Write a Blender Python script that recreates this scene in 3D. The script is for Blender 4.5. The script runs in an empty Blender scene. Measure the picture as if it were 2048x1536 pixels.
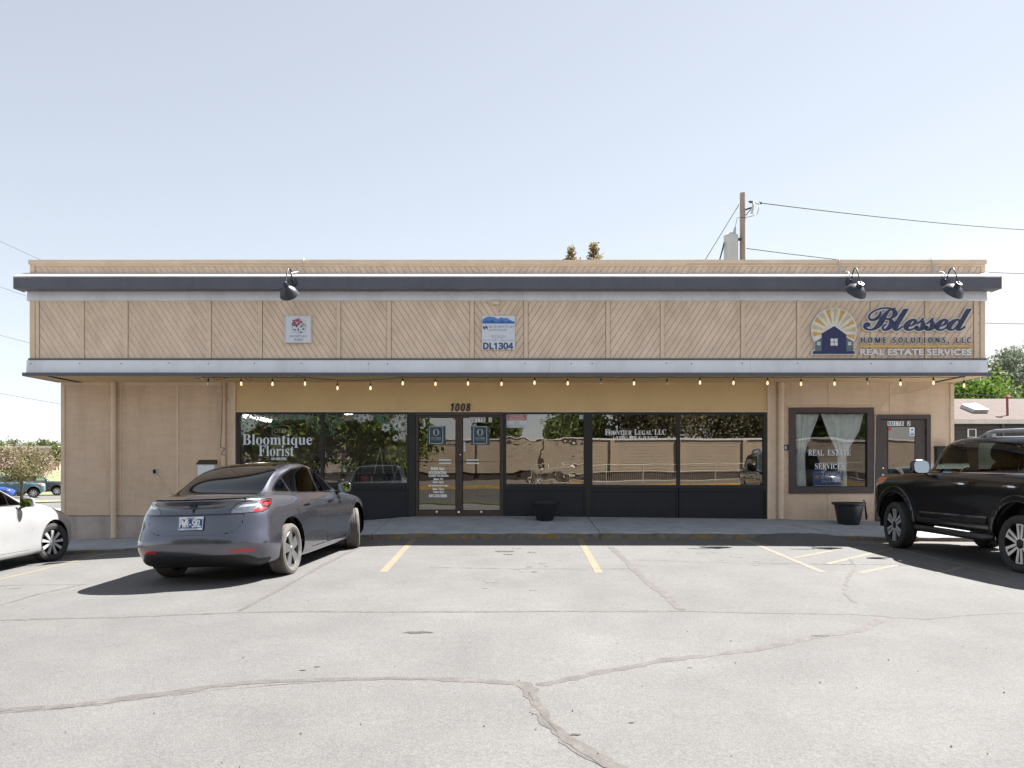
import bpy, bmesh, math, random
import numpy as np
from math import radians as R, sin, cos, pi, sqrt, atan2
from mathutils import Vector, Matrix

scene = bpy.context.scene
col = scene.collection
random.seed(7)
rng = np.random.default_rng(7)

# ------------------------------------------------------------------ camera, sky, sun, exposure
CAMZ = 1.30
F = 28.0 / 36.0 * 2048          # focal length in photo pixels
cam = bpy.data.cameras.new('camera')
cam.lens = 28.0
cam.sensor_width = 36.0
cam.shift_y = 167.0 / 2048.0
cam.clip_start = 0.05
cam.clip_end = 3000
camo = bpy.data.objects.new('camera', cam)
col.objects.link(camo)
camo.location = (0, 0, CAMZ)
camo.rotation_euler = (R(90), 0, 0)
scene.camera = camo

SUN_DIR = Vector((0.67, 0.41, 1.0)).normalized()      # towards the sun, which stands behind the shops
elev = math.asin(SUN_DIR.z)
azim = atan2(SUN_DIR.x, SUN_DIR.y)                     # clockwise from +Y
sun = bpy.data.lights.new('sun', 'SUN')
sun.energy = 4.2
sun.angle = R(0.53)
sun.color = (1.0, 0.975, 0.94)
suno = bpy.data.objects.new('sun', sun)
col.objects.link(suno)
suno.rotation_euler = (-SUN_DIR).to_track_quat('-Z', 'Y').to_euler()
suno.location = (20, 15, 40)

world = bpy.data.worlds.new('World')
scene.world = world
world.use_nodes = True
wn = world.node_tree
wn.nodes.clear()
wo = wn.nodes.new('ShaderNodeOutputWorld')
wb = wn.nodes.new('ShaderNodeBackground')
sky = wn.nodes.new('ShaderNodeTexSky')
sky.sky_type = 'NISHITA'
sky.sun_disc = False
sky.sun_elevation = elev
sky.sun_rotation = azim
sky.altitude = 650
sky.air_density = 0.75
sky.dust_density = 0.3
sky.ozone_density = 1.0
wb.inputs[1].default_value = 0.062
# thin white clouds low over the roof on the right
tc = wn.nodes.new('ShaderNodeTexCoord')
mp = wn.nodes.new('ShaderNodeMapping')
mp.inputs['Scale'].default_value = (1.0, 1.0, 2.6); mp.inputs['Location'].default_value = (0.4, 0.2, 0.1)
nz = wn.nodes.new('ShaderNodeTexNoise')
nz.inputs['Scale'].default_value = 3.2
nz.inputs['Detail'].default_value = 7.0
nz.inputs['Roughness'].default_value = 0.55
cr = wn.nodes.new('ShaderNodeValToRGB')
cr.color_ramp.elements[0].position = 0.36
cr.color_ramp.elements[1].position = 0.50
sx = wn.nodes.new('ShaderNodeSeparateXYZ')
mrx = wn.nodes.new('ShaderNodeMapRange')          # only towards the east side
mrx.inputs[1].default_value = 0.38; mrx.inputs[2].default_value = 0.47
mrz = wn.nodes.new('ShaderNodeMapRange')          # and low over the horizon
mrz.inputs[1].default_value = 0.275; mrz.inputs[2].default_value = 0.20
mu = wn.nodes.new('ShaderNodeMath'); mu.operation = 'MULTIPLY'
mu2 = wn.nodes.new('ShaderNodeMath'); mu2.operation = 'MULTIPLY'
mx = wn.nodes.new('ShaderNodeMixRGB')
mx.inputs[2].default_value = (3.9, 3.85, 3.85, 1)
L = wn.links.new
L(tc.outputs['Generated'], mp.inputs[0]); L(mp.outputs[0], nz.inputs['Vector'])
L(nz.outputs[0], cr.inputs[0]); L(tc.outputs['Generated'], sx.inputs[0])
L(sx.outputs[0], mrx.inputs[0]); L(sx.outputs[2], mrz.inputs[0])
L(cr.outputs[0], mu.inputs[0]); L(mrx.outputs[0], mu.inputs[1])
L(mu.outputs[0], mu2.inputs[0]); L(mrz.outputs[0], mu2.inputs[1])
hs_ = wn.nodes.new('ShaderNodeHueSaturation'); hs_.inputs['Saturation'].default_value = 0.55
tn = wn.nodes.new('ShaderNodeMixRGB'); tn.blend_type = 'MULTIPLY'; tn.inputs[0].default_value = 1.0; tn.inputs[2].default_value = (1.52, 1.545, 1.55, 1)   # a hazy, slightly lavender summer sky
gm_ = wn.nodes.new('ShaderNodeGamma'); gm_.inputs[1].default_value = 0.55      # haze evens the sky out
L(sky.outputs[0], hs_.inputs['Color']); L(hs_.outputs[0], gm_.inputs[0]); L(gm_.outputs[0], tn.inputs[1])
L(mu2.outputs[0], mx.inputs[0]); L(tn.outputs[0], mx.inputs[1])
L(mx.outputs[0], wb.inputs[0]); L(wb.outputs[0], wo.inputs[0])

vs = scene.view_settings
vs.view_transform = 'Standard'
vs.look = 'None'
vs.exposure = 2.12
vs.gamma = 1.0
scene.cycles.max_bounces = 12
scene.cycles.transparent_max_bounces = 24

# ------------------------------------------------------------------ helpers
def tag(o, label=None, cat=None, group=None, kind=None):
    if label: o['label'] = label
    if cat: o['category'] = cat
    if group: o['group'] = group
    if kind: o['kind'] = kind
    return o

def empty(name, loc=(0, 0, 0), parent=None):
    o = bpy.data.objects.new(name, None)
    o.empty_display_size = 0.2
    col.objects.link(o)
    o.location = loc
    if parent: o.parent = parent
    return o

def wloc(o):
    v = Vector((0, 0, 0))
    while o is not None:
        v += o.location
        o = o.parent
    return v

class MB:
    """collects boxes, tubes, prisms and patches; build() links them as ONE mesh object"""
    def __init__(s):
        s.v = []; s.f = []; s.mi = []; s.cur = 0
    def add(s, vs_, fs):
        b = len(s.v)
        s.v.extend([tuple(p) for p in vs_])
        for f in fs:
            s.f.append(tuple(b + i for i in f)); s.mi.append(s.cur)
        return s
    def mat(s, i): s.cur = i; return s
    def box(s, x0, x1, y0, y1, z0, z1):
        if x0 > x1: x0, x1 = x1, x0
        if y0 > y1: y0, y1 = y1, y0
        if z0 > z1: z0, z1 = z1, z0
        return s.add([(x0,y0,z0),(x1,y0,z0),(x1,y1,z0),(x0,y1,z0),(x0,y0,z1),(x1,y0,z1),(x1,y1,z1),(x0,y1,z1)],
                     [(0,3,2,1),(4,5,6,7),(0,1,5,4),(1,2,6,5),(2,3,7,6),(3,0,4,7)])
    def quad(s, a, b, c, d): return s.add([a,b,c,d], [(0,1,2,3)])
    def prism_xz(s, poly, y0, y1):
        """poly: (x,z) counter-clockwise seen from -Y; solid between y0 (front) and y1"""
        n = len(poly)
        a = 0.0
        for i in range(n):
            p, q = poly[i], poly[(i+1) % n]; a += p[0]*q[1]-q[0]*p[1]
        if a < 0: poly = poly[::-1]
        vs_ = [(x, y0, z) for x, z in poly] + [(x, y1, z) for x, z in poly]
        fs = [tuple(range(n)), tuple(range(2*n-1, n-1, -1))]
        for i in range(n):
            j = (i+1) % n
            fs.append((i, n+i, n+j, j))
        return s.add(vs_, fs)
    def tube(s, pts, r, n=8, caps=True):
        pts = [Vector(p) for p in pts]
        rs = r if isinstance(r, (list, tuple)) else [r]*len(pts)
        t0 = (pts[1]-pts[0]).normalized()
        up = Vector((0,0,1)) if abs(t0.z) < 0.9 else Vector((1,0,0))
        nrm = t0.cross(up).normalized()
        b0 = len(s.v)
        for i, p in enumerate(pts):
            if i == 0: t = t0
            elif i == len(pts)-1: t = (pts[i]-pts[i-1]).normalized()
            else: t = ((pts[i+1]-pts[i]).normalized()+(pts[i]-pts[i-1]).normalized()).normalized()
            nrm = (nrm - t*nrm.dot(t)).normalized()
            bi = t.cross(nrm)
            for k in range(n):
                a = 2*pi*k/n
                s.v.append(tuple(p + (nrm*cos(a)+bi*sin(a))*rs[i]))
        for i in range(len(pts)-1):
            for k in range(n):
                a = b0+i*n+k; b = b0+i*n+(k+1) % n
                s.f.append((a, b, b+n, a+n)); s.mi.append(s.cur)
        if caps:
            s.f.append(tuple(b0+k for k in range(n))[::-1]); s.mi.append(s.cur)
            e = b0+(len(pts)-1)*n
            s.f.append(tuple(e+k for k in range(n))); s.mi.append(s.cur)
        return s
    def lathe(s, prof, origin, axis, n=24, caps=False):
        """prof: (radius, along-axis)"""
        ax = Vector(axis).normalized(); o = Vector(origin)
        up = Vector((0,0,1)) if abs(ax.z) < 0.9 else Vector((1,0,0))
        u = ax.cross(up).normalized(); w = ax.cross(u)
        b0 = len(s.v)
        for r, h in prof:
            for k in range(n):
                a = 2*pi*k/n
                s.v.append(tuple(o + ax*h + (u*cos(a)+w*sin(a))*r))
        for i in range(len(prof)-1):
            for k in range(n):
                a = b0+i*n+k; b = b0+i*n+(k+1) % n
                s.f.append((a, b, b+n, a+n)); s.mi.append(s.cur)
        if caps:
            s.f.append(tuple(b0+k for k in range(n))[::-1]); s.mi.append(s.cur)
            e = b0+(len(prof)-1)*n
            s.f.append(tuple(e+k for k in range(n))); s.mi.append(s.cur)
        return s
    def mesh(s, mesh):
        b = len(s.v)
        s.v.extend([tuple(v.co) for v in mesh.vertices])
        for p in mesh.polygons:
            s.f.append(tuple(b+i for i in p.vertices)); s.mi.append(s.cur)
        return s
    def build(s, name, mats, parent=None, smooth=False, local=False, angle=None):
        me = bpy.data.meshes.new(name)
        off = Vector((0,0,0))
        if parent is not None and not local: off = wloc(parent)
        me.from_pydata([tuple(Vector(p)-off) for p in s.v], [], s.f)
        if not isinstance(mats, (list, tuple)): mats = [mats]
        for m in mats: me.materials.append(m)
        if len(mats) > 1: me.polygons.foreach_set('material_index', s.mi)
        if smooth: me.polygons.foreach_set('use_smooth', [True]*len(me.polygons))
        me.update()
        o = bpy.data.objects.new(name, me)
        col.objects.link(o)
        if parent is not None: o.parent = parent
        if smooth and angle is not None:
            try: me.set_sharp_from_angle(angle=R(angle))
            except Exception: pass
        return o

# ------------------------------------------------------------------ materials
def srgb(r, g, b):
    f = lambda c: ((c/255+0.055)/1.055)**2.4 if c > 10 else c/255/12.92
    return (f(r), f(g), f(b), 1)

def pm(name, color, rough=0.6, metal=0.0, var=0.12, scale=6.0, bump=0.0, bscale=60.0, coat=0.0, spec=0.5, stretch=(1,1,1), coord='Object', bdist=0.01, detail=4.0, trans=0.0, grime=0.0):
    m = bpy.data.materials.new(name); m.use_nodes = True
    nt = m.node_tree; b = nt.nodes['Principled BSDF']
    c = tuple(color[:3])
    b.inputs['Roughness'].default_value = rough
    b.inputs['Metallic'].default_value = metal
    b.inputs['Specular IOR Level'].default_value = spec
    if coat:
        b.inputs['Coat Weight'].default_value = coat
        b.inputs['Coat Roughness'].default_value = 0.03
    t = nt.nodes.new('ShaderNodeTexCoord')
    mpn = nt.nodes.new('ShaderNodeMapping'); mpn.inputs['Scale'].default_value = stretch
    nt.links.new(t.outputs[coord], mpn.inputs[0])
    n = nt.nodes.new('ShaderNodeTexNoise'); n.inputs['Scale'].default_value = scale
    n.inputs['Detail'].default_value = detail; n.inputs['Roughness'].default_value = 0.6
    nt.links.new(mpn.outputs[0], n.inputs['Vector'])
    r = nt.nodes.new('ShaderNodeValToRGB')
    r.color_ramp.elements[0].position = 0.3; r.color_ramp.elements[1].position = 0.7
    lo = tuple(max(0, x*(1-var)) for x in c)+(1,); hi = tuple(min(1, x*(1+var)) for x in c)+(1,)
    r.color_ramp.elements[0].color = lo; r.color_ramp.elements[1].color = hi
    nt.links.new(n.outputs[0], r.inputs[0])
    nt.links.new(r.outputs[0], b.inputs['Base Color'])
    if grime > 0:
        n3 = nt.nodes.new('ShaderNodeTexNoise'); n3.inputs['Scale'].default_value = 1.1; n3.inputs['Detail'].default_value = 8
        n3.inputs['Roughness'].default_value = 0.7
        mp3 = nt.nodes.new('ShaderNodeMapping'); mp3.inputs['Scale'].default_value = (3.0, 3.0, 0.7)
        nt.links.new(t.outputs[coord], mp3.inputs[0]); nt.links.new(mp3.outputs[0], n3.inputs['Vector'])
        r3 = nt.nodes.new('ShaderNodeValToRGB'); r3.color_ramp.elements[0].position = 0.45; r3.color_ramp.elements[1].position = 0.75
        g3 = 1-grime
        r3.color_ramp.elements[0].color = (1,1,1,1); r3.color_ramp.elements[1].color = (g3, g3*0.97, g3*0.92, 1)
        mm = nt.nodes.new('ShaderNodeMixRGB'); mm.blend_type = 'MULTIPLY'; mm.inputs[0].default_value = 1
        nt.links.new(n3.outputs[0], r3.inputs[0]); nt.links.new(r.outputs[0], mm.inputs[1]); nt.links.new(r3.outputs[0], mm.inputs[2])
        nt.links.new(mm.outputs[0], b.inputs['Base Color'])
    if bump > 0:
        n2 = nt.nodes.new('ShaderNodeTexNoise'); n2.inputs['Scale'].default_value = bscale; n2.inputs['Detail'].default_value = 3
        nt.links.new(mpn.outputs[0], n2.inputs['Vector'])
        bp = nt.nodes.new('ShaderNodeBump'); bp.inputs['Strength'].default_value = bump; bp.inputs['Distance'].default_value = bdist
        nt.links.new(n2.outputs[0], bp.inputs['Height']); nt.links.new(bp.outputs[0], b.inputs['Normal'])
    return m

def glass(name, tint=(0.6,0.62,0.6), refl=0.3, wav=0.0, wscale=1.5, rcol=(1,1,1), ior=1.5):
    m = bpy.data.materials.new(name); m.use_nodes = True
    nt = m.node_tree; nt.nodes.clear()
    o = nt.nodes.new('ShaderNodeOutputMaterial')
    tr = nt.nodes.new('ShaderNodeBsdfTransparent'); tr.inputs[0].default_value = tuple(tint)+(1,)
    gl = nt.nodes.new('ShaderNodeBsdfGlossy'); gl.inputs['Roughness'].default_value = 0.0
    gl.inputs[0].default_value = tuple(rcol)+(1,)
    fr = nt.nodes.new('ShaderNodeFresnel'); fr.inputs[0].default_value = ior
    ma = nt.nodes.new('ShaderNodeMath'); ma.operation = 'MAXIMUM'; ma.inputs[1].default_value = refl
    nt.links.new(fr.outputs[0], ma.inputs[0])
    mix = nt.nodes.new('ShaderNodeMixShader')
    nt.links.new(ma.outputs[0], mix.inputs[0]); nt.links.new(tr.outputs[0], mix.inputs[1]); nt.links.new(gl.outputs[0], mix.inputs[2])
    nt.links.new(mix.outputs[0], o.inputs[0])
    if wav > 0:
        t = nt.nodes.new('ShaderNodeTexCoord')
        n = nt.nodes.new('ShaderNodeTexNoise'); n.inputs['Scale'].default_value = wscale; n.inputs['Detail'].default_value = 1.0
        nt.links.new(t.outputs['Object'], n.inputs['Vector'])
        bp = nt.nodes.new('ShaderNodeBump'); bp.inputs['Strength'].default_value = 1.0; bp.inputs['Distance'].default_value = wav
        nt.links.new(n.outputs[0], bp.inputs['Height']); nt.links.new(bp.outputs[0], gl.inputs['Normal'])
    return m

def emit(name, color, strength):
    m = bpy.data.materials.new(name); m.use_nodes = True
    b = m.node_tree.nodes['Principled BSDF']
    b.inputs['Base Color'].default_value = tuple(color[:3])+(1,)
    b.inputs['Emission Color'].default_value = tuple(color[:3])+(1,)
    b.inputs['Emission Strength'].default_value = strength
    return m

def leafmat(name, c, var=0.35, scale=3.0, trans=0.35):
    m = bpy.data.materials.new(name); m.use_nodes = True
    nt = m.node_tree; nt.nodes.clear()
    o = nt.nodes.new('ShaderNodeOutputMaterial')
    d = nt.nodes.new('ShaderNodeBsdfDiffuse'); tl = nt.nodes.new('ShaderNodeBsdfTranslucent')
    mix = nt.nodes.new('ShaderNodeMixShader'); mix.inputs[0].default_value = trans
    t = nt.nodes.new('ShaderNodeTexCoord')
    n = nt.nodes.new('ShaderNodeTexNoise'); n.inputs['Scale'].default_value = scale; n.inputs['Detail'].default_value = 5
    r = nt.nodes.new('ShaderNodeValToRGB'); r.color_ramp.elements[0].position = 0.3; r.color_ramp.elements[1].position = 0.72
    r.color_ramp.elements[0].color = tuple(x*(1-var) for x in c[:3])+(1,)
    r.color_ramp.elements[1].color = tuple(min(1, x*(1+var)) for x in c[:3])+(1,)
    nt.links.new(t.outputs['Object'], n.inputs['Vector']); nt.links.new(n.outputs[0], r.inputs[0])
    nt.links.new(r.outputs[0], d.inputs[0]); nt.links.new(r.outputs[0], tl.inputs[0])
    nt.links.new(d.outputs[0], mix.inputs[1]); nt.links.new(tl.outputs[0], mix.inputs[2])
    nt.links.new(mix.outputs[0], o.inputs[0])
    return m

M = {}
M['black_plastic'] = pm('black_plastic', (0.012,0.012,0.013), 0.45, bump=0.1, bscale=200)
M['rubber'] = pm('rubber', (0.035,0.034,0.033), 0.85, var=0.3, scale=20)
M['dusty_rubber'] = pm('dusty_rubber', (0.095,0.087,0.078), 0.9, var=0.35, scale=9)
M['dark_void'] = pm('dark_void', (0.006,0.006,0.007), 0.9)
M['white_vinyl'] = pm('white_vinyl', (0.80,0.82,0.84), 0.5, var=0.04)
M['black_vinyl'] = pm('black_vinyl', (0.015,0.015,0.017), 0.5)
M['chrome'] = pm('chrome', (0.75,0.76,0.78), 0.12, metal=1.0, var=0.03)

# ------------------------------------------------------------------ lettering
FD = bpy.utils.resource_path('LOCAL') + '/datafiles/fonts/'
FONTS = {}
def font(k):
    if k in FONTS: return FONTS[k]
    f = None
    try:
        if k == 'math': f = bpy.data.fonts.load(FD + 'NotoSansMath-Regular.woff2')
        elif k == 'mono': f = bpy.data.fonts.load(FD + 'DejaVuSansMono.woff2')
        elif k == 'inter': f = bpy.data.fonts.load(FD + 'Inter.woff2')
    except Exception:
        f = None
    FONTS[k] = f
    return f

def serif(s, script=False):
    if font('math') is None: return s
    up, lo = (0x1D4D0, 0x1D4EA) if script else (0x1D400, 0x1D41A)
    r = ''
    for c in s:
        if 'A' <= c <= 'Z': r += chr(up+ord(c)-65)
        elif 'a' <= c <= 'z': r += chr(lo+ord(c)-97)
        elif '0' <= c <= '9' and not script: r += chr(0x1D7CE+ord(c)-48)
        else: r += c
    return r

def text_geo(body, fnt, offset=0.0, extrude=0.0, spacing=1.0, shear=0.0):
    c = bpy.data.curves.new('lettering', 'FONT')
    c.body = body
    if fnt and font(fnt): c.font = font(fnt)
    c.size = 1.0; c.offset = offset; c.extrude = extrude; c.space_character = spacing; c.shear = shear
    c.resolution_u = 4
    o = bpy.data.objects.new('lettering', c)
    col.objects.link(o)
    dg = bpy.context.evaluated_depsgraph_get()
    dg.update()
    me = bpy.data.meshes.new_from_object(o.evaluated_get(dg))
    bpy.data.objects.remove(o); bpy.data.curves.remove(c)
    return me

def put_text(mb, body, fnt, x0, x1, z0, z1, y, th=0.004, offset=0.0, spacing=1.0, shear=0.0, ref=None, fat=0.0, nfat=8):
    """letters standing in the plane y facing -Y, fitted into the box (bounds of ref when given)"""
    me = text_geo(body, fnt, 0.0, 0.5, spacing, shear)
    rm = me if ref is None else ref
    xs = [v.co.x for v in rm.vertices]; ys = [v.co.y for v in rm.vertices]
    if not xs: return None
    ax, bx, ay, by = min(xs), max(xs), min(ys), max(ys)
    sx_ = (x1-x0)/max(bx-ax, 1e-6); sz_ = (z1-z0)/max(by-ay, 1e-6)
    for v in me.vertices:
        x, yy, z = v.co
        v.co = (x0+(x-ax)*sx_, y - th*(z+0.5), z0+(yy-ay)*sz_)
    mb.mesh(me)
    if fat:          # a heavier stroke: the same letters again, shifted a little all round
        base = [tuple(v.co) for v in me.vertices]; pf = [tuple(p.vertices) for p in me.polygons]
        for k in range(nfat):
            a = 2*pi*(k+.5)/nfat
            mb.add([(px+fat*cos(a), py+.00025*(k+1), pz+fat*sin(a)) for px, py, pz in base], pf)
    return me

# ------------------------------------------------------------------ the lie of the land
def pl(x, pts):
    if x <= pts[0][0]: return pts[0][1]
    for (a, b), (c, d) in zip(pts, pts[1:]):
        if x <= c: return b + (d-b)*(x-a)/(c-a)
    return pts[-1][1]
CURB_Y = 14.47
WALL_Y = 16.92
ZC = [(-40,-1.2),(-33,-1.16),(-8.06,-0.285),(-6.94,-0.22),(-5,-0.11),(-2,0.0),(3,0.0),(5.4,-0.015),(6.8,-0.035),(9.5,-0.06),(40,-0.3)]
ZT = [(-40,-1.1),(-33,-1.05),(-9.6,-0.27),(-8.06,-0.20),(-6.94,-0.153),(-5,-0.005),(-2,0.118),(3,0.12),(5.4,0.10),(6.8,0.047),(9.5,0.03),(40,-0.2)]
ZW = [(-40,-1.0),(-33,-1.0),(-9.55,-0.25),(-6.94,-0.144),(-5,0.03),(-2,0.27),(0,0.27),(5.4,0.21),(8.9,0.13),(40,-0.1)]
def T(x, y):
    z = pl(x, ZC)
    if y < CURB_Y:
        yy = max(y, -2.0)
        z = z*(0.35+0.65*max(0, min(1, (y+2)/14))) - 0.02*(CURB_Y-yy)
        if y < -2: z += 0.075*min(-2-y, 11)
    elif y > 73: z += 0.055*min(y-73, 38)
    return z
def GP(px, py, it=12):
    """the point of the ground seen at a place of the photo (measured once, kept as metres)"""
    y = 10.0
    for _ in range(it):
        x = (px-1024)*y/F
        z = T(x, min(y, CURB_Y))
        y = 0.5*y + 0.5*(CAMZ-z)*F/max(py-935, 1)
    return ((px-1024)*y/F, y)
def WX(px): return (px-1024)/94.16
def WZ(py): return CAMZ+(935-py)/94.16
def FX(px): return (px-1024)/100.7
def FZ(py): return CAMZ+(935-py)/100.7
FAS_Y = 15.82
# ------------------------------------------------------------------ vehicles
def cspline(P, ns):
    """natural cubic spline through P (n,3), chord-length parameter, ns samples per segment"""
    P = np.asarray(P, float); n = len(P)
    d = np.sqrt(np.linalg.norm(np.diff(P, axis=0), axis=1)); d = np.maximum(d, 1e-3)
    t = np.concatenate([[0], np.cumsum(d)])
    h = np.diff(t)
    A = np.zeros((n, n)); B = np.zeros((n, P.shape[1]))
    A[0, 0] = A[-1, -1] = 1
    for i in range(1, n-1):
        A[i, i-1] = h[i-1]; A[i, i] = 2*(h[i-1]+h[i]); A[i, i+1] = h[i]
        B[i] = 6*((P[i+1]-P[i])/h[i] - (P[i]-P[i-1])/h[i-1])
    Mm = np.linalg.solve(A, B)
    out = []
    for i in range(n-1):
        s = np.linspace(0, 1, ns+1)[:-1, None]*h[i]
        a = P[i]; b = (P[i+1]-P[i])/h[i] - h[i]*(2*Mm[i]+Mm[i+1])/6
        out.append(a + b*s + Mm[i]*s**2/2 + (Mm[i+1]-Mm[i])*s**3/(6*h[i]))
    out.append(P[-1:])
    return np.concatenate(out)

def car_surface(loops, res):
    cols = []
    for lp in loops:
        xf, zf, nf = lp['f']; xr, zr, nr = lp['r']; sd = lp['side']
        pts = []
        x3, y3, z3 = sd[0]
        for t in (0, .45, .78, .94):
            q = (1-t**nf)**(1/nf)
            pts.append((x3+(xf-x3)*q, y3*t, z3+(zf-z3)*q))
        pts += list(sd)
        x3, y3, z3 = sd[-1]
        for t in (.94, .78, .45, 0):
            q = (1-t**nr)**(1/nr)
            pts.append((x3+(xr-x3)*q, y3*t, z3+(zr-z3)*q))
        g0 = [(p[0], -p[1], p[2]) for p in pts[1:3]][::-1]
        g1 = [(p[0], -p[1], p[2]) for p in pts[-3:-1]][::-1]
        full = cspline(np.array(g0+pts+g1), res)
        cols.append(full[2*res:len(full)-2*res])
    G = np.array(cols)                     # loops x samples x 3
    out = []
    for j in range(G.shape[1]):
        out.append(cspline(G[:, j], res))
    S = np.array(out)                      # samples x v x 3
    S[:, -1, 1] = 0
    S[:, :, 1] = np.maximum(S[:, :, 1], 0)
    S[0, :, 1] = 0; S[-1, :, 1] = 0
    return S

def surf_mesh(S):
    nu, nv, _ = S.shape
    V = [S.reshape(-1, 3), S.reshape(-1, 3)*np.array([1, -1, 1])]
    off = nu*nv
    i, j = np.meshgrid(np.arange(nu-1), np.arange(nv-1), indexing='ij')
    a = (i*nv+j).ravel(); b = ((i+1)*nv+j).ravel(); c = ((i+1)*nv+j+1).ravel(); d = (i*nv+j+1).ravel()
    # outward on the +y side: u runs front -> rear, v runs up
    t1 = np.stack([a, d, c], 1); t2 = np.stack([a, c, b], 1)
    tr = np.concatenate([t1, t2]) + off
    tl = (tr - off)[:, ::-1]
    V = np.concatenate(V); Fs = np.concatenate([tl, tr])
    # weld the centre line
    key = np.round(V, 5)
    _, idx, inv = np.unique(key, axis=0, return_index=True, return_inverse=True)
    inv = inv.ravel()
    V = V[idx]; Fs = inv[Fs]
    ok = (Fs[:, 0] != Fs[:, 1]) & (Fs[:, 1] != Fs[:, 2]) & (Fs[:, 0] != Fs[:, 2])
    return V, Fs[ok]

def sd_poly(P, poly):
    """signed distance (negative inside) of points (n,2) to a polygon"""
    P = np.asarray(P); poly = np.asarray(poly, float)
    d = np.full(len(P), 1e9); ins = np.zeros(len(P), bool)
    n = len(poly)
    for i in range(n):
        a = poly[i]; b = poly[(i+1) % n]
        e = b-a; w = P-a
        h = np.clip((w@e)/max(e@e, 1e-12), 0, 1)
        d = np.minimum(d, np.linalg.norm(w-h[:, None]*e, axis=1))
        c = (a[1] > P[:, 1]) != (b[1] > P[:, 1])
        with np.errstate(divide='ignore', invalid='ignore'):
            xx = (b[0]-a[0])*(P[:, 1]-a[1])/(b[1]-a[1])+a[0]
        ins ^= c & (P[:, 0] < xx)
    return np.where(ins, -d, d)

def sd_round(P, poly, r):
    """the same with rounded corners (the polygon is shrunk by r first)"""
    poly = np.asarray(poly, float); c = poly.mean(0)
    n = len(poly); area = 0
    for i in range(n): area += poly[i][0]*poly[(i+1) % n][1]-poly[(i+1) % n][0]*poly[i][1]
    if area < 0: poly = poly[::-1]
    q = []
    for i in range(n):
        a, b, d = poly[i-1], poly[i], poly[(i+1) % n]
        e1 = (b-a)/np.linalg.norm(b-a); e2 = (d-b)/np.linalg.norm(d-b)
        n1 = np.array([-e1[1], e1[0]]); n2 = np.array([-e2[1], e2[0]])
        k = max(1+n1@n2, 0.35)
        q.append(b + (n1+n2)/k*r)
    return sd_poly(P, q)-r

class Shell:
    """a vertex pool shared by the pieces cut from one surface"""
    def __init__(s, V): s.V = V
    def cut(s, Fs, fn):
        d = fn(s.V)
        d = np.where(np.abs(d) < 1e-6, 1e-6, d)
        neg = d[Fs] < 0
        k = neg.sum(1)
        ins = [Fs[k == 3]]; out = [Fs[k == 0]]
        mixed = Fs[(k > 0) & (k < 3)]
        newv = []; base = len(s.V); cache = {}
        V = s.V
        fi = []; fo = []
        def mid(a, b):
            key = (a, b) if a < b else (b, a)
            if key in cache: return cache[key]
            t = d[a]/(d[a]-d[b])
            newv.append(V[a]+(V[b]-V[a])*t)
            cache[key] = base+len(newv)-1
            return cache[key]
        for tri in mixed.tolist():
            ng = [d[i] < 0 for i in tri]
            one = ng.index(True) if sum(ng) == 1 else ng.index(False)
            a, b, c = tri[one], tri[(one+1) % 3], tri[(one+2) % 3]
            ab = mid(a, b); ca = mid(c, a)
            (fi if ng[one] else fo).append((a, ab, ca))
            (fo if ng[one] else fi).extend([(ab, b, c), (ab, c, ca)])
        if newv: s.V = np.concatenate([s.V, np.array(newv)])
        if fi: ins.append(np.array(fi))
        if fo: out.append(np.array(fo))
        return np.concatenate(ins), np.concatenate(out)
    def obj(s, Fs, name, mat, parent, push=0.0, solid=0.0):
        used, inv = np.unique(Fs, return_inverse=True)
        V = s.V[used]; Fn = inv.reshape(-1, 3)
        me = bpy.data.meshes.new(name)
        me.from_pydata(V.tolist(), [], Fn.tolist())
        me.polygons.foreach_set('use_smooth', [True]*len(me.polygons))
        me.materials.append(mat)
        me.update()
        if push:
            nrm = np.zeros(len(V)*3); me.vertices.foreach_get('normal', nrm)
            V = V+nrm.reshape(-1, 3)*push
            me.vertices.foreach_set('co', V.ravel()); me.update()
        o = bpy.data.objects.new(name, me); col.objects.link(o)
        o.parent = parent
        if solid:
            m = o.modifiers.new('rim', 'SOLIDIFY'); m.thickness = solid; m.offset = -1
        return o

def paint(name, c, metal=0.0, rough=0.35, coat=1.0, dust=0.0):
    m = pm(name, c, rough, metal=metal, var=0.05, scale=3, coat=coat, grime=dust)
    m.node_tree.nodes['Principled BSDF'].inputs['Coat Roughness'].default_value = 0.025
    return m

M['rim_dark'] = pm('rim_dark', (0.015,0.015,0.017), 0.4, var=0.1)
M['rim_grey'] = pm('rim_grey', (0.17,0.17,0.178), 0.35, metal=0.6, var=0.1)
M['rim_machined'] = pm('rim_machined', (0.85,0.84,0.82), 0.28, metal=0.75, var=0.05)
M['rim_silver'] = pm('rim_silver', (0.72,0.72,0.73), 0.3, metal=0.5, var=0.05)
M['brake_steel'] = pm('brake_steel', (0.25,0.24,0.23), 0.4, metal=0.8)
M['car_glass'] = glass('car_glass', (0.07,0.075,0.08), 0.04, ior=1.36, rcol=(.55,.58,.62))
M['car_glass_clear'] = glass('car_glass_clear', (0.62,0.70,0.64), 0.05, ior=1.4)
M['gloss_black'] = pm('gloss_black', (0.008,0.008,0.009), 0.12, var=0.02, coat=0.5)
M['seat_dark'] = pm('seat_dark', (0.02,0.02,0.022), 0.7)
M['lamp_red'] = pm('lamp_red', (0.42,0.012,0.012), 0.15, coat=1.0, var=0.1)
M['lamp_clear'] = pm('lamp_clear', (0.20,0.21,0.24), 0.18, metal=0.6, coat=1.0, var=0.35, scale=25)
M['lamp_amber'] = pm('lamp_amber', (0.65,0.14,0.02), 0.2, coat=1.0)
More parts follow.
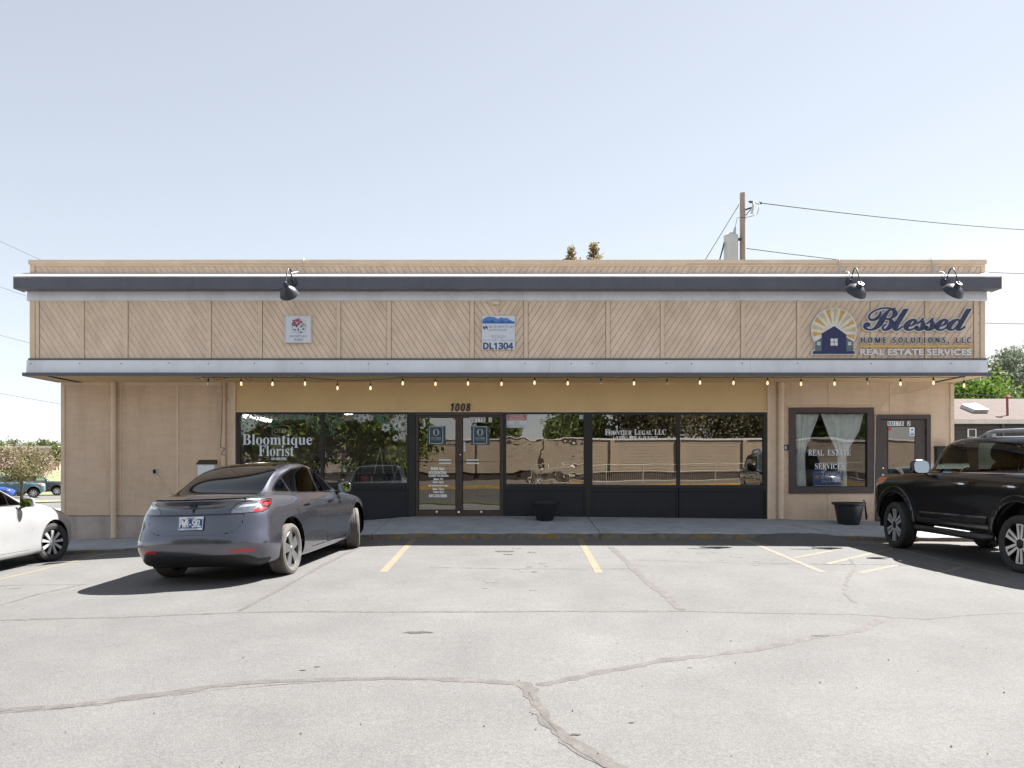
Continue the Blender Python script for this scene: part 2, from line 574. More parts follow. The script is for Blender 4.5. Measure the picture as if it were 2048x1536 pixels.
M['lamp_white'] = pm('lamp_white', (0.6,0.63,0.68), 0.12, metal=0.5, coat=1.0, var=0.3, scale=20)
M['mirror_glass'] = pm('mirror_glass', (0.42,0.46,0.47), 0.02, metal=1.0, var=0.0)

def make_wheel(car, x, y, r, width, rr, style, side, steer=0.0, tyre_mat=None, zs=1.0):
    """side: -1 right, +1 left.  wheel > tyre, rim"""
    w = empty('wheel', (x, y, r/zs), car); w.scale = (1, 1, 1/zs)
    w.rotation_euler = (0, 0, steer)
    s = side; hw = width/2
    t = MB()
    prof = [(rr*0.97, -hw*0.82), (rr*1.03, -hw*0.92), ((rr+r)/2, -hw*1.0), (r*0.965, -hw*0.90), (r*0.993, -hw*0.74)]
    # tread with grooves
    gx = np.linspace(-0.62, 0.62, 5)
    for k, g in enumerate(gx):
        a = g*hw
        prof += [(r, a-0.10*hw), (r, a+0.10*hw)] if k == len(gx)-1 else [(r, a-0.10*hw), (r, a+0.10*hw), (r-0.008, a+0.115*hw), (r-0.008, a+0.18*hw)]
    prof += [(r*0.993, hw*0.74), (r*0.965, hw*0.90), ((rr+r)/2, hw*1.0), (rr*1.03, hw*0.92), (rr*0.97, hw*0.82)]
    t.lathe(prof, (0, 0, 0), (0, 1, 0), 56)
    t.build('tyre', tyre_mat or M['rubber'], w, smooth=True, local=True, angle=25)
    rim = MB()
    # barrel, lip, dark dish
    rim.mat(0 if style != 'turbine' else 1)
    rim.lathe([(rr*0.99, s*hw*0.80), (rr*0.965, s*hw*0.86), (rr*0.93, s*hw*0.82), (rr*0.91, s*hw*0.3), (rr*0.90, -s*hw*0.7)], (0,0,0), (0,1,0), 48)
    rim.mat(0)
    rim.lathe([(0.001, -s*hw*0.1), (rr*0.9, -s*hw*0.1)], (0,0,0), (0,1,0), 32)
    yo = s*hw*0.80
    def spoke(a0, w0, w1, r0, r1, th=0.02, m=1, y0=0.0, y1=0.0, skew=0.0):
        rim.mat(m)
        p = []
        for rad, wd, yy, sk in ((r0, w0, yo+s*y0, 0), (r1, w1, yo+s*y1, skew)):
            cx, cz = cos(a0+sk), sin(a0+sk); tx, tz = -cz, cx
            for q in (-1, 1):
                for dy in (0, -s*th):
                    p.append((cx*rad+tx*wd*q/2, yy+dy, cz*rad+tz*wd*q/2))
        # p: r0(-,f),(-,b),(+,f),(+,b), r1...
        rim.add(p, [(0,2,6,4), (1,5,7,3), (0,4,5,1), (2,3,7,6), (4,6,7,5), (0,1,3,2)])
    if style == 'turbine':
        for k in range(5):
            a = 2*pi*k/5+0.25
            spoke(a, rr*0.30, rr*0.62, rr*0.12, rr*0.95, m=1, y0=0.0, y1=-0.004, skew=0.22)
            spoke(a+0.42, rr*0.10, rr*0.16, rr*0.25, rr*0.94, m=0, y0=-0.03, y1=-0.03, skew=0.2)
        cap = 2
    elif style == 'double':
        for k in range(6):
            a = 2*pi*k/6+pi/6
            for q in (-1, 1):
                da = q*0.17
                spoke(a+da*1.9, rr*0.115, rr*0.15, rr*0.22, rr*0.90, m=1, y0=-0.006, y1=0.0, skew=-da*0.9)
            spoke(a, rr*0.44, rr*0.46, rr*0.84, rr*0.93, m=1, y0=-0.002, y1=-0.002)
            spoke(a, rr*0.44, rr*0.30, rr*0.12, rr*0.32, m=0, y0=-0.012, y1=-0.008)
        cap = 0
    else:
        for k in range(9):
            a = 2*pi*k/9+0.1
            spoke(a, rr*0.10, rr*0.25, rr*0.10, rr*0.95, m=1, y0=-0.004, y1=0.0)
        cap = 1
    rim.mat(cap if cap < 2 else 1)
    rim.lathe([(0.001, yo+s*0.008), (rr*0.13, yo+s*0.006), (rr*0.17, yo-s*0.004), (rr*0.18, yo-s*0.03)], (0,0,0), (0,1,0), 20)
    mats = {'turbine': [M['rim_dark'], M['rim_grey']], 'double': [M['rim_dark'], M['rim_machined']], 'multi': [M['rim_dark'], M['rim_silver']]}[style]
    rim.build('rim', mats, w, local=True)
    return w

def place_car(root, x, y, heading, wb, zs=1.0):
    """x,y: ground point under the middle of the front axle; heading: degrees right of +Y"""
    h = R(heading)
    fx = Vector((sin(h), cos(h), 0)); ly = Vector((-cos(h), sin(h), 0))
    c = Vector((x, y, 0))
    def gp(p): return Vector((p.x, p.y, T(p.x, min(p.y, CURB_Y) if abs(p.x) < 12 else p.y)))
    A = gp(c+ly*0.8); B = gp(c-ly*0.8); C = gp(c-fx*wb+ly*0.8); D = gp(c-fx*wb-ly*0.8)
    X = ((A+B)-(C+D)).normalized(); Y = ((A+C)-(B+D)).normalized()
    Z = X.cross(Y).normalized(); Y = Z.cross(X)
    o = (A+B)/2
    root.matrix_world = Matrix(((X.x, Y.x, Z.x*zs, o.x), (X.y, Y.y, Z.y*zs, o.y), (X.z, Y.z, Z.z*zs, o.z), (0, 0, 0, 1)))

def side(V, poly, sgn, ymin=0.3, r=0.0):
    P = V[:, [0, 2]]
    d = sd_round(P, poly, r) if r else sd_poly(P, poly)
    return np.maximum(d, ymin - sgn*V[:, 1])

def polyline_band(poly, half):
    """signed distance to a stroke along an open line"""
    poly = np.asarray(poly, float)
    def f(P):
        d = np.full(len(P), 1e9)
        for a, b in zip(poly[:-1], poly[1:]):
            e = b-a; w = P-a
            h = np.clip((w@e)/(e@e), 0, 1)
            d = np.minimum(d, np.linalg.norm(w-h[:, None]*e, axis=1))
        return d-half
    return f

def arch_liner(car, x, r, y, zc, w=0.34):
    for s in (-1, 1):
        m = MB()
        n = 20; ring = []
        for k in range(n+1):
            a = -0.25+(pi+0.5)*k/n
            ring.append((x+r*cos(a), zc+r*sin(a)))
        for (a, b) in zip(ring, ring[1:]):
            m.quad((a[0], s*(y+0.0), a[1]), (b[0], s*y, b[1]), (b[0], s*(y-w), b[1]), (a[0], s*(y-w), a[1]))
        m.add([(p[0], s*(y-w), p[1]) for p in ring], [tuple(range(n+1))])
        m.build('wheel_well', M['dark_void'], car, local=True)

def seats(car, xs, y0=0.37, z0=0.45, hb=0.62, mat=None, recl=0.25):
    for x in xs:
        for s in (-1, 1):
            sd = MB()
            def rbox(cx, cy, cz, ax, ay, az, tilt):
                n = 10
                vv = []; ff = []
                for i in range(n+1):
                    th = -pi/2+pi*i/n
                    for k in range(2*n):
                        ph = 2*pi*k/(2*n)
                        q = lambda t, e: math.copysign(abs(t)**e, t)
                        px_ = ax*q(cos(th), .4)*q(cos(ph), .4); py_ = ay*q(cos(th), .4)*q(sin(ph), .4); pz_ = az*q(sin(th), .4)
                        vv.append((cx+px_*cos(tilt)-pz_*sin(tilt), cy+py_, cz+px_*sin(tilt)+pz_*cos(tilt)))
                for i in range(n):
                    for k in range(2*n):
                        a = i*2*n+k; b = i*2*n+(k+1) % (2*n)
                        ff.append((a, b, b+2*n, a+2*n))
                sd.add(vv, ff)
            rbox(x, s*y0, z0, 0.26, 0.25, 0.09, 0)
            rbox(x-0.30, s*y0, z0+hb*0.52, 0.075, 0.25, hb*0.5, recl)
            rbox(x-0.30-0.16*1.2, s*y0, z0+hb*1.13, 0.06, 0.14, 0.10, recl)
            sd.build('seat', mat or M['seat_dark'], car, smooth=True, local=True)

def sin_q(k, nn, h):
    t = sin(2*pi*k/nn); return math.copysign(abs(t)**.6, t)*h*0.42

def mirror(car, x, y, z, s, mat, w=0.2, h=0.14, depth=0.13, toe=0.26):
    m = MB(); n = 10
    vv = []; ff = []
    q = lambda t, e: math.copysign(abs(t)**e, t)
    for i in range(n+1):
        th = -pi/2+pi*i/n
        for k in range(2*n):
            ph = 2*pi*k/(2*n)
            px_ = q(cos(th), .75)*q(cos(ph), .75)*depth/2
            if px_ < 0: px_ *= 0.35
            vv.append((x+px_, y+s*(w/2)+s*q(cos(th), .6)*q(sin(ph), .6)*w/2, z+q(sin(th), .6)*h/2))
    for i in range(n):
        for k in range(2*n):
            a = i*2*n+k; b = i*2*n+(k+1) % (2*n)
            ff.append((a, b, b+2*n, a+2*n))
    m.add(vv, ff)
    o = m.build('mirror', mat, car, smooth=True, local=True)
    g = MB(); nn = 20
    g.add([(x-depth*0.175-0.008-0.14*h*0.42+0.14*sin_q(k, nn, h)+toe*(s*q(cos(2*pi*k/nn), .6)-1)*w*0.43, y+s*(w/2)+q(cos(2*pi*k/nn), .6)*w*0.43, z+q(sin(2*pi*k/nn), .6)*h*0.42) for k in range(nn)], [tuple(range(nn))])
    g.build('mirror_glass', M['mirror_glass'], o, local=True)
    a = MB(); a.tube([(x+0.03, y-s*0.06, z-h*0.55), (x+0.01, y+s*0.05, z-h*0.35)], 0.022, 8)
    a.build('arm', M['gloss_black'], o, local=True, smooth=True)
    return o

def inner_shell(S, car, vmax, res, inset=0.025):
    """dark inner skin of the lower body, so nothing shines through the shut lines"""
    G = S[::max(1, res//2), :vmax*res+1:max(1, res//2)].copy()
    c = np.array([G[:, :, 0].mean(), 0, 0.0])
    G[:, :, 0] = c[0]+(G[:, :, 0]-c[0])*(1-inset/2.3)
    G[:, :, 1] = np.maximum(G[:, :, 1]-inset, 0)
    return G

# ---------------- the grey fastback saloon
def sedan_loops():
    def sd(xs, ys, zs): return [(a, b, c) for a, b, c in zip(xs, ys, zs)]
    X = (.2, -.55, -1.45, -2.4, -3.1)
    return [
     dict(f=(.60,.20,2.6), side=sd(X,(.70,.74,.74,.74,.70),(.17,.17,.17,.17,.19)), r=(-3.55,.21,3)),
     dict(f=(.76,.22,2.6), side=sd(X,(.845,.855,.855,.855,.845),(.19,.19,.19,.19,.22)), r=(-3.72,.235,3.2)),
     dict(f=(.82,.30,2.6), side=sd(X,(.895,.895,.895,.905,.895),(.28,.27,.27,.28,.33)), r=(-3.815,.355,3.2)),
     dict(f=(.845,.42,2.6), side=sd(X,(.905,.905,.905,.92,.905),(.42,.42,.42,.44,.47)), r=(-3.853,.50,3.4)),
     dict(f=(.83,.55,2.6), side=sd(X,(.905,.915,.918,.925,.885),(.60,.61,.62,.64,.66)), r=(-3.818,.66,3.0)),
     dict(f=(.78,.65,2.6), side=sd(X,(.89,.90,.905,.915,.85),(.735,.77,.79,.82,.84)), r=(-3.765,.83,2.9)),
     dict(f=(.70,.70,2.6), side=sd((.17,-.55,-1.45,-2.4,-3.05),(.845,.865,.87,.865,.795),(.815,.87,.895,.93,.955)), r=(-3.738,.95,2.7)),
     dict(f=(.56,.745,2.5), side=sd((.05,-.6,-1.45,-2.4,-3.0),(.775,.825,.835,.815,.75),(.865,.915,.94,.98,1.01)), r=(-3.795,1.006,2.6)),
     dict(f=(.15,.865,2.4), side=sd((-.2,-.75,-1.45,-2.35,-2.9),(.745,.795,.808,.775,.68),(.92,.95,.965,1.005,1.045)), r=(-3.735,1.022,2.5)),
     dict(f=(-.38,.965,2.6), side=sd((-.6,-.95,-1.45,-2.25,-2.8),(.725,.77,.785,.745,.645),(.97,.985,.995,1.04,1.085)), r=(-3.36,1.065,2.6)),
     dict(f=(-.92,1.21,2.6), side=sd((-1.02,-1.25,-1.55,-2.15,-2.58),(.67,.695,.70,.66,.59),(1.175,1.195,1.205,1.215,1.215)), r=(-2.98,1.205,2.6)),
     dict(f=(-1.36,1.385,2.7), side=sd((-1.40,-1.52,-1.72,-2.06,-2.34),(.565,.59,.595,.575,.53),(1.355,1.37,1.378,1.368,1.338)), r=(-2.56,1.33,2.6)),
     dict(f=(-1.58,1.425,2.7), side=sd((-1.62,-1.70,-1.80,-1.98,-2.12),(.36,.385,.385,.375,.34),(1.415,1.42,1.423,1.418,1.405)), r=(-2.26,1.395,2.6)),
     dict(f=(-1.75,1.437,2.7), side=sd((-1.78,-1.80,-1.84,-1.90,-1.96),(0,0,0,0,0),(1.438,1.439,1.439,1.437,1.434)), r=(-2.0,1.432,2.6)),
    ]

def finish_body(sh, rest, car, mat):
    return sh.obj(rest, 'body', mat, car)

def build_sedan(label, x, y, heading):
    car = empty('parked_car'); tag(car, label, 'car')
    P = paint('midnight_grey_paint', (0.118,0.122,0.150), metal=0.85, rough=0.26)
    res = 13
    S = car_surface(sedan_loops(), res)
    V, Fs = surf_mesh(S)
    sh = Shell(V)
    WBs = 2.875; rr = 0.334; ZS = 1.035
    # wheel openings
    for ax in (0.0, -WBs):
        _, Fs = sh.cut(Fs, lambda V: np.maximum(np.hypot(V[:,0]-ax, V[:,2]-0.345)-0.392, 0.45-np.abs(V[:,1])))
    # lower black skirt: rear diffuser
    diff = [(-0.86,.10), (-0.86,.30), (-0.76,.30), (-.68,.352), (-.60,.368), (.60,.368), (.68,.352), (.76,.30), (.86,.30), (.86,.10)]
    dfz, Fs = sh.cut(Fs, lambda V: np.maximum(sd_poly(V[:, [1,2]], diff), V[:,0]+3.45))
    sh.obj(dfz, 'diffuser', M['black_plastic'], car)
    # rear window + roof glass, seen from above
    def top(poly, zmin, r=0.06):
        return lambda V: np.maximum(sd_round(V[:, [0,1]], poly, r), zmin-V[:,2])
    rw = [(-3.36,-.40), (-3.26,-.615), (-2.55,-.535), (-2.36,-.515), (-2.36,.515), (-2.55,.535), (-3.26,.615), (-3.36,.40)]
    g, Fs = sh.cut(Fs, top(rw, 1.0)); sh.obj(g, 'rear_window', M['car_glass_roof'], car)
    rg = [(-2.352,-.51), (-1.9,-.54), (-1.5,-.525), (-1.5,.525), (-1.9,.54), (-2.352,.51)]
    g, Fs = sh.cut(Fs, top(rg, 1.2, 0.02)); sh.obj(g, 'roof_glass', M['car_glass_roof'], car)
    ws = [(-1.40,-.50), (-1.0,-.60), (-.50,-.66), (-.42,0), (-.50,.66), (-1.0,.60), (-1.40,.50)]
    g, Fs = sh.cut(Fs, top(ws, .9, 0.03)); sh.obj(g, 'windscreen', M['car_glass'], car)
    # tail lamps wrap round the corner: t runs across the back and on along the side
    def tcoord(V):
        xr = -3.775
        return np.stack([np.abs(V[:,1])+np.maximum(V[:,0]-xr-0.02, 0)*0.95, V[:,2]], 1)
    for s in (1, -1):
        lamp = [(.47,.845), (.53,.905), (.62,.965), (.72,.985), (1.33,.992), (1.27,.93), (1.16,.875), (1.02,.842)]
        lf, Fs = sh.cut(Fs, lambda V: np.maximum(np.maximum(sd_round(tcoord(V), lamp, .02), V[:,0]+3.0), 0.2-s*V[:,1]))
        inner = [(.49,.856), (.55,.905), (.63,.955), (.72,.973), (1.29,.980), (1.24,.93), (1.14,.885), (1.0,.855)]
        li, lb = sh.cut(lf, lambda V: sd_round(tcoord(V), inner, .015))
        la = sh.obj(lb, 'tail_lamp', M['gloss_black'], car)
        redp = [(.80,.84), (.97,.91), (1.02,.965), (1.08,1.0), (1.4,1.0), (1.2,.84)]
        rd, cl = sh.cut(li, lambda V: sd_poly(tcoord(V), redp))
        midp = [(1.03,.915), (1.10,.962), (1.25,.966), (1.17,.90)]
        dk, rd2 = sh.cut(rd, lambda V: np.abs(sd_poly(tcoord(V), midp))-0.012)
        sh.obj(rd2, 'red_lens', M['lamp_red'], la)
        sh.obj(dk, 'dark_trim', M['gloss_black'], la)
        stripe = [(.62,.915), (.70,.945), (.98,.948), (.94,.925)]
        st, cl2 = sh.cut(cl, lambda V: sd_poly(tcoord(V), stripe))
        sh.obj(st, 'light_bar', M['lamp_white'], la)
        sh.obj(cl2, 'clear_lens', M['lamp_clear'], la)
        refl = [(.46,.425), (.62,.435), (.84,.425), (.78,.392), (.49,.392)]
        rf, Fs = sh.cut(Fs, lambda V: np.maximum(np.maximum(sd_poly(tcoord(V), refl), V[:,0]+3.2), 0.2-s*V[:,1]))
        sh.obj(rf, 'reflector', M['lamp_red'], car)
    # side windows
    dlo = [(-.66,.985), (-.98,1.205), (-1.18,1.305), (-1.42,1.362), (-1.75,1.372), (-2.10,1.345), (-2.42,1.268), (-2.70,1.165), (-2.905,1.068), (-2.86,1.050), (-2.3,1.012), (-1.45,.975)]
    doors = {}
    for s in (1, -1):
        df, Fs = sh.cut(Fs, lambda V: side(V, dlo, s, r=.015))
        fg = [(-.74,1.0), (-1.02,1.205), (-1.20,1.290), (-1.38,1.335), (-1.50,1.345), (-1.50,.99)]
        rgp = [(-1.585,1.348), (-1.75,1.352), (-2.09,1.327), (-2.27,1.285), (-2.44,1.235), (-2.44,1.035), (-2.3,1.028), (-1.57,.992)]
        qg = [(-2.475,1.225), (-2.68,1.15), (-2.82,1.078), (-2.475,1.04)]
        panes = []
        for p in (fg, rgp, qg):
            g, df = sh.cut(df, lambda V: side(V, p, s, r=.02))
            panes.append(g)
        sh.obj(df, 'window_frame', M['gloss_black'], car)
        sh.obj(panes[2], 'quarter_window', M['car_glass'], car)
        fd = [(-.52,.935), (-1.525,.985), (-1.525,.27), (-.60,.27), (-.50,.42), (-.47,.72)]
        rd_ = [(-1.535,.985), (-2.56,1.03), (-2.50,.90), (-2.40,.72), (-2.27,.50), (-2.20,.27), (-1.535,.27)]
        for p, pane, hx in ((fd, panes[0], -1.30), (rd_, panes[1], -2.32)):
            line, Fs = sh.cut(Fs, lambda V: np.maximum(np.abs(side(V, p, s))-.005, V[:,2]-1.0))
            d, Fs = sh.cut(Fs, lambda V: side(V, p, s))
            do = sh.obj(d, 'door', P, car)
            sh.obj(pane, 'window', M['car_glass'], do)
            h = MB()
            h.box(hx-.10, hx+.10, s*.900, s*.914, .835, .862)
            h.build('handle', M['gloss_black'], do, local=True)
        # bright sill line and charge-port crease are left to the paint
    # boot lid
    lid = [(-.60,1.02), (.60,1.02), (.615,.90), (.60,.72), (.52,.635), (.40,.615), (-.40,.615), (-.52,.635), (-.60,.72), (-.615,.90)]
    def lidf(V): return np.maximum(sd_round(V[:, [1,2]], lid, .03), V[:,0]+3.5)
    ln, Fs = sh.cut(Fs, lambda V: np.maximum(np.abs(lidf(V))-.0055, V[:,0]+3.52))
    lf, Fs = sh.cut(Fs, lidf)
    # the dark horizontal recess between the lamps
    rc, lf = sh.cut(lf, lambda V: np.abs(V[:,2]-.842)-.009)
    boot = sh.obj(lf, 'boot_lid', P, car)
    sh.obj(rc, 'recess', M['gloss_black'], boot)
    # plate
    xp = -3.838
    def fwd(z): return xp + (z-.70)*0.30
    pl_ = MB()
    pl_.add([(fwd(.675), .155, .675), (fwd(.675), -.155, .675), (fwd(.827), -.155, .827), (fwd(.827), .155, .827),
             (fwd(.675)+.012, .155, .675), (fwd(.675)+.012, -.155, .675), (fwd(.827)+.012, -.155, .827), (fwd(.827)+.012, .155, .827)],
            [(0,1,2,3), (0,4,5,1), (1,5,6,2), (2,6,7,3), (3,7,4,0)])
    plate = pl_.build('number_plate', M['plate_white'], car, local=True)
    def on_plate(mb):
        for i, (a, b, c) in enumerate(mb.v):
            z = c
            mb.v[i] = (fwd(z)-(0.0-b)-0.002, -a, z)
        return mb
    bg = MB(); bg.prism_xz([(-.15,.698), (-.15,.79), (-.10,.802), (-.05,.792), (.0,.803), (.06,.79), (.10,.804), (.15,.795), (.15,.698)], -.001, 0)
    on_plate(bg).build('plate_picture', M['plate_blue'], plate, local=True)
    tx = MB(); put_text(tx, 'PWR-SKL', 'mono', -.138, .138, .708, .790, -.0035, .001, fat=.0035)
    on_plate(tx).build('lettering', M['plate_letter'], plate, local=True)
    tx = MB(); put_text(tx, 'CRATER LAKE', None, -.07, .09, .682, .694, -.002, .001, offset=0.01)
    put_text(tx, 'OREGON', None, -.05, .05, .803, .818, -.002, .001, offset=0.01)
    put_text(tx, '11', None, -.145, -.12, .68, .698, -.002, .001, offset=0.01)
    on_plate(tx).build('lettering', M['plate_ink'], plate, local=True)
    # emblem: a narrow T with a curved bar
    em = MB()
    pts = [(-.046,.972), (.046,.972), (.036,.958), (.014,.955), (.010,.950), (.003,.905), (-.003,.905), (-.010,.950), (-.014,.955), (-.036,.958)]
    em.prism_xz(pts, -.002, .002)
    for i, (a, b, c) in enumerate(em.v): z_ = c-.035; em.v[i] = (-3.757+(z_-.887)*0.24+b*2, -a*1.15, z_)
    em.build('emblem', M['gloss_black'], boot, local=True)
    # mirrors
    for s in (1, -1):
        mirror(car, -.78, s*.845, 1.015, s, P, w=.21, h=.15, toe=.04)
    finish_body(sh, Fs, car, P)
    # dark skin inside, floor, wells
    G = inner_shell(S, car, 7, res, .03)
    Gm = surf_mesh(G)
    ish = Shell(Gm[0]); Gf = Gm[1]
    for ax in (0.0, -WBs):
        _, Gf = ish.cut(Gf, lambda V: np.maximum(np.hypot(V[:,0]-ax, V[:,2]-0.345)-0.40, 0.45-np.abs(V[:,1])))
    ish.obj(Gf, 'inner_panel', M['dark_void'], car)
    fl = MB(); fl.box(-3.5, .55, -.70, .70, .19, .24); fl.build('floor_pan', M['dark_void'], car, local=True)
    for ax in (0.0, -WBs): arch_liner(car, ax, .40, .84, .345)
    seats(car, (-1.35, -2.25), .37, .45, .60)
    for s in (1, -1):
        make_wheel(car, 0, s*.79, rr, .235, .245, 'turbine', s, R(20), M['dusty_rubber'], ZS)
        make_wheel(car, -WBs, s*.79, rr, .235, .245, 'turbine', s, 0, M['dusty_rubber'], ZS)
    place_car(car, x, y, heading, WBs, ZS)
    return car

M['car_glass_roof'] = glass('car_glass_roof', (0.05,0.055,0.06), 0.05, ior=1.45)
M['plate_white'] = pm('plate_white', (0.62,0.70,0.78), 0.4, var=0.1, scale=12)
M['plate_blue'] = pm('plate_blue', (0.035,0.075,0.22), 0.4, var=0.25, scale=25)
M['plate_letter'] = pm('plate_letter', (0.75,0.78,0.80), 0.4, var=0.03)
M['plate_ink'] = pm('plate_ink', (0.03,0.05,0.15), 0.4)

# ---------------- the tall off-roader
def suv_loops():
    def sd(xs, ys, zs): return [(a, b, c) for a, b, c in zip(xs, ys, zs)]
    X = (.35, -.6, -1.4, -2.3, -3.2)
    return [
     dict(f=(.58,.44,4), side=sd(X,(.78,.80,.80,.80,.80),(.43,.43,.43,.43,.46)), r=(-3.6,.48,4)),
     dict(f=(.74,.47,4), side=sd(X,(.87,.885,.885,.885,.88),(.47,.46,.46,.46,.50)), r=(-3.80,.52,4)),
     dict(f=(.84,.60,4), side=sd(X,(.89,.91,.915,.915,.915),(.60,.58,.58,.58,.62)), r=(-3.88,.68,4)),
     dict(f=(.86,.78,4), side=sd(X,(.895,.91,.915,.92,.925),(.80,.78,.78,.79,.82)), r=(-3.88,.86,4)),
     dict(f=(.85,.94,4), side=sd(X,(.89,.92,.925,.93,.925),(.96,.98,.98,.99,1.0)), r=(-3.86,1.02,4)),
     dict(f=(.81,1.07,4), side=sd(X,(.865,.91,.92,.925,.915),(1.085,1.11,1.12,1.13,1.14)), r=(-3.84,1.16,4)),
     dict(f=(.74,1.135,3.6), side=sd((.25,-.6,-1.4,-2.3,-3.2),(.815,.88,.895,.90,.89),(1.155,1.185,1.195,1.20,1.21)), r=(-3.82,1.24,4)),
     dict(f=(.45,1.175,3.4), side=sd((.05,-.65,-1.4,-2.3,-3.2),(.80,.855,.87,.875,.865),(1.185,1.21,1.22,1.235,1.25)), r=(-3.80,1.29,4)),
     dict(f=(-.50,1.215,3.0), side=sd((-.66,-.95,-1.5,-2.3,-3.2),(.775,.83,.845,.85,.84),(1.215,1.235,1.245,1.255,1.275)), r=(-3.78,1.33,4)),
     dict(f=(-.78,1.48,3.0), side=sd((-.90,-1.16,-1.65,-2.3,-3.15),(.74,.785,.80,.805,.79),(1.47,1.49,1.50,1.505,1.50)), r=(-3.68,1.52,4)),
     dict(f=(-1.02,1.69,3.2), side=sd((-1.10,-1.32,-1.8,-2.4,-3.1),(.68,.715,.725,.725,.705),(1.675,1.70,1.715,1.715,1.70)), r=(-3.56,1.695,4)),
     dict(f=(-1.27,1.745,3.0), side=sd((-1.36,-1.6,-1.95,-2.4,-2.95),(.46,.48,.49,.49,.47),(1.74,1.75,1.755,1.755,1.745)), r=(-3.25,1.74,4)),
     dict(f=(-1.85,1.77,3.0), side=sd((-1.9,-2.0,-2.15,-2.4,-2.6),(0,0,0,0,0),(1.772,1.775,1.776,1.776,1.774)), r=(-2.75,1.77,4)),
    ]

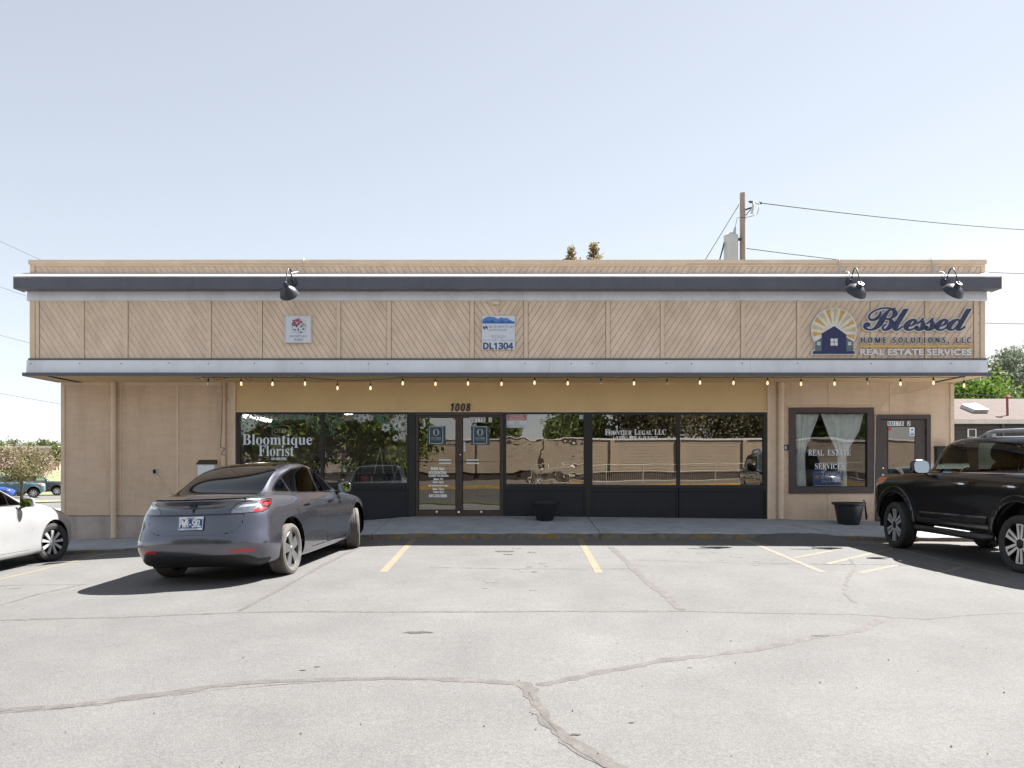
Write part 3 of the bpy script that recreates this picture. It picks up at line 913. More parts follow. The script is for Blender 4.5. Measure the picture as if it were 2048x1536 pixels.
def build_suv(label, x, y, heading, P, lite=False, res=12, name='parked_car', rack=True, cat='car', wheel='double', steer=0.0):
    car = empty(name); tag(car, label, cat)
    S = car_surface(suv_loops(), res)
    V, Fs = surf_mesh(S); sh = Shell(V)
    WBs = 2.79; rr = 0.387; ZS = 1.05
    flare = []
    for ax in (0.0, -WBs):
        _, Fs = sh.cut(Fs, lambda V: np.maximum(np.maximum(np.hypot((V[:,0]-ax), V[:,2]-0.43)-0.475, 0.40-np.abs(V[:,1])), V[:,2]-1.0))
    for s in (1, -1):
        for ax in (0.0, -WBs):
            fl, Fs = sh.cut(Fs, lambda V: np.maximum(np.maximum(np.hypot(V[:,0]-ax, V[:,2]-0.43)-0.560, 0.40-s*V[:,1]), V[:,2]-1.2))
            sh.obj(fl, 'wheel_flare', P, car, push=.028, solid=.03)
    def top(poly, zmin, r=0.05): return lambda V: np.maximum(sd_round(V[:, [0,1]], poly, r), zmin-V[:,2])
    ws = [(-1.00,-.64), (-.62,-.72), (-.52,0), (-.62,.72), (-1.00,.64)]
    g, Fs = sh.cut(Fs, top(ws, 1.15, .04)); sh.obj(g, 'windscreen', M['car_glass_clear'], car)
    rwz = [(-.62,1.27), (.62,1.27), (.56,1.62), (-.56,1.62)]
    g, Fs = sh.cut(Fs, lambda V: np.maximum(sd_round(V[:, [1,2]], rwz, .05), V[:,0]+3.45)); sh.obj(g, 'rear_window', M['car_glass'], car)
    grille = [(-.52,.66), (.52,.66), (.60,.86), (.52,1.03), (-.52,1.03), (-.60,.86)]
    g, Fs = sh.cut(Fs, lambda V: np.maximum(sd_round(V[:, [1,2]], grille, .04), .55-V[:,0])); sh.obj(g, 'grille', M['black_plastic'], car)
    def fc(V): return np.stack([np.abs(V[:,1])+np.maximum(.86-V[:,0], 0)*0.9, V[:,2]], 1)
    for s in (1, -1):
        hl = [(.66,.94), (.66,1.075), (1.0,1.10), (1.36,1.125), (1.30,1.03), (1.05,.95)]
        h, Fs = sh.cut(Fs, lambda V: np.maximum(np.maximum(sd_round(fc(V), hl, .02), .05-V[:,0]), .3-s*V[:,1]))
        am = [(1.06,1.02), (1.08,1.105), (1.35,1.125), (1.29,1.03)]
        a, h = sh.cut(h, lambda V: sd_round(fc(V), am, .01))
        ho = sh.obj(h, 'headlight', M['lamp_white'], car)
        sh.obj(a, 'indicator', M['lamp_amber'], ho)
        tl = [(.70,1.0), (.70,1.25), (.92,1.25), (.92,1.0)]
        def rc_(V): return np.stack([np.abs(V[:,1])+np.maximum(V[:,0]+3.82, 0)*0.9, V[:,2]], 1)
        t, Fs = sh.cut(Fs, lambda V: np.maximum(np.maximum(sd_round(rc_(V), tl, .02), V[:,0]+3.5), .3-s*V[:,1]))
        sh.obj(t, 'tail_lamp', M['lamp_red'], car)
    for s in (1, -1):
        fg = [(-.86,1.262), (-.90,1.33), (-1.09,1.60), (-1.20,1.648), (-1.50,1.664), (-1.74,1.262)]
        rg = [(-1.90,1.268), (-1.80,1.662), (-2.25,1.670), (-2.70,1.665), (-2.74,1.290)]
        qg = [(-2.95,1.32), (-2.90,1.66), (-3.22,1.655), (-3.46,1.60), (-3.56,1.36)]
        fr = [(-.78,1.25), (-.86,1.345), (-1.05,1.62), (-1.19,1.670), (-1.9,1.685), (-2.78,1.685), (-2.80,1.275)]
        panes = []
        for p in (fg, rg, qg):
            g, Fs = sh.cut(Fs, lambda V: side(V, p, s, r=.03)); panes.append(g)
        f_, Fs = sh.cut(Fs, lambda V: side(V, fr, s, r=.02)); sh.obj(f_, 'window_frame', M['gloss_black'], car)
        sh.obj(panes[2], 'quarter_window', M['car_glass'], car)
        bl = [(-.80,1.232), (-.80,1.245), (-2.82,1.268), (-2.82,1.253)]
        b_, Fs = sh.cut(Fs, lambda V: side(V, bl, s)); sh.obj(b_, 'belt_trim', M['chrome'], car)
        fd = [(-.66,1.225), (-1.80,1.245), (-1.83,1.10), (-1.80,.80), (-1.78,.56), (-.70,.56)]
        rd = [(-1.81,1.245), (-2.86,1.262), (-2.84,1.10), (-2.62,1.0), (-2.40,.86), (-2.28,.70), (-2.25,.56), (-1.79,.56), (-1.81,.80), (-1.84,1.10)]
        for p, pane, hx, gm in ((fd, panes[0], -1.62, M['car_glass_clear']), (rd, panes[1], -2.62, M['car_glass_mid'])):
            line, Fs = sh.cut(Fs, lambda V: np.abs(side(V, p, s))-.006)
            d, Fs = sh.cut(Fs, lambda V: side(V, p, s))
            do = sh.obj(d, 'door', P, car)
            sh.obj(pane, 'window', gm, do)
            h = MB(); h.tube([(hx-.11, s*.915, 1.085), (hx-.09, s*.955, 1.09), (hx+.09, s*.955, 1.09), (hx+.11, s*.915, 1.085)], .017, 8)
            h.build('handle', M['chrome'], do, local=True, smooth=True)
            if gm is M['car_glass_mid']:
                dv = MB(); dv.tube([(-2.66, s*.83, 1.275), (-2.60, s*.745, 1.655)], .012, 6); dv.build('divider', M['gloss_black'], do, local=True)
        mo = MB(); mo.add([(-.68, s*.918, .555), (-2.20, s*.918, .555), (-2.20, s*.918, .67), (-.68, s*.918, .64),
                           (-.68, s*.942, .575), (-2.20, s*.942, .575), (-2.20, s*.942, .645), (-.68, s*.942, .62)],
                          [(4,5,6,7), (0,1,5,4), (3,7,6,2), (0,4,7,3), (1,2,6,5)])
        mo.build('side_moulding', P, car, local=True)
        st = MB(); st.tube([(-.52, s*.86, .40), (-.66, s*.93, .385), (-2.15, s*.93, .385), (-2.28, s*.86, .40)], .05, 10)
        st.build('side_step', M['step_black'], car, local=True, smooth=True)
        mirror(car, -.82, s*.915, 1.315, s, P, w=.25, h=.215, depth=.18)
        if rack:
            k = MB()
            k.tube([(-1.62, s*.62, 1.735), (-1.80, s*.62, 1.80), (-1.95, s*.62, 1.825), (-3.0, s*.60, 1.83), (-3.22, s*.60, 1.76)], [.022, .03, .028, .028, .022], 8)
            k.box(-1.92, -1.80, s*.59, s*.65, 1.74, 1.80); k.box(-3.1, -2.98, s*.57, s*.63, 1.73, 1.81)
            k.build('roof_rail', M['rail_silver'], car, smooth=True, local=True, angle=40)
    sh.obj(Fs, 'body', P, car)
    G = inner_shell(S, car, 7, res, .03)
    Gm = surf_mesh(G); ish = Shell(Gm[0]); Gf = Gm[1]
    for ax in (0.0, -WBs):
        _, Gf = ish.cut(Gf, lambda V: np.maximum(np.maximum(np.hypot(V[:,0]-ax, V[:,2]-0.43)-0.485, 0.40-np.abs(V[:,1])), V[:,2]-1.0))
    ish.obj(Gf, 'inner_panel', M['dark_void'], car)
    fl = MB(); fl.box(-3.6, .6, -.74, .74, .42, .47); fl.build('floor_pan', M['dark_void'], car, local=True)
    for ax in (0.0, -WBs): arch_liner(car, ax, .49, .86, .43)
    if not lite:
        db = MB(); db.box(-.95, -.60, -.72, .72, .9, 1.16); db.build('dashboard', M['seat_dark'], car, local=True)
        sw = MB(); sw.lathe([(.17+.016*cos(2*pi*k/8), .016*sin(2*pi*k/8)) for k in range(9)], (-1.12, .37, 1.16), (-1, 0, .5), 24)
        sw.box(-1.13, -.95, .35, .39, 1.06, 1.14)
        sw.build('steering_wheel', M['seat_dark'], car, smooth=True, local=True)
        seats(car, (-1.55, -2.5), .38, .78, .62)
    for s in (1, -1):
        make_wheel(car, 0, s*.80, rr, .255, .292, wheel, s, steer, None, ZS)
        make_wheel(car, -WBs, s*.80, rr, .255, .292, wheel, s, 0, None, ZS)
    place_car(car, x, y, heading, WBs, ZS)
    return car
M['car_glass_mid'] = glass('car_glass_mid', (0.26,0.29,0.26), 0.05, ior=1.4)
M['step_black'] = pm('step_black', (0.015,0.015,0.016), 0.35, coat=0.3)
M['rail_silver'] = pm('rail_silver', (0.45,0.47,0.5), 0.35, metal=0.7)

# ---------------- the white compact car
def compact_loops():
    def sd(xs, ys, zs): return [(a, b, c) for a, b, c in zip(xs, ys, zs)]
    X = (.25, -.6, -1.4, -2.25, -2.9)
    return [
     dict(f=(.66,.20,2.3), side=sd(X,(.70,.72,.72,.72,.70),(.17,.17,.17,.17,.19)), r=(-3.3,.24,3)),
     dict(f=(.82,.21,2.3), side=sd(X,(.82,.83,.83,.83,.82),(.19,.19,.19,.19,.22)), r=(-3.48,.28,3.2)),
     dict(f=(.90,.30,2.3), side=sd(X,(.875,.865,.865,.87,.87),(.29,.27,.27,.28,.33)), r=(-3.56,.38,3.2)),
     dict(f=(.93,.45,2.3), side=sd(X,(.885,.875,.875,.885,.885),(.44,.42,.42,.44,.47)), r=(-3.60,.52,3.4)),
     dict(f=(.92,.58,2.3), side=sd(X,(.885,.885,.89,.895,.885),(.60,.62,.63,.65,.67)), r=(-3.57,.68,3.3)),
     dict(f=(.86,.68,2.3), side=sd(X,(.865,.88,.885,.89,.865),(.73,.78,.80,.83,.85)), r=(-3.52,.86,3.2)),
     dict(f=(.74,.775,2.3), side=sd((.20,-.6,-1.4,-2.25,-2.9),(.815,.855,.865,.865,.835),(.82,.89,.91,.94,.96)), r=(-3.50,.98,3.0)),
     dict(f=(.52,.865,2.3), side=sd((.05,-.65,-1.4,-2.25,-2.85),(.755,.815,.835,.825,.79),(.90,.935,.955,.99,1.01)), r=(-3.49,1.05,2.8)),
     dict(f=(.05,.985,2.4), side=sd((-.25,-.8,-1.45,-2.25,-2.8),(.735,.79,.81,.795,.75),(.985,.985,.975,1.01,1.03)), r=(-3.42,1.10,2.7)),
     dict(f=(-.46,1.075,2.6), side=sd((-.64,-.93,-1.5,-2.25,-2.75),(.72,.765,.785,.765,.72),(1.05,1.005,1.01,1.04,1.07)), r=(-3.36,1.15,2.6)),
     dict(f=(-.92,1.28,2.6), side=sd((-1.04,-1.27,-1.65,-2.25,-2.7),(.665,.70,.71,.69,.65),(1.245,1.25,1.24,1.25,1.25)), r=(-3.18,1.27,2.6)),
     dict(f=(-1.40,1.40,2.7), side=sd((-1.48,-1.6,-1.85,-2.3,-2.7),(.565,.59,.60,.59,.55),(1.37,1.39,1.40,1.395,1.375)), r=(-2.98,1.375,2.6)),
     dict(f=(-1.65,1.44,2.7), side=sd((-1.70,-1.78,-1.92,-2.2,-2.45),(.36,.385,.39,.38,.35),(1.43,1.437,1.44,1.437,1.428)), r=(-2.62,1.425,2.6)),
     dict(f=(-1.9,1.452,2.7), side=sd((-1.92,-1.95,-2.0,-2.1,-2.15),(0,0,0,0,0),(1.453,1.454,1.454,1.453,1.452)), r=(-2.2,1.45,2.6)),
    ]

def build_compact(label, x, y, heading, P, res=12, steer=0.0, lite=False):
    car = empty('parked_car'); tag(car, label, 'car')
    S = car_surface(compact_loops(), res)
    V, Fs = surf_mesh(S); sh = Shell(V)
    WBs = 2.64; rr = 0.322
    for ax in (0.0, -WBs):
        _, Fs = sh.cut(Fs, lambda V: np.maximum(np.hypot(V[:,0]-ax, V[:,2]-0.33)-0.378, 0.45-np.abs(V[:,1])))
    def top(poly, zmin, r=0.05): return lambda V: np.maximum(sd_round(V[:, [0,1]], poly, r), zmin-V[:,2])
    ws = [(-1.42,-.50), (-.80,-.65), (-.66,-.62), (-.54,0), (-.66,.62), (-.80,.65), (-1.42,.50)]
    g, Fs = sh.cut(Fs, top(ws, .95, .03)); sh.obj(g, 'windscreen', M['car_glass_mid'], car)
    rw = [(-3.30,-.5), (-2.95,-.5), (-2.95,.5), (-3.30,.5)]
    g, Fs = sh.cut(Fs, top(rw, 1.1, .04)); sh.obj(g, 'rear_window', M['car_glass'], car)
    gr = [(-.58,.25), (.58,.25), (.45,.56), (-.45,.56)]
    g, Fs = sh.cut(Fs, lambda V: np.maximum(sd_round(V[:, [1,2]], gr, .04), .5-V[:,0])); sh.obj(g, 'grille', M['black_plastic'], car)
    def fc(V): return np.stack([np.abs(V[:,1])+np.maximum(.88-V[:,0], 0)*0.9, V[:,2]], 1)
    for s in (1, -1):
        hl = [(.50,.655), (.62,.70), (.90,.755), (1.20,.815), (1.42,.855), (1.36,.80), (1.26,.735), (1.10,.70), (.8,.66)]
        h, Fs = sh.cut(Fs, lambda V: np.maximum(np.maximum(sd_round(fc(V), hl, .015), .05-V[:,0]), .3-s*V[:,1]))
        am = [(1.10,.70), (1.12,.755), (1.28,.76), (1.24,.72)]
        a, h = sh.cut(h, lambda V: sd_round(fc(V), am, .005))
        ho = sh.obj(h, 'headlight', M['lamp_smoked'], car)
        sh.obj(a, 'indicator', M['lamp_amber'], ho)
    for s in (1, -1):
        dlo = [(-.62,1.005), (-.98,1.235), (-1.30,1.325), (-1.55,1.375), (-1.95,1.385), (-2.35,1.365), (-2.68,1.28), (-2.84,1.14), (-2.8,1.085), (-2.25,1.04), (-1.45,1.008)]
        df, Fs = sh.cut(Fs, lambda V: side(V, dlo, s, r=.015))
        sail = [(-.68,1.012), (-.955,1.19), (-.965,1.02)]
        fg = [(-.99,1.025), (-.99,1.205), (-1.05,1.24), (-1.32,1.312), (-1.55,1.358), (-1.68,1.362), (-1.70,1.028)]
        rg = [(-1.77,1.362), (-1.95,1.370), (-2.34,1.352), (-2.62,1.275), (-2.72,1.16), (-2.70,1.098), (-2.25,1.06), (-1.78,1.035)]
        panes = []
        for p in (fg, rg, sail):
            g, df = sh.cut(df, lambda V: side(V, p, s, r=.012)); panes.append(g)
        sh.obj(df, 'window_frame', M['gloss_black'], car)
        sh.obj(panes[2], 'quarter_window', M['car_glass'], car)
        fd = [(-.66,.985), (-1.73,1.01), (-1.72,.27), (-.66,.27), (-.60,.6)]
        rd = [(-1.74,1.01), (-2.62,1.05), (-2.4,.72), (-2.2,.50), (-2.12,.27), (-1.73,.27)]
        for p, pane, hx in ((fd, panes[0], -1.52), (rd, panes[1], -2.35)):
            line, Fs = sh.cut(Fs, lambda V: np.abs(side(V, p, s))-.0035)
            d, Fs = sh.cut(Fs, lambda V: side(V, p, s))
            do = sh.obj(d, 'door', P, car); sh.obj(pane, 'window', M['car_glass'], do)
            h = MB(); h.tube([(hx-.10, s*.875, .865), (hx-.08, s*.905, .868), (hx+.08, s*.905, .868), (hx+.10, s*.875, .865)], .013, 8)
            h.build('handle', P, do, local=True, smooth=True)
        mirror(car, -.80, s*.87, 1.04, s, M['mirror_shell'], w=.20, h=.155)
    sh.obj(Fs, 'body', P, car)
    G = inner_shell(S, car, 7, res, .03)
    Gm = surf_mesh(G); ish = Shell(Gm[0]); Gf = Gm[1]
    for ax in (0.0, -WBs):
        _, Gf = ish.cut(Gf, lambda V: np.maximum(np.hypot(V[:,0]-ax, V[:,2]-0.33)-0.385, 0.45-np.abs(V[:,1])))
    ish.obj(Gf, 'inner_panel', M['dark_void'], car)
    fl = MB(); fl.box(-3.3, .6, -.68, .68, .18, .22); fl.build('floor_pan', M['dark_void'], car, local=True)
    for ax in (0.0, -WBs): arch_liner(car, ax, .39, .82, .33)
    if not lite: seats(car, (-1.45, -2.35), .36, .45, .60)
    for s in (1, -1):
        make_wheel(car, 0, s*.765, rr, .205, .222, 'multi', s, steer)
        make_wheel(car, -WBs, s*.765, rr, .205, .222, 'multi', s, 0)
    place_car(car, x, y, heading, WBs)
    return car
M['mirror_shell'] = pm('mirror_shell', (0.42,0.43,0.45), .35, coat=.5)
M['lamp_smoked'] = pm('lamp_smoked', (0.035,0.038,0.042), 0.12, metal=0.3, coat=1.0, var=0.4, scale=30)
M['gap_grey'] = pm('gap_grey', (0.12,0.12,0.12), 0.8)
# ------------------------------------------------------------------ ground, road, pavement
def asphalt(name, c, var=0.10, patch=0.10, speck=0.38):
    m = bpy.data.materials.new(name); m.use_nodes = True
    nt = m.node_tree; b = nt.nodes['Principled BSDF']; b.inputs['Roughness'].default_value = 0.9
    b.inputs['Specular IOR Level'].default_value = 0.25
    t = nt.nodes.new('ShaderNodeTexCoord')
    def noise(sc, det, rgh=0.6):
        n = nt.nodes.new('ShaderNodeTexNoise'); n.inputs['Scale'].default_value = sc
        n.inputs['Detail'].default_value = det; n.inputs['Roughness'].default_value = rgh
        nt.links.new(t.outputs['Object'], n.inputs['Vector']); return n
    def ramp(n, a, bb, ca, cb):
        r = nt.nodes.new('ShaderNodeValToRGB'); r.color_ramp.elements[0].position = a; r.color_ramp.elements[1].position = bb
        r.color_ramp.elements[0].color = ca; r.color_ramp.elements[1].color = cb
        nt.links.new(n.outputs[0], r.inputs[0]); return r
    def mult(a, bb):
        x = nt.nodes.new('ShaderNodeMixRGB'); x.blend_type = 'MULTIPLY'; x.inputs[0].default_value = 1
        nt.links.new(a.outputs[0], x.inputs[1]); nt.links.new(bb.outputs[0], x.inputs[2]); return x
    big = ramp(noise(0.22, 6), .35, .65, tuple(x*(1-patch) for x in c[:3])+(1,), tuple(x*(1+patch) for x in c[:3])+(1,))
    mid = ramp(noise(1.7, 7, .65), .3, .7, (1-var, 1-var, 1-var, 1), (1+var*.6, 1+var*.58, 1+var*.55, 1))
    fine = ramp(noise(75, 2, .7), .32, .62, (1-speck*.55, 1-speck*.55, 1-speck*.53, 1), (1+speck*.2, 1+speck*.2, 1+speck*.19, 1))
    fine2 = ramp(noise(28, 3, .7), .3, .65, (1-speck*.30, 1-speck*.30, 1-speck*.3, 1), (1+speck*.12, 1+speck*.12, 1+speck*.12, 1))
    spot = ramp(noise(9, 2, .5), .205, .235, (.62, .61, .6, 1), (1, 1, 1, 1))
    x = mult(mult(mult(mult(big, mid), fine), fine2), spot)
    nt.links.new(x.outputs[0], b.inputs['Base Color'])
    bp = nt.nodes.new('ShaderNodeBump'); bp.inputs['Strength'].default_value = 0.55; bp.inputs['Distance'].default_value = 0.008
    nt.links.new(noise(75, 3).outputs[0], bp.inputs['Height']); nt.links.new(bp.outputs[0], b.inputs['Normal'])
    return m

M['asphalt'] = asphalt('asphalt', (0.136, 0.1318, 0.1282))
M['asphalt_patch'] = asphalt('asphalt_patch', (0.12, 0.12, 0.12), speck=1.0)
M['street_asphalt'] = asphalt('street_asphalt', (0.14, 0.133, 0.13))
M['sealant'] = pm('sealant', (0.088, 0.079, 0.073), 0.85, var=0.2, scale=9, bump=0.5, bscale=40)
M['crack_dark'] = pm('crack_dark', (0.075, 0.068, 0.062), 0.9, var=0.4, scale=12)
M['oil'] = pm('oil', (0.048, 0.043, 0.04), 0.9, var=0.5, scale=14)
M['concrete'] = pm('concrete', (0.32, 0.345, 0.375), 0.85, var=0.14, scale=2.5, bump=0.3, bscale=90, grime=0.25)
M['foundation'] = pm('foundation', (0.50, 0.43, 0.38), 0.9, var=0.15, scale=2.5, bump=0.4, bscale=50, grime=0.3)
M['grass'] = pm('grass', (0.17, 0.185, 0.09), 0.95, var=0.35, scale=1.2, bump=0.6, bscale=25, bdist=0.05, detail=8)
M['dry_ground'] = pm('dry_ground', (0.26, 0.23, 0.16), 0.95, var=0.25, scale=0.3, detail=8)

def curb_paint():
    m = pm('curb_paint', (0.17, 0.15, 0.125), 0.9, var=0.3, scale=9, bump=0.5, bscale=50)
    nt = m.node_tree; b = nt.nodes['Principled BSDF']
    t = nt.nodes.new('ShaderNodeTexCoord')
    n = nt.nodes.new('ShaderNodeTexNoise'); n.inputs['Scale'].default_value = 5.0; n.inputs['Detail'].default_value = 8; n.inputs['Roughness'].default_value = .75
    r = nt.nodes.new('ShaderNodeValToRGB'); r.color_ramp.elements[0].position = .5; r.color_ramp.elements[1].position = .6
    nt.links.new(t.outputs['Object'], n.inputs['Vector']); nt.links.new(n.outputs[0], r.inputs[0])
    mx_ = nt.nodes.new('ShaderNodeMixRGB'); mx_.inputs[2].default_value = (0.26, 0.18, 0.055, 1)
    src = b.inputs['Base Color'].links[0].from_socket
    nt.links.new(src, mx_.inputs[1]); nt.links.new(r.outputs[0], mx_.inputs[0]); nt.links.new(mx_.outputs[0], b.inputs['Base Color'])
    return m
M['curb_paint'] = curb_paint()

def worn_yellow():
    m = pm('worn_yellow', (0.185, 0.152, 0.09), 0.85, var=0.12, scale=5)
    nt = m.node_tree; b = nt.nodes['Principled BSDF']
    t = nt.nodes.new('ShaderNodeTexCoord')
    n = nt.nodes.new('ShaderNodeTexNoise'); n.inputs['Scale'].default_value = 22.0; n.inputs['Detail'].default_value = 8; n.inputs['Roughness'].default_value = .8
    r = nt.nodes.new('ShaderNodeValToRGB'); r.color_ramp.elements[0].position = .47; r.color_ramp.elements[1].position = .62
    nt.links.new(t.outputs['Object'], n.inputs['Vector']); nt.links.new(n.outputs[0], r.inputs[0])
    mx_ = nt.nodes.new('ShaderNodeMixRGB'); mx_.inputs[2].default_value = (0.145, 0.135, 0.12, 1)
    src = b.inputs['Base Color'].links[0].from_socket
    nt.links.new(src, mx_.inputs[1]); nt.links.new(r.outputs[0], mx_.inputs[0]); nt.links.new(mx_.outputs[0], b.inputs['Base Color'])
    return m
M['worn_yellow'] = worn_yellow()
def ragged(m, c, lo_, hi_, sc):
    nt = m.node_tree; b = nt.nodes['Principled BSDF']
    t = nt.nodes.new('ShaderNodeTexCoord')
    n = nt.nodes.new('ShaderNodeTexNoise'); n.inputs['Scale'].default_value = sc; n.inputs['Detail'].default_value = 9; n.inputs['Roughness'].default_value = .78
    r = nt.nodes.new('ShaderNodeValToRGB'); r.color_ramp.elements[0].position = lo_; r.color_ramp.elements[1].position = hi_
    nt.links.new(t.outputs['Object'], n.inputs['Vector']); nt.links.new(n.outputs[0], r.inputs[0])
    mx_ = nt.nodes.new('ShaderNodeMixRGB'); mx_.inputs[2].default_value = c
    src = b.inputs['Base Color'].links[0].from_socket
    nt.links.new(src, mx_.inputs[1]); nt.links.new(r.outputs[0], mx_.inputs[0]); nt.links.new(mx_.outputs[0], b.inputs['Base Color'])
ragged(M['sealant'], (0.125, 0.118, 0.113, 1), .54, .68, 9)
M['faded_yellow'] = pm('faded_yellow', (0.155, 0.137, 0.108), 0.85, var=0.25, scale=14, detail=8)

def sheet(name, xs, ys, dz, mat, kind='structure'):
    m = MB(); nx, ny = len(xs), len(ys)
    m.add([(x, y, T(x, y)+dz) for y in ys for x in xs], [(j*nx+i, j*nx+i+1, (j+1)*nx+i+1, (j+1)*nx+i) for j in range(ny-1) for i in range(nx-1)])
    o = m.build(name, mat, smooth=True); tag(o, kind=kind); return o

def spread(a, b, n): return [a+(b-a)*i/n for i in range(n+1)]
far = [-900, -400, -200, -110]
sheet('ground', far+spread(-80, 80, 64)+[110, 200, 400, 900], [-300, -150, -80]+spread(-50, 120, 68)+[150, 220, 400, 800, 1500], -0.035, M['dry_ground'])
KX = sorted(set(spread(-30, 30, 120)+[a for a, b in ZC if -30 < a < 30])); KY = sorted(set(spread(-11.5, 30, 83)+[-2.0, 12.0, CURB_Y]))
lot = sheet('parking_lot', KX, KY, 0.0, M['asphalt'])
# street to the west, its far strip of grass and the lot beyond it
sheet('street', spread(-90, -10, 60), spread(39.5, 55, 12), 0.002, M['street_asphalt'])
sheet('far_sidewalk', spread(-90, -10, 60), spread(36.5, 39.4, 4), 0.06, M['concrete'])
sheet('grass_strip', spread(-90, -10, 60), spread(55.2, 59.5, 4), 0.05, M['grass'])
sheet('far_kerb', spread(-90, -10, 60), spread(54.6, 55.2, 2), 0.09, M['concrete'])
sheet('far_parking_lot', spread(-90, -10, 60), spread(59.5, 73, 8), 0.006, M['street_asphalt'])
sheet('verge', spread(-14, 3, 34), spread(-2.7, -1.3, 4), 0.03, pm('verge_grass', (0.05, 0.065, 0.02), .95, var=.3, scale=4))
M['dark_road'] = asphalt('dark_road', (0.07, 0.066, 0.062))
sheet('back_street', spread(-40, 40, 40), [-8.4, -6, -4, -2.75], 0.006, M['dark_road'])
sheet('lawn', spread(-120, -5, 60), spread(73, 113, 40), 0.02, M['grass'])

# the walk in front of the shops: slabs with joints, a worn painted kerb
walk = empty('sidewalk', (0, 15.7, 0)); tag(walk, kind='structure')
joints = [-16, -10.85, -6.70, -2.54, 1.60, 5.80, 9.9, 14]
for a, b in zip(joints, joints[1:]):
    m = MB(); xs = spread(a+.007, b-.007, 16); nx = len(xs)
    rows = []
    for fr in (0.0, 0.05, 0.35, 0.7, 1.0):
        yy = CURB_Y+0.03+(WALL_Y+0.02-CURB_Y-0.03)*fr
        rows.append([(x, yy, pl(x, ZT)+(pl(x, ZW)-pl(x, ZT))*fr+0.004*sin(x*7.3)*(1-fr)) for x in xs])
    rows.insert(0, [(x, CURB_Y+0.008+0.004*sin(x*31), pl(x, ZT)-0.018+0.006*sin(x*17+1)) for x in xs])
    m.add([p for r_ in rows for p in r_], [(j*nx+i, j*nx+i+1, (j+1)*nx+i+1, (j+1)*nx+i) for j in range(len(rows)-1) for i in range(nx-1)])
    for e in (0, -1):   # joint sides
        n0 = len(m.v)
        m.add([r_[e] for r_ in rows]+[(r_[e][0], r_[e][1], r_[e][2]-.08) for r_ in rows], [(i, i+1, len(rows)+i+1, len(rows)+i) for i in range(len(rows)-1)])
    m.build('slab', M['concrete'], walk)
    k = MB()
    up = [(x, CURB_Y+0.008+0.004*sin(x*31), pl(x, ZT)-0.018+0.006*sin(x*17+1)) for x in xs]
    dn = [(x, CURB_Y-0.012+0.006*sin(x*13), T(x, CURB_Y)-0.05) for x in xs]
    k.add(dn+up, [(i, i+1, nx+i+1, nx+i) for i in range(nx-1)])
    k.build('kerb', M['curb_paint'], walk)
bed = MB(); xs = spread(-16, 14, 40)
bed.add([(x, CURB_Y+0.02, pl(x, ZT)-0.06) for x in xs]+[(x, WALL_Y+.1, pl(x, ZW)-0.06) for x in xs], [(i, i+1, 41+i+1, 41+i) for i in range(40)])
bed.build('joint_bed', M['crack_dark'], walk)

# asphalt ramp up to the walk
rp = MB(); xs = spread(4.22, 6.18, 24); ys = spread(13.45, CURB_Y-0.004, 14); nx = len(xs)
for y in ys:
    for x in xs:
        u = (y-13.45)/(CURB_Y-13.45)
        wdt = 0.86+0.10*(1-u)+0.03*sin(u*9)
        e = abs(x-5.2-0.10*(1-u))/wdt
        q = max(0, 1-e**4)*min(1, max(0, u*1.12-0.06))**0.9
        rp.v.append((x, y, T(x, y)-0.004+0.125*q+0.004*math.sin(x*23+y*31)*q))
for j in range(len(ys)-1):
    for i in range(nx-1): rp.f.append((j*nx+i, j*nx+i+1, (j+1)*nx+i+1, (j+1)*nx+i)); rp.mi.append(0)
tag(rp.build('asphalt_ramp', M['asphalt_patch'], smooth=True), kind='structure')

# strips laid on the lot: painted bay lines, sealed cracks
def strip(name, pts, w, mat, dz, jit=0.0, step=0.06, seed=1, wj=0.25):
    r = random.Random(seed)
    P = [Vector((a, b, 0)) for a, b in pts]
    dense = []
    for a, b in zip(P, P[1:]):
        n = max(1, int((b-a).length/step))
        dense += [a+(b-a)*i/n for i in range(n)]
    dense.append(P[-1])
    m = MB(); L_, R_ = [], []
    off = 0; ww = 1
    for i, p in enumerate(dense):
        t = (dense[min(i+1, len(dense)-1)]-dense[max(i-1, 0)]).normalized(); nn = Vector((-t.y, t.x, 0))
        off = off*.8+r.uniform(-jit, jit); ww = max(.25, ww*.7+.3*(1+r.uniform(-wj, wj)*3)) if jit else 1
        wl = w/2*ww*(1+(r.uniform(-wj, wj) if jit else 0)); wr = w/2*ww*(1+(r.uniform(-wj, wj) if jit else 0))
        for lst, s, q in ((L_, 1, wl), (R_, -1, wr)):
            c = p+nn*(off+s*q); lst.append((c.x, c.y, T(c.x, c.y)+dz))
    n = len(dense)
    m.add(L_+R_, [(i, n+i, n+i+1, i+1) for i in range(n-1)])
    return m.build(name, mat, lot)
gp = lambda L_: [GP(*p) for p in L_]
for a, b, w in (((828,1077.5),(766,1144),.105), ((1159,1077.5),(1198,1146),.105), ((211,1107),(-40,1168),.10)):
    strip('parking_line', gp([a, b]), w, M['worn_yellow'], .002)
for a, b, w in (((1483,1077),(1647,1145),.10), ((1588,1116),(1678,1099),.10), ((1655,1128),(1800,1094),.10), ((1720,1146),(1795,1130),.10),
                ((1740,1084),(2012,1152),.10), ((1876,1147),(1925,1134),.10)):
    strip('parking_line', gp([a, b]), w, M['faded_yellow'], .0021)
strip('sealed_crack', gp([(-60,1243),(200,1236),(475,1225),(740,1224),(1024,1223),(1200,1223),(1360,1222),(1520,1226),(1700,1228),(1850,1238),(1950,1229),(2100,1222)]), .055, M['sealant'], .0016, .006, seed=2, wj=.35)
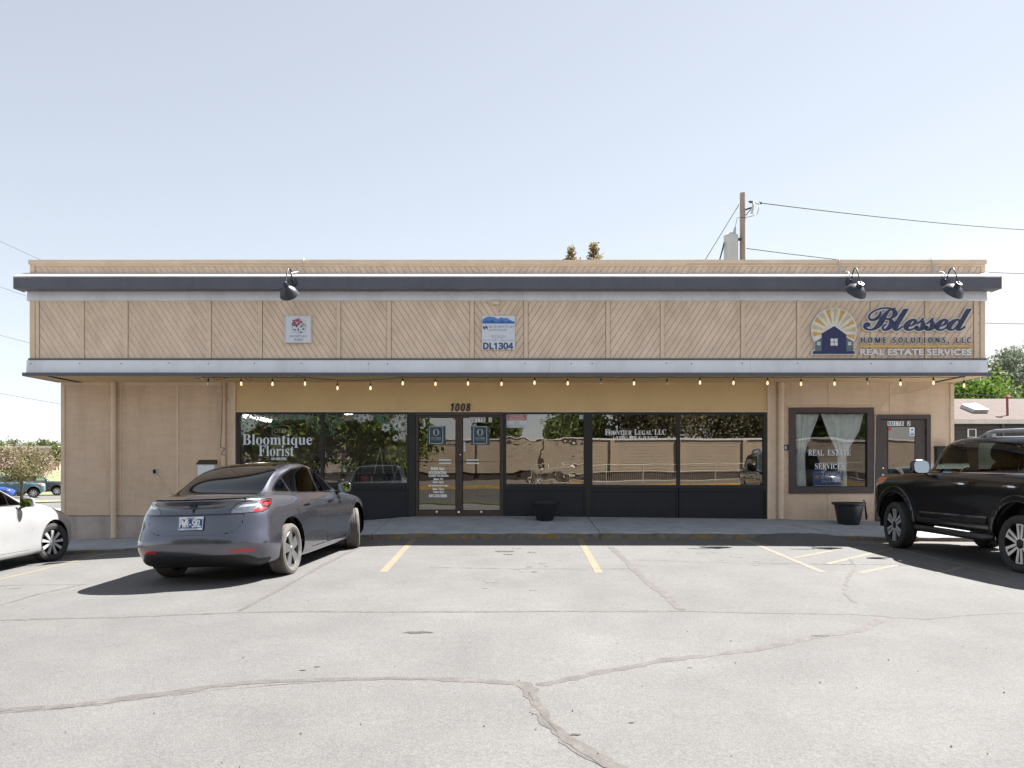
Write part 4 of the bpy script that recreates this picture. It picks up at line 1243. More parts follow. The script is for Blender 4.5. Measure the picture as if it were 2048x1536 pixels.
strip('sealed_crack', gp([(-40,1423),(150,1412),(330,1388),(480,1366),(620,1360),(780,1357),(930,1360),(1060,1369)]), .085, M['sealant'], .0018, .008, seed=3)
strip('sealed_crack', gp([(1075,1370),(1200,1346),(1330,1320),(1500,1300),(1640,1275),(1720,1260),(1765,1236)]), .09, M['sealant'], .0014, .010, seed=4)
strip('sealed_crack', gp([(1048,1368),(1070,1405),(1100,1450),(1150,1490),(1235,1536),(1330,1600)]), .09, M['sealant'], .0022, .010, seed=5)
strip('sealed_crack', gp([(1222,1094),(1255,1125),(1290,1160),(1330,1190),(1362,1220)]), .085, M['sealant'], .0020, .007, seed=6)
strip('sealed_crack', gp([(478,1222),(560,1178),(650,1128),(712,1097)]), .06, M['sealant'], .0024, .006, seed=7)
strip('sealed_crack', gp([(-10,1213),(70,1190),(170,1168)]), .05, M['sealant'], .0014, .006, seed=8)
strip('sealed_crack', gp([(1700,1118),(1716,1134),(1694,1158),(1690,1185),(1712,1206)]), .045, M['sealant'], .0026, .012, seed=9)
strip('open_crack', gp([(1275,1120),(1500,1127),(1700,1129),(1990,1133)]), .014, M['crack_dark'], .0030, .004, seed=10, wj=.6)
strip('open_crack', gp([(860,1135),(1040,1138),(1262,1138)]), .010, M['crack_dark'], .0030, .004, seed=11, wj=.6)
strip('open_crack', gp([(-10,1171),(160,1169)]), .010, M['crack_dark'], .0030, .004, seed=12, wj=.6)
strip('open_crack', gp([(1060,1385),(1082,1430),(1130,1482),(1210,1536)]), .010, M['crack_dark'], .0032, .012, seed=13, wj=.6)
strip('open_crack', gp([(-40,1428),(200,1411),(420,1380),(640,1364)]), .006, M['crack_dark'], .0032, .012, seed=14, wj=.6)
for px, py, a, b, sd_ in ((1008,1103,.16,.10,1), (1016,1109,.07,.05,2), (838,1265,.13,.05,3), (1397,1097.5,.20,.045,4), (1606,1098.5,.20,.045,5), (1068,1144,.04,.03,6), (605,1341,.03,.015,7), (635,1334,.03,.015,8), (1642,1272,.09,.03,9), (1150,1470,.04,.015,10), (1262,1446,.02,.01,11), (1380,1336,.02,.01,12)):  # dark spots; the two thin lenses by the kerb paint shade in dips
    r = random.Random(sd_); x0, y0 = GP(px, py); m = MB(); n = 18
    pts = []
    for k in range(n):
        b *= 1; q = 1+r.uniform(-.5, .3); c, s_ = cos(2*pi*k/n), sin(2*pi*k/n)
        pts.append((x0+a*c*q, y0+b*s_*q*.9, T(x0+a*c*q, y0+b*s_*q*.9)+.0035))
    m.add(pts, [tuple(range(n))]); m.build('oil_stain', M['oil'], lot)
M['faint_oil'] = pm('faint_oil', (0.112, 0.108, 0.104), .9, var=.12, scale=20)
r = random.Random(77)
for cx_, cy_, n_ in ((0.15, 11.2, 7), (0.35, 12.4, 5), (3.3, 11.6, 6), (-0.2, 9.3, 3), (-7.0, 10.6, 4), (2.9, 12.9, 4)):
    for k in range(n_):
        x0, y0 = cx_+r.gauss(0, .28), cy_+r.gauss(0, .35); s_ = r.uniform(.02, .085); m = MB(); n = 14
        pts = []
        for q in range(n):
            w_ = 1+r.uniform(-.35, .3); a_ = 2*pi*q/n; pts.append((x0+s_*w_*cos(a_), y0+s_*w_*sin(a_), T(x0+s_*w_*cos(a_), y0+s_*w_*sin(a_))+.0028))
        m.add(pts, [tuple(range(n))]); m.build('oil_stain', M['faint_oil'], lot)
# loose bits of gravel
gm = MB(); r = random.Random(3)
for k in range(45):
    px, py = r.uniform(0, 2048), 1180+356*r.random()**.8
    x, y = GP(px, py); s_ = r.uniform(.003, .008); z = T(x, y)+.004
    gm.add([(x-s_, y, z), (x, y-s_, z), (x+s_, y, z), (x, y+s_, z), (x, y, z+s_*.9)], [(0,1,4), (1,2,4), (2,3,4), (3,0,4)])
tag(gm.build('gravel', M['sealant']), kind='stuff')
# ------------------------------------------------------------------ the shop building
M['beige'] = pm('beige_siding', (0.68, 0.515, 0.375), 0.85, var=0.05, scale=2.2, bump=0.35, bscale=22, stretch=(1, 1, 5), bdist=0.006, grime=0.17)
M['beige_board'] = pm('beige_board', (0.77, 0.61, 0.475), 0.85, var=0.07, scale=2.5, bump=0.25, bscale=45, bdist=0.004, grime=0.16)
def island_var(m, amt):
    nt = m.node_tree; b = nt.nodes['Principled BSDF']; g = nt.nodes.new('ShaderNodeNewGeometry')
    mr = nt.nodes.new('ShaderNodeMapRange'); mr.inputs[3].default_value = 1-amt; mr.inputs[4].default_value = 1+amt*.5
    nt.links.new(g.outputs['Random Per Island'], mr.inputs[0])
    mm = nt.nodes.new('ShaderNodeVectorMath'); mm.operation = 'SCALE'
    nt.links.new(b.inputs['Base Color'].links[0].from_socket, mm.inputs[0]); nt.links.new(mr.outputs[0], mm.inputs['Scale'])
    nt.links.new(mm.outputs[0], b.inputs['Base Color'])
island_var(M['beige_board'], .055)
M['beige_trim'] = pm('beige_trim', (0.73, 0.58, 0.435), 0.8, var=0.06, scale=3, bump=0.2, bscale=40, grime=0.08)
M['header'] = pm('header_panel', (0.70, 0.51, 0.265), 0.8, var=0.05, scale=1.5, bump=0.12, bscale=30)
M['soffit'] = pm('soffit_board', (0.64, 0.46, 0.25), 0.85, var=0.06, scale=2)
M['board_gap'] = pm('board_gap', (0.20, 0.14, 0.10), 0.95, var=0.2)
M['fascia_grey'] = pm('fascia_grey', (0.098, 0.101, 0.132), 0.5, var=0.06, scale=1.2, bump=0.04, bscale=6, grime=0.12)
M['pale_metal'] = pm('pale_metal', (0.74, 0.76, 0.81), 0.42, metal=0.15, var=0.05, scale=1.3, bump=0.06, bscale=5, grime=0.12)
M['flash_white'] = pm('flashing_white', (0.62, 0.60, 0.585), 0.5, var=0.05, scale=2, grime=0.15)
M['bronze'] = pm('bronze_frame', (0.060, 0.041, 0.030), 0.55, metal=0.0, var=0.10, scale=5)
M['bronze_dark'] = pm('bronze_dark', (0.018, 0.015, 0.014), 0.55, metal=0.0, var=0.1)
M['navy_panel'] = pm('navy_panel', (0.007, 0.008, 0.014), 0.55, var=0.15, scale=2.0, bump=0.05, bscale=8)
M['brown_paint'] = pm('brown_paint', (0.075, 0.057, 0.053), 0.65, var=0.10, scale=6, bump=0.2, bscale=40, stretch=(4, 4, 1))
M['room_wall'] = pm('room_wall', (0.20, 0.19, 0.17), 0.9)
M['room_floor'] = pm('room_floor', (0.10, 0.085, 0.07), 0.8)
M['room_ceiling'] = pm('room_ceiling', (0.5, 0.5, 0.48), 0.9)
M['roof_felt'] = pm('roof_felt', (0.3, 0.29, 0.28), 0.9)
M['win_a'] = glass('florist_glass', (0.80, 0.82, 0.81), 0.20, wav=0.0012, wscale=1.1)
M['win_b'] = glass('office_glass', (0.70, 0.69, 0.66), 0.24, wav=0.0014, wscale=3.4, rcol=(1, .96, .9))
M['win_c'] = glass('legal_glass', (0.60, 0.59, 0.56), 0.28, wav=0.0010, wscale=1.0, rcol=(1, .95, .88))
M['win_d'] = glass('door_glass', (0.6, 0.59, 0.57), 0.20, wav=0.0012, wscale=1.6, rcol=(1, .96, .9))
M['win_e'] = glass('suite_glass', (0.92, 0.93, 0.92), 0.11, wav=0.0022, wscale=1.3)

bld = empty('shop_building', (0, 19.5, 0.0))
tag(bld, 'low beige shop building with diagonal board fascia, grey metal bands and dark storefront windows', 'building')
def B(name, mb, mat, parent=bld, **k): return mb.build(name, mat, parent, **k)
W = WALL_Y
BACK = 29.0
XL, XR = -9.58, 9.39
SOF = 3.11

# --- front wall, in pieces round the openings (the ground falls to the west, so they go well down)
wl = MB()
LO = -0.9
def wpx(x0, x1, y0, y1, d0=0.0, d1=0.2): wl.box(WX(x0), WX(x1), W+d0, W+d1, WZ(y1), WZ(y0))
base31 = WZ(1031)
wl.box(XL, WX(472), W, W+.2, base31, SOF)
wl.box(WX(1534), WX(1581), W, W+.2, LO, SOF)
wl.box(WX(1581), WX(1743), W, W+.2, WZ(819), SOF)
wl.box(WX(1581), WX(1743), W, W+.2, LO, WZ(983))
wl.box(WX(1743), WX(1754), W, W+.2, LO, SOF)
wl.box(WX(1754), WX(1856), W, W+.2, WZ(833), SOF)
wl.box(WX(1856), XR, W, W+.2, LO, SOF)
wl.box(XL, XL+.2, W+.2, BACK, base31, SOF); wl.box(XR-.2, XR, W+.2, BACK, LO, SOF)
wl.box(XL+.2, XR-.2, BACK-.2, BACK, LO, SOF)
B('wall', wl, M['beige'])
fd = MB(); fd.box(XL+.02, WX(474), W+.025, W+.2, LO, base31-.012); fd.box(XL+.02, XL+.22, W+.2, BACK, LO, base31-.012)
B('foundation', fd, M['foundation'])
hd = MB(); hd.box(WX(472), WX(1534), W+.01, W+.2, WZ(824), SOF)
B('header_panel', hd, M['header'])
tr = MB()
def trim(x0, x1, y0, y1, p=.022): tr.box(WX(x0), WX(x1), W-p, W+.006, WZ(y1), WZ(y0))
trim(122.5, 130, 771, 1031); trim(122.5, 225, 763.6, 770.6, .018); trim(236.5, 444, 763.6, 770.6, .018)
trim(240, 243, 771, 1031, .014); trim(353, 357, 771, 1031, .014)
trim(454.5, 463.5, 764, 1066); trim(464, 471.5, 764, 1066, .035)
trim(471.8, 1534, 821, 824.5, .012)
trim(1534.5, 1541, 764, 1040, .035); trim(1541.5, 1551, 764, 1040)
trim(1657, 1659.5, 764, 814.5, .012); trim(1657, 1660.5, 988, 1043, .012); trim(1779.5, 1782, 764, 828, .012); trim(1900, 1907.5, 768, 1045)
B('trim', tr, M['beige_trim'])

# --- the mansard box with its boards and battens
bx = MB()
FY = FAS_Y
bx.box(XL, 9.39, FY+.03, BACK, SOF+.02, FZ(545)+.0)
bx.box(XL, 9.39, FY+.03, FY+.25, FZ(545), FZ(523))
bx.box(XL, XL+.22, FY+.25, BACK, FZ(545), FZ(523)); bx.box(9.17, 9.39, FY+.25, BACK, FZ(545), FZ(523)); bx.box(XL+.22, 9.17, BACK-.22, BACK, FZ(545), FZ(523))
B('mansard_core', bx, M['board_gap'])
rf = MB(); rf.box(XL+.22, 9.17, FY+.25, BACK-.22, FZ(545), FZ(545)+.02); B('roof', rf, M['roof_felt'])
def clip(poly, a, b, c, keep):
    out = []
    n = len(poly)
    f = lambda p: (a*p[0]+b*p[1]-c)*keep
    for i in range(n):
        p, q = poly[i], poly[(i+1) % n]
        fp, fq = f(p), f(q)
        if fp >= 0: out.append(p)
        if (fp >= 0) != (fq >= 0):
            t = fp/(fp-fq); out.append((p[0]+(q[0]-p[0])*t, p[1]+(q[1]-p[1])*t))
    return out
rb = random.Random(11)
def boards(mb, x0, x1, z0, z1, sgn, pitch=.124, gap=.009, ang=57.0, y0=FAS_Y+.012, y1=FAS_Y+.03):
    """diagonal boards filling a rectangle; sgn +1 leans /, -1 leans \\ """
    tz = math.tan(R(ang))
    a, b = tz, -sgn*1.0           # line: x*tz - sgn*(z) = c  -> boards run along (1, sgn*tz)
    rect = [(x0, z0), (x1, z0), (x1, z1), (x0, z1)]
    cs = [a*p[0]+b*p[1] for p in rect]
    step = pitch*tz
    k0 = math.floor(min(cs)/step)
    while k0*step < max(cs):
        p = clip(rect, a, b, k0*step+gap*tz/2, 1)
        if len(p) >= 3: p = clip(p, a, b, (k0+1)*step-gap*tz/2, -1)
        if len(p) >= 3:
            area = abs(sum(p[i][0]*p[(i+1) % len(p)][1]-p[(i+1) % len(p)][0]*p[i][1] for i in range(len(p))))/2
            if area > 2e-4: mb.prism_xz(p, y0+rb.uniform(-.0015, .0015), y1)
        k0 += 1
bats = [(72.5,78),(160,168),(247,255.5),(414,422),(516,524),(673,681),(774,782),(940,948),(1048,1056),(1212,1220),(1321,1329),(1482,1490),(1594,1601.5),(1741,1748.5),(1850,1857.5),(1948,1955)]
bm = MB()
zt, zb = FZ(600.5), FZ(718.5)
edges = [(68, 73)] 
spans = []
prev = 78
for a, b in bats[1:]:
    spans.append((prev, a)); prev = b
spans.append((1955, 1961))
spans.insert(0, (68, 73))
for a, b in spans:
    if a < 999 < b:
        boards(bm, FX(a)+.008, FX(999)-.002, zb, zt, -1); boards(bm, FX(999)+.002, FX(b)-.008, zb, zt, 1)
    else: boards(bm, FX(a)+.008, FX(b)-.008, zb, zt, -1 if b < 999 else 1)
boards(bm, FX(70), FX(999)-.002, FZ(546), FZ(532), -1); boards(bm, FX(999)+.002, FX(1962), FZ(546), FZ(532), 1)
B('diagonal_boards', bm, M['beige_board'])
for a, b in bats:
    m = MB(); m.box(FX(a), FX(b), FY-.012, FY+.02, zb+.02, zt-.02); B('batten', m, M['beige_trim'])
for a, b in ((59.5, 69.5), (1961, 1970)):
    m = MB(); m.box(FX(a), FX(b), FY-.006, FY+.03, zb+.02, zt-.02); B('corner_board', m, M['beige_trim'])
# side cladding of the mansard
for x0, x1 in ((XL-.012, XL), (9.39, 9.402)):
    m = MB(); m.box(x0, x1, FY+.03, BACK, SOF+.1, FZ(528)); B('side_cladding', m, M['beige_board'])
# coping and its trim
cp = MB()
cuts = [57.5, 372, 700, 1040, 1375, 1716, 1972.5]
for a, b in zip(cuts, cuts[1:]):
    j = rb.uniform(-.006, .006)
    cp.box(FX(a)+.001, FX(b)-.001, FY-.025, FY+.27, FZ(528.3)+j, FZ(520)+j*.3)
cp.box(FX(57.5), XL+.26, FY+.27, BACK+.02, FZ(528.3), FZ(520)); cp.box(9.16, FX(1972.5), FY+.27, BACK+.02, FZ(528.3), FZ(520)); cp.box(XL+.26, 9.16, BACK-.26, BACK+.02, FZ(528.3), FZ(520))
B('coping', cp, M['beige_trim'])
ct = MB(); ct.box(FX(60), FX(1970), FY-.008, FY+.028, FZ(532.6), FZ(528.6)); ct.box(FX(60), FX(69), FY-.008, FY+.028, FZ(545.5), FZ(532.8)); ct.box(FX(1962), FX(1970), FY-.008, FY+.028, FZ(545.5), FZ(532.8))
B('parapet_trim', ct, M['beige_trim'])
# the projecting grey visor: sloping top flashing, upright face, return underneath
VY = 15.53
vx0, vx1 = -9.727, 9.552
zf0, zf1 = 4.789, 5.033
fl = MB()
fl.add([(vx0-.004, VY-.004, zf1+.003), (vx1+.004, VY-.004, zf1+.003), (FX(1975), FY+.004, FZ(545.6)), (FX(50), FY+.004, FZ(545.6)),
        (vx0-.004, VY-.004, zf1-.02), (vx1+.004, VY-.004, zf1-.02), (FX(1975), FY+.004, FZ(545.6)-.02), (FX(50), FY+.004, FZ(545.6)-.02)],
       [(0,1,2,3), (4,7,6,5), (0,4,5,1), (1,5,6,2), (3,2,6,7), (0,3,7,4)])
B('sloping_flashing', fl, M['flash_white'])
vs_ = [vx0, -5.6, -1.72, 2.58, 6.9, vx1]
vf = MB()
for a, b in zip(vs_, vs_[1:]):
    vf.box(a+.001, b-.001, VY, VY+.02, zf0, zf1-.021)
vf.box(vx0, vx0+.02, VY+.02, FY+.05, zf0, zf1-.021); vf.box(vx1-.02, vx1, VY+.02, FY+.05, zf0, zf1-.021)
vf.box(vx0+.02, vx1-.02, VY+.02, FY, zf0+.004, zf0+.024)
B('visor', vf, M['fascia_grey'])
up = MB()
us = [FX(55), FX(72), FX(381), FX(711), FX(1045.5), FX(1385), FX(1720), FX(1973)]
for i, (a, b) in enumerate(zip(us, us[1:])):
    up.add([(a+.0015, FY-.005, FZ(602)), (b-.0015, FY-.005, FZ(602)), (b-.0015, FY-.03, FZ(602)+.02), (a+.0015, FY-.03, FZ(602)+.02), (b-.0015, FY-.012, 4.80), (a+.0015, FY-.012, 4.80), (a+.0015, FY+.03, 4.80), (b-.0015, FY+.03, 4.80), (a+.0015, FY+.03, FZ(602)), (b-.0015, FY+.03, FZ(602))],
           [(0,1,2,3), (3,2,4,5), (5,4,7,6), (8,9,1,0), (0,3,5,6,8), (1,9,7,4,2)])
B('upper_metal_band', up, M['pale_metal'])
dk = MB(); dk.box(FX(58), FX(1972), FY-.035, FY+.028, FZ(720.5), FZ(717)); B('dark_flashing', dk, M['fascia_grey'])
lo = MB()
ls = [FX(55), FX(73), FX(392), FX(738), FX(1098), FX(1500), FX(1843), FX(1955), FX(1973)]
zA, zB, zC = FZ(720.7), FZ(729), 3.17
for a, b in zip(ls, ls[1:]):
    lo.add([(a+.0015, FY-.03, zA), (b-.0015, FY-.03, zA), (b-.0015, FY-.034, zB), (a+.0015, FY-.034, zB), (b-.0015, FY-.052, zC), (a+.0015, FY-.052, zC), (b-.0015, FY+.025, zC), (a+.0015, FY+.025, zC), (b-.0015, FY+.025, zA), (a+.0015, FY+.025, zA)],
           [(3,2,1,0), (5,4,2,3), (5,7,6,4), (0,1,8,9), (0,9,7,5,3), (1,2,4,6,8)])
B('lower_metal_band', lo, M['pale_metal'])
DY = 15.66
de = MB()
es = [-9.636, -4.2, 2.4, 7.3, 9.449]
for a, b in zip(es, es[1:]): de.box(a+.0008, b-.0008, DY, DY+.03, 3.10, 3.168)
de.box(-9.636, -9.60, DY+.03, W, 3.10, 3.168); de.box(9.41, 9.449, DY+.03, W, 3.10, 3.168)
B('drip_edge', de, M['fascia_grey'])
so = MB(); so.box(-9.6, 9.41, DY+.03, W+.1, SOF-.003, SOF+.02)
B('soffit', so, M['soffit'])
for sgn, x in ((1, -9.15), (-1, 8.94)):
    sk = MB(); sk.box(x-.05, x+.05, DY+.12, W-.06, SOF-.012, SOF-.0035)
    B('soffit_vent', sk, M['dark_void'])
# screws along the lower band
for px in (62,162,247,339,415,510,603,740,778,1050,1142,1186,1330,1380,1486,1594,1742,1900):
    x = FX(px+rb.uniform(-3, 3)); z = FZ(727.3)+rb.uniform(-.006, .006)
    sc_ = MB(); sc_.lathe([(.001, -.006), (.012, -.006), (.012, 0)], (x, FY-.034, z), (0, 1, 0), 8)
    B('screw', sc_, M['fascia_grey'])
bxl = MB(); bxl.box(FX(985), FX(999), FY-.06, FY+.012, FZ(610), FZ(602.6)); B('soffit_lamp', bxl, M['beige_trim'])

# --- rain pipes
def pipe(px, zlow, r=.053):
    m = MB(); x = WX(px)
    m.tube([(x, W-.075, SOF-.01), (x, W-.075, 2.9), (x, W-.075, zlow)], r, 12)
    for z in (2.75, 0.45):
        m.box(x-r-.05, x+r+.05, W-.022, W-.015, z-.012, z+.012); m.lathe([(r+.004, -.012), (r+.004, .012)], (x, W-.075, z), (0,0,1), 12)
    B('downpipe', m, M['beige_trim'], smooth=True, angle=40)
pipe(230.5, pl(WX(230), ZW)+.01); pipe(449.5, pl(WX(449), ZW)+.01, .04); pipe(1560, pl(WX(1560), ZW)+.01, .06)

# --- windows
def window(x0, x1, y0, y1, frame_px, gmat, name='window', fmat=None, dep=.10, pro=.02, gy=.04):
    """outer frame rectangle in wall pixels; frame_px = (left, right, top, bottom) member widths"""
    w = empty(name, (WX((x0+x1)/2), W, WZ(y1)), None); w.parent = bld; w.location = Vector((WX((x0+x1)/2), W, WZ(y1)))-bld.location
    l_, r_, t_, b_ = frame_px
    m = MB(); y = W-pro
    m.box(WX(x0), WX(x0+l_), y, W+dep, WZ(y1), WZ(y0)); m.box(WX(x1-r_), WX(x1), y, W+dep, WZ(y1), WZ(y0))
    m.box(WX(x0+l_), WX(x1-r_), y, W+dep, WZ(y0+t_), WZ(y0)); m.box(WX(x0+l_), WX(x1-r_), y, W+dep, WZ(y1), WZ(y1-b_))
    m.build('frame', fmat or M['bronze_dark'], w)
    g = MB(); g.quad((WX(x0+l_)-.005, W+gy, WZ(y1-b_)-.005), (WX(x1-r_)+.005, W+gy, WZ(y1-b_)-.005), (WX(x1-r_)+.005, W+gy, WZ(y0+t_)+.005), (WX(x0+l_)-.005, W+gy, WZ(y0+t_)+.005))
    g.build('pane', gmat, w)
    return w
w1 = window(473.5, 644.2, 824.5, 972, (6.5, 3, 3, 6), M['win_a'])
w2 = window(644.4, 817, 824.5, 972, (3, 3, 3, 6), M['win_a'])
w3 = window(1008.5, 1172, 825, 974, (4, 4, 3, 6), M['win_b'])
w4 = window(1181, 1357, 826, 976, (4, 3, 3, 6), M['win_c'])
w5 = window(1357.2, 1533.5, 826, 976, (3, 6.5, 3, 6), M['win_c'])
w6 = window(1577.5, 1747, 815, 987, (13, 13, 10.5, 13), M['win_e'], fmat=M['brown_paint'], pro=.03, gy=.03)
f6 = MB(); 
for a, b, c, d in ((1589.5, 1592, 824.5, 975), (1733, 1735.5, 824.5, 975), (1592, 1733, 824.5, 827), (1592, 1733, 972.5, 975)): f6.box(WX(a), WX(b), W+.01, W+.035, WZ(d), WZ(c))
f6.build('inner_frame', M['bronze_dark'], w6)
for a, b, yt in ((817.2, 831.3, 824.5), (1172.2, 1180.8, 825), (1006.2, 1008.3, 825)):
    post = MB(); post.box(WX(a), WX(b), W-.016, W+.1, LO, WZ(yt)); B('storefront_post', post, M['bronze_dark'])
for a, b, y0 in ((473.5, 643.5, 972.4), (645, 817, 972.4), (1008.5, 1172, 974.4), (1181, 1356.3, 976.4), (1358, 1533.5, 976.4)):
    bk = MB(); bk.box(WX(a), WX(b), W+.02, W+.08, LO, WZ(y0))
    bk.box(WX(a), WX(b), W-.01, W+.02, pl(WX((a+b)/2), ZW)-.02, pl(WX((a+b)/2), ZW)+.05)
    bk.box(WX(a), WX(a)+.035, W-.01, W+.02, pl(WX((a+b)/2), ZW)+.05, WZ(y0)); bk.box(WX(b)-.035, WX(b), W-.01, W+.02, pl(WX((a+b)/2), ZW)+.05, WZ(y0))
    bk.box(WX(a)+.035, WX(b)-.035, W-.01, W+.02, WZ(y0+6), WZ(y0))
    B('bulkhead_panel', bk, M['navy_panel'])

# --- the pair of shop doors
def door(x0, x1, gx0, gx1, gy0, gy1, y0=831.5, y1=1032, gmat=M['win_d'], fmat=M['bronze'], pro=.012):
    d = empty('door'); d.parent = bld; d.location = Vector((WX(x0), W, WZ(y1)))-bld.location
    m = MB()
    m.box(WX(x0), WX(gx0), W-pro, W+.045, WZ(y1), WZ(y0)); m.box(WX(gx1), WX(x1), W-pro, W+.045, WZ(y1), WZ(y0))
    m.box(WX(gx0), WX(gx1), W-pro, W+.045, WZ(gy0), WZ(y0)); m.box(WX(gx0), WX(gx1), W-pro, W+.045, WZ(y1), WZ(gy1))
    m.build('frame', fmat, d)
    bd = MB(); q = .012
    bd.box(WX(gx0), WX(gx0)+q, W-pro-.004, W+.02, WZ(gy1), WZ(gy0)); bd.box(WX(gx1)-q, WX(gx1), W-pro-.004, W+.02, WZ(gy1), WZ(gy0))
    bd.box(WX(gx0)+q, WX(gx1)-q, W-pro-.004, W+.02, WZ(gy0)-q, WZ(gy0)); bd.box(WX(gx0)+q, WX(gx1)-q, W-pro-.004, W+.02, WZ(gy1), WZ(gy1)+q)
    bd.build('glazing_bead', M['dark_void'], d)
    g = MB(); g.quad((WX(gx0), W+.012, WZ(gy1)), (WX(gx1), W+.012, WZ(gy1)), (WX(gx1), W+.012, WZ(gy0)), (WX(gx0), W+.012, WZ(gy0)))
    g.build('pane', gmat, d)
    return d
dL = door(832.2, 917.8, 837, 912, 834.5, 1020.5)
dR = door(918.4, 1005.6, 925, 1000.5, 834.5, 1021.5)
fr = MB(); fr.box(WX(831.6), WX(1005.9), W-.03, W+.09, WZ(831), WZ(824.5)); th_ = MB(); th_.box(WX(831.6), WX(1005.9), W-.08, W+.1, WZ(1034.5), WZ(1032.4)); B('threshold', th_, M['bronze'])
B('door_frame', fr, M['bronze'])
for d, gx0, gx1, hx0, hx1 in ((dL, 834, 914, 878.5, 903), (dR, 921, 1004, 933, 958)):
    m = MB(); z = WZ(923.3)
    m.tube([(WX(gx0), W-.02, z), (WX(gx0), W-.055, z), (WX(gx1), W-.055, z), (WX(gx1), W-.02, z)], .011, 8)
    m.build('pull_bar', M['bronze'], d, smooth=True)
    m = MB()
    for yy in (920, 926.5):
        m.box(WX(hx0), WX(hx1), W-.072, W-.05, WZ(yy)-.014, WZ(yy)+.014)
    m.build('push_plate', M['steel_plate'] if 'steel_plate' in M else M['pale_metal'], d)
lk = MB(); lk.lathe([(.001,-.03), (.018,-.03), (.02,-.005), (.02,.0)], (WX(921), W-.014, WZ(909.5)), (0,1,0), 12)
lk.build('lock', M['chrome'], dR, smooth=True)
lk = MB(); lk.box(WX(915.5), WX(920), W-.03, W-.013, WZ(1025.5), WZ(1022.5)); lk.build('floor_bolt', M['chrome'], dR)
for d, x in ((dL, 873.5), (dR, 962.5)):
    m = MB(); m.lathe([(.001,-.008), (.022,-.006), (.026,0)], (WX(x), W-.012, WZ(1023.5)), (0,1,0), 10); m.build('latch', M['white_vinyl'], d)

# --- the door of the second suite
casing = MB()
casing.box(WX(1750.5), WX(1759.5), W-.03, W+.15, LO, WZ(829.5)); casing.box(WX(1852.5), WX(1860.5), W-.03, W+.15, LO, WZ(829.5)); casing.box(WX(1759.5), WX(1852.5), W-.03, W+.15, WZ(838), WZ(829.5))
B('door_frame', casing, M['brown_paint'])
d2 = door(1760.3, 1851.8, 1776, 1831, 852.5, 992, 839, 1043.5, gmat=M['win_d'], fmat=M['brown_paint'], pro=-.012)
h = MB()
h.lathe([(.001,-.018), (.03,-.012), (.033,.0)], (WX(1766.3), W+.012, WZ(950)), (0,1,0), 16); h.tube([(WX(1766.3), W+.0, WZ(950)), (WX(1766.3), W-.045, WZ(950)), (WX(1777), W-.05, WZ(951.5))], .010, 8)
h.build('handle', M['chrome'], d2, smooth=True)
h = MB(); h.lathe([(.001,-.02), (.022,-.016), (.026,.0)], (WX(1766.5), W+.012, WZ(936)), (0,1,0), 14); h.build('lock', M['chrome'], d2, smooth=True)
for yy in (866, 930, 1000):
    hg = MB(); hg.tube([(WX(1850.8), W+.003, WZ(yy+4)), (WX(1850.8), W+.003, WZ(yy-4))], .009, 8)
    hg.build('hinge', M['bronze_dark'], d2)
slp = MB(); slp.add([(WX(1577), W-.034, WZ(815.2)), (WX(1640), W-.034, WZ(814.2)), (WX(1700), W-.034, WZ(815)), (WX(1747), W-.034, WZ(814.4)), (WX(1747), W-.03, WZ(813)), (WX(1577), W-.03, WZ(812.4))], [(0,1,2,3,4,5)])
slp.build('caulk', M['beige_trim'], w6)

# --- rooms behind the glass
rm = MB()
def room(x0, x1, zf):
    rm.mat(0); rm.box(x0-.06, x0, W+.22, 28.3, zf, SOF-.01); rm.box(x1, x1+.06, W+.22, 28.3, zf, SOF-.01); rm.box(x0, x1, 28.3, 28.4, zf, SOF-.01)
    rm.mat(1); rm.box(x0, x1, W+.12, 28.3, zf-.1, zf)
    rm.mat(2); rm.box(x0, x1, W+.21, 28.3, 2.86, 2.9)
room(-9.2, -2.10, .28); room(-2.0, 1.62, .28); room(1.72, 5.5, .25); room(5.7, 9.1, .2)
B('interior_room', rm, [M['room_wall'], M['room_floor'], M['room_ceiling']])
for lx in (-7.93, -4.6):  # the second, nearer tube is added to brighten the florist room
    ft = MB(); ft.box(lx-.09, lx+.09, 23.4 if lx < -6 else 20.2, 26.0 if lx < -6 else 22.6, 2.79, 2.84); B('fluorescent_lamp', ft, emit('tube_light', (1, .97, .9), 4.0))
# ------------------------------------------------------------------ signs and lettering
M['sign_white'] = pm('sign_white', (0.66, 0.69, 0.75), 0.45, var=0.03)
M['frame_pale'] = pm('frame_pale', (0.62, 0.56, 0.54), 0.5, var=0.05)
M['rose'] = pm('rose', (0.42, 0.09, 0.13), 0.6, var=0.45, scale=50)
M['rose_leaf'] = pm('rose_leaf', (0.035, 0.06, 0.09), 0.6, var=0.4, scale=40)
M['fine_line'] = pm('fine_line', (0.36, 0.38, 0.45), 0.6)
M['slate_ink'] = pm('slate_ink', (0.22, 0.26, 0.36), 0.6)
M['navy_ink'] = pm('navy_ink', (0.055, 0.085, 0.20), 0.5)
M['sky_blue'] = pm('sky_blue', (0.09, 0.22, 0.55), 0.5, var=0.2, scale=9)
M['deep_blue'] = pm('deep_blue', (0.035, 0.12, 0.40), 0.5, var=0.2, scale=9)
M['sun_gold'] = pm('sun_gold', (0.62, 0.38, 0.10), 0.5)
M['sun_pale'] = pm('sun_pale', (0.60, 0.50, 0.28), 0.5)
M['ray_white'] = pm('ray_white', (0.72, 0.69, 0.62), 0.5)
M['house_navy'] = pm('house_navy', (0.016, 0.022, 0.10), 0.35)
M['house_teal'] = pm('house_teal', (0.11, 0.16, 0.18), 0.45)
M['metal_navy'] = pm('metal_navy', (0.030, 0.036, 0.085), 0.25, metal=0.35, var=0.35, scale=4)
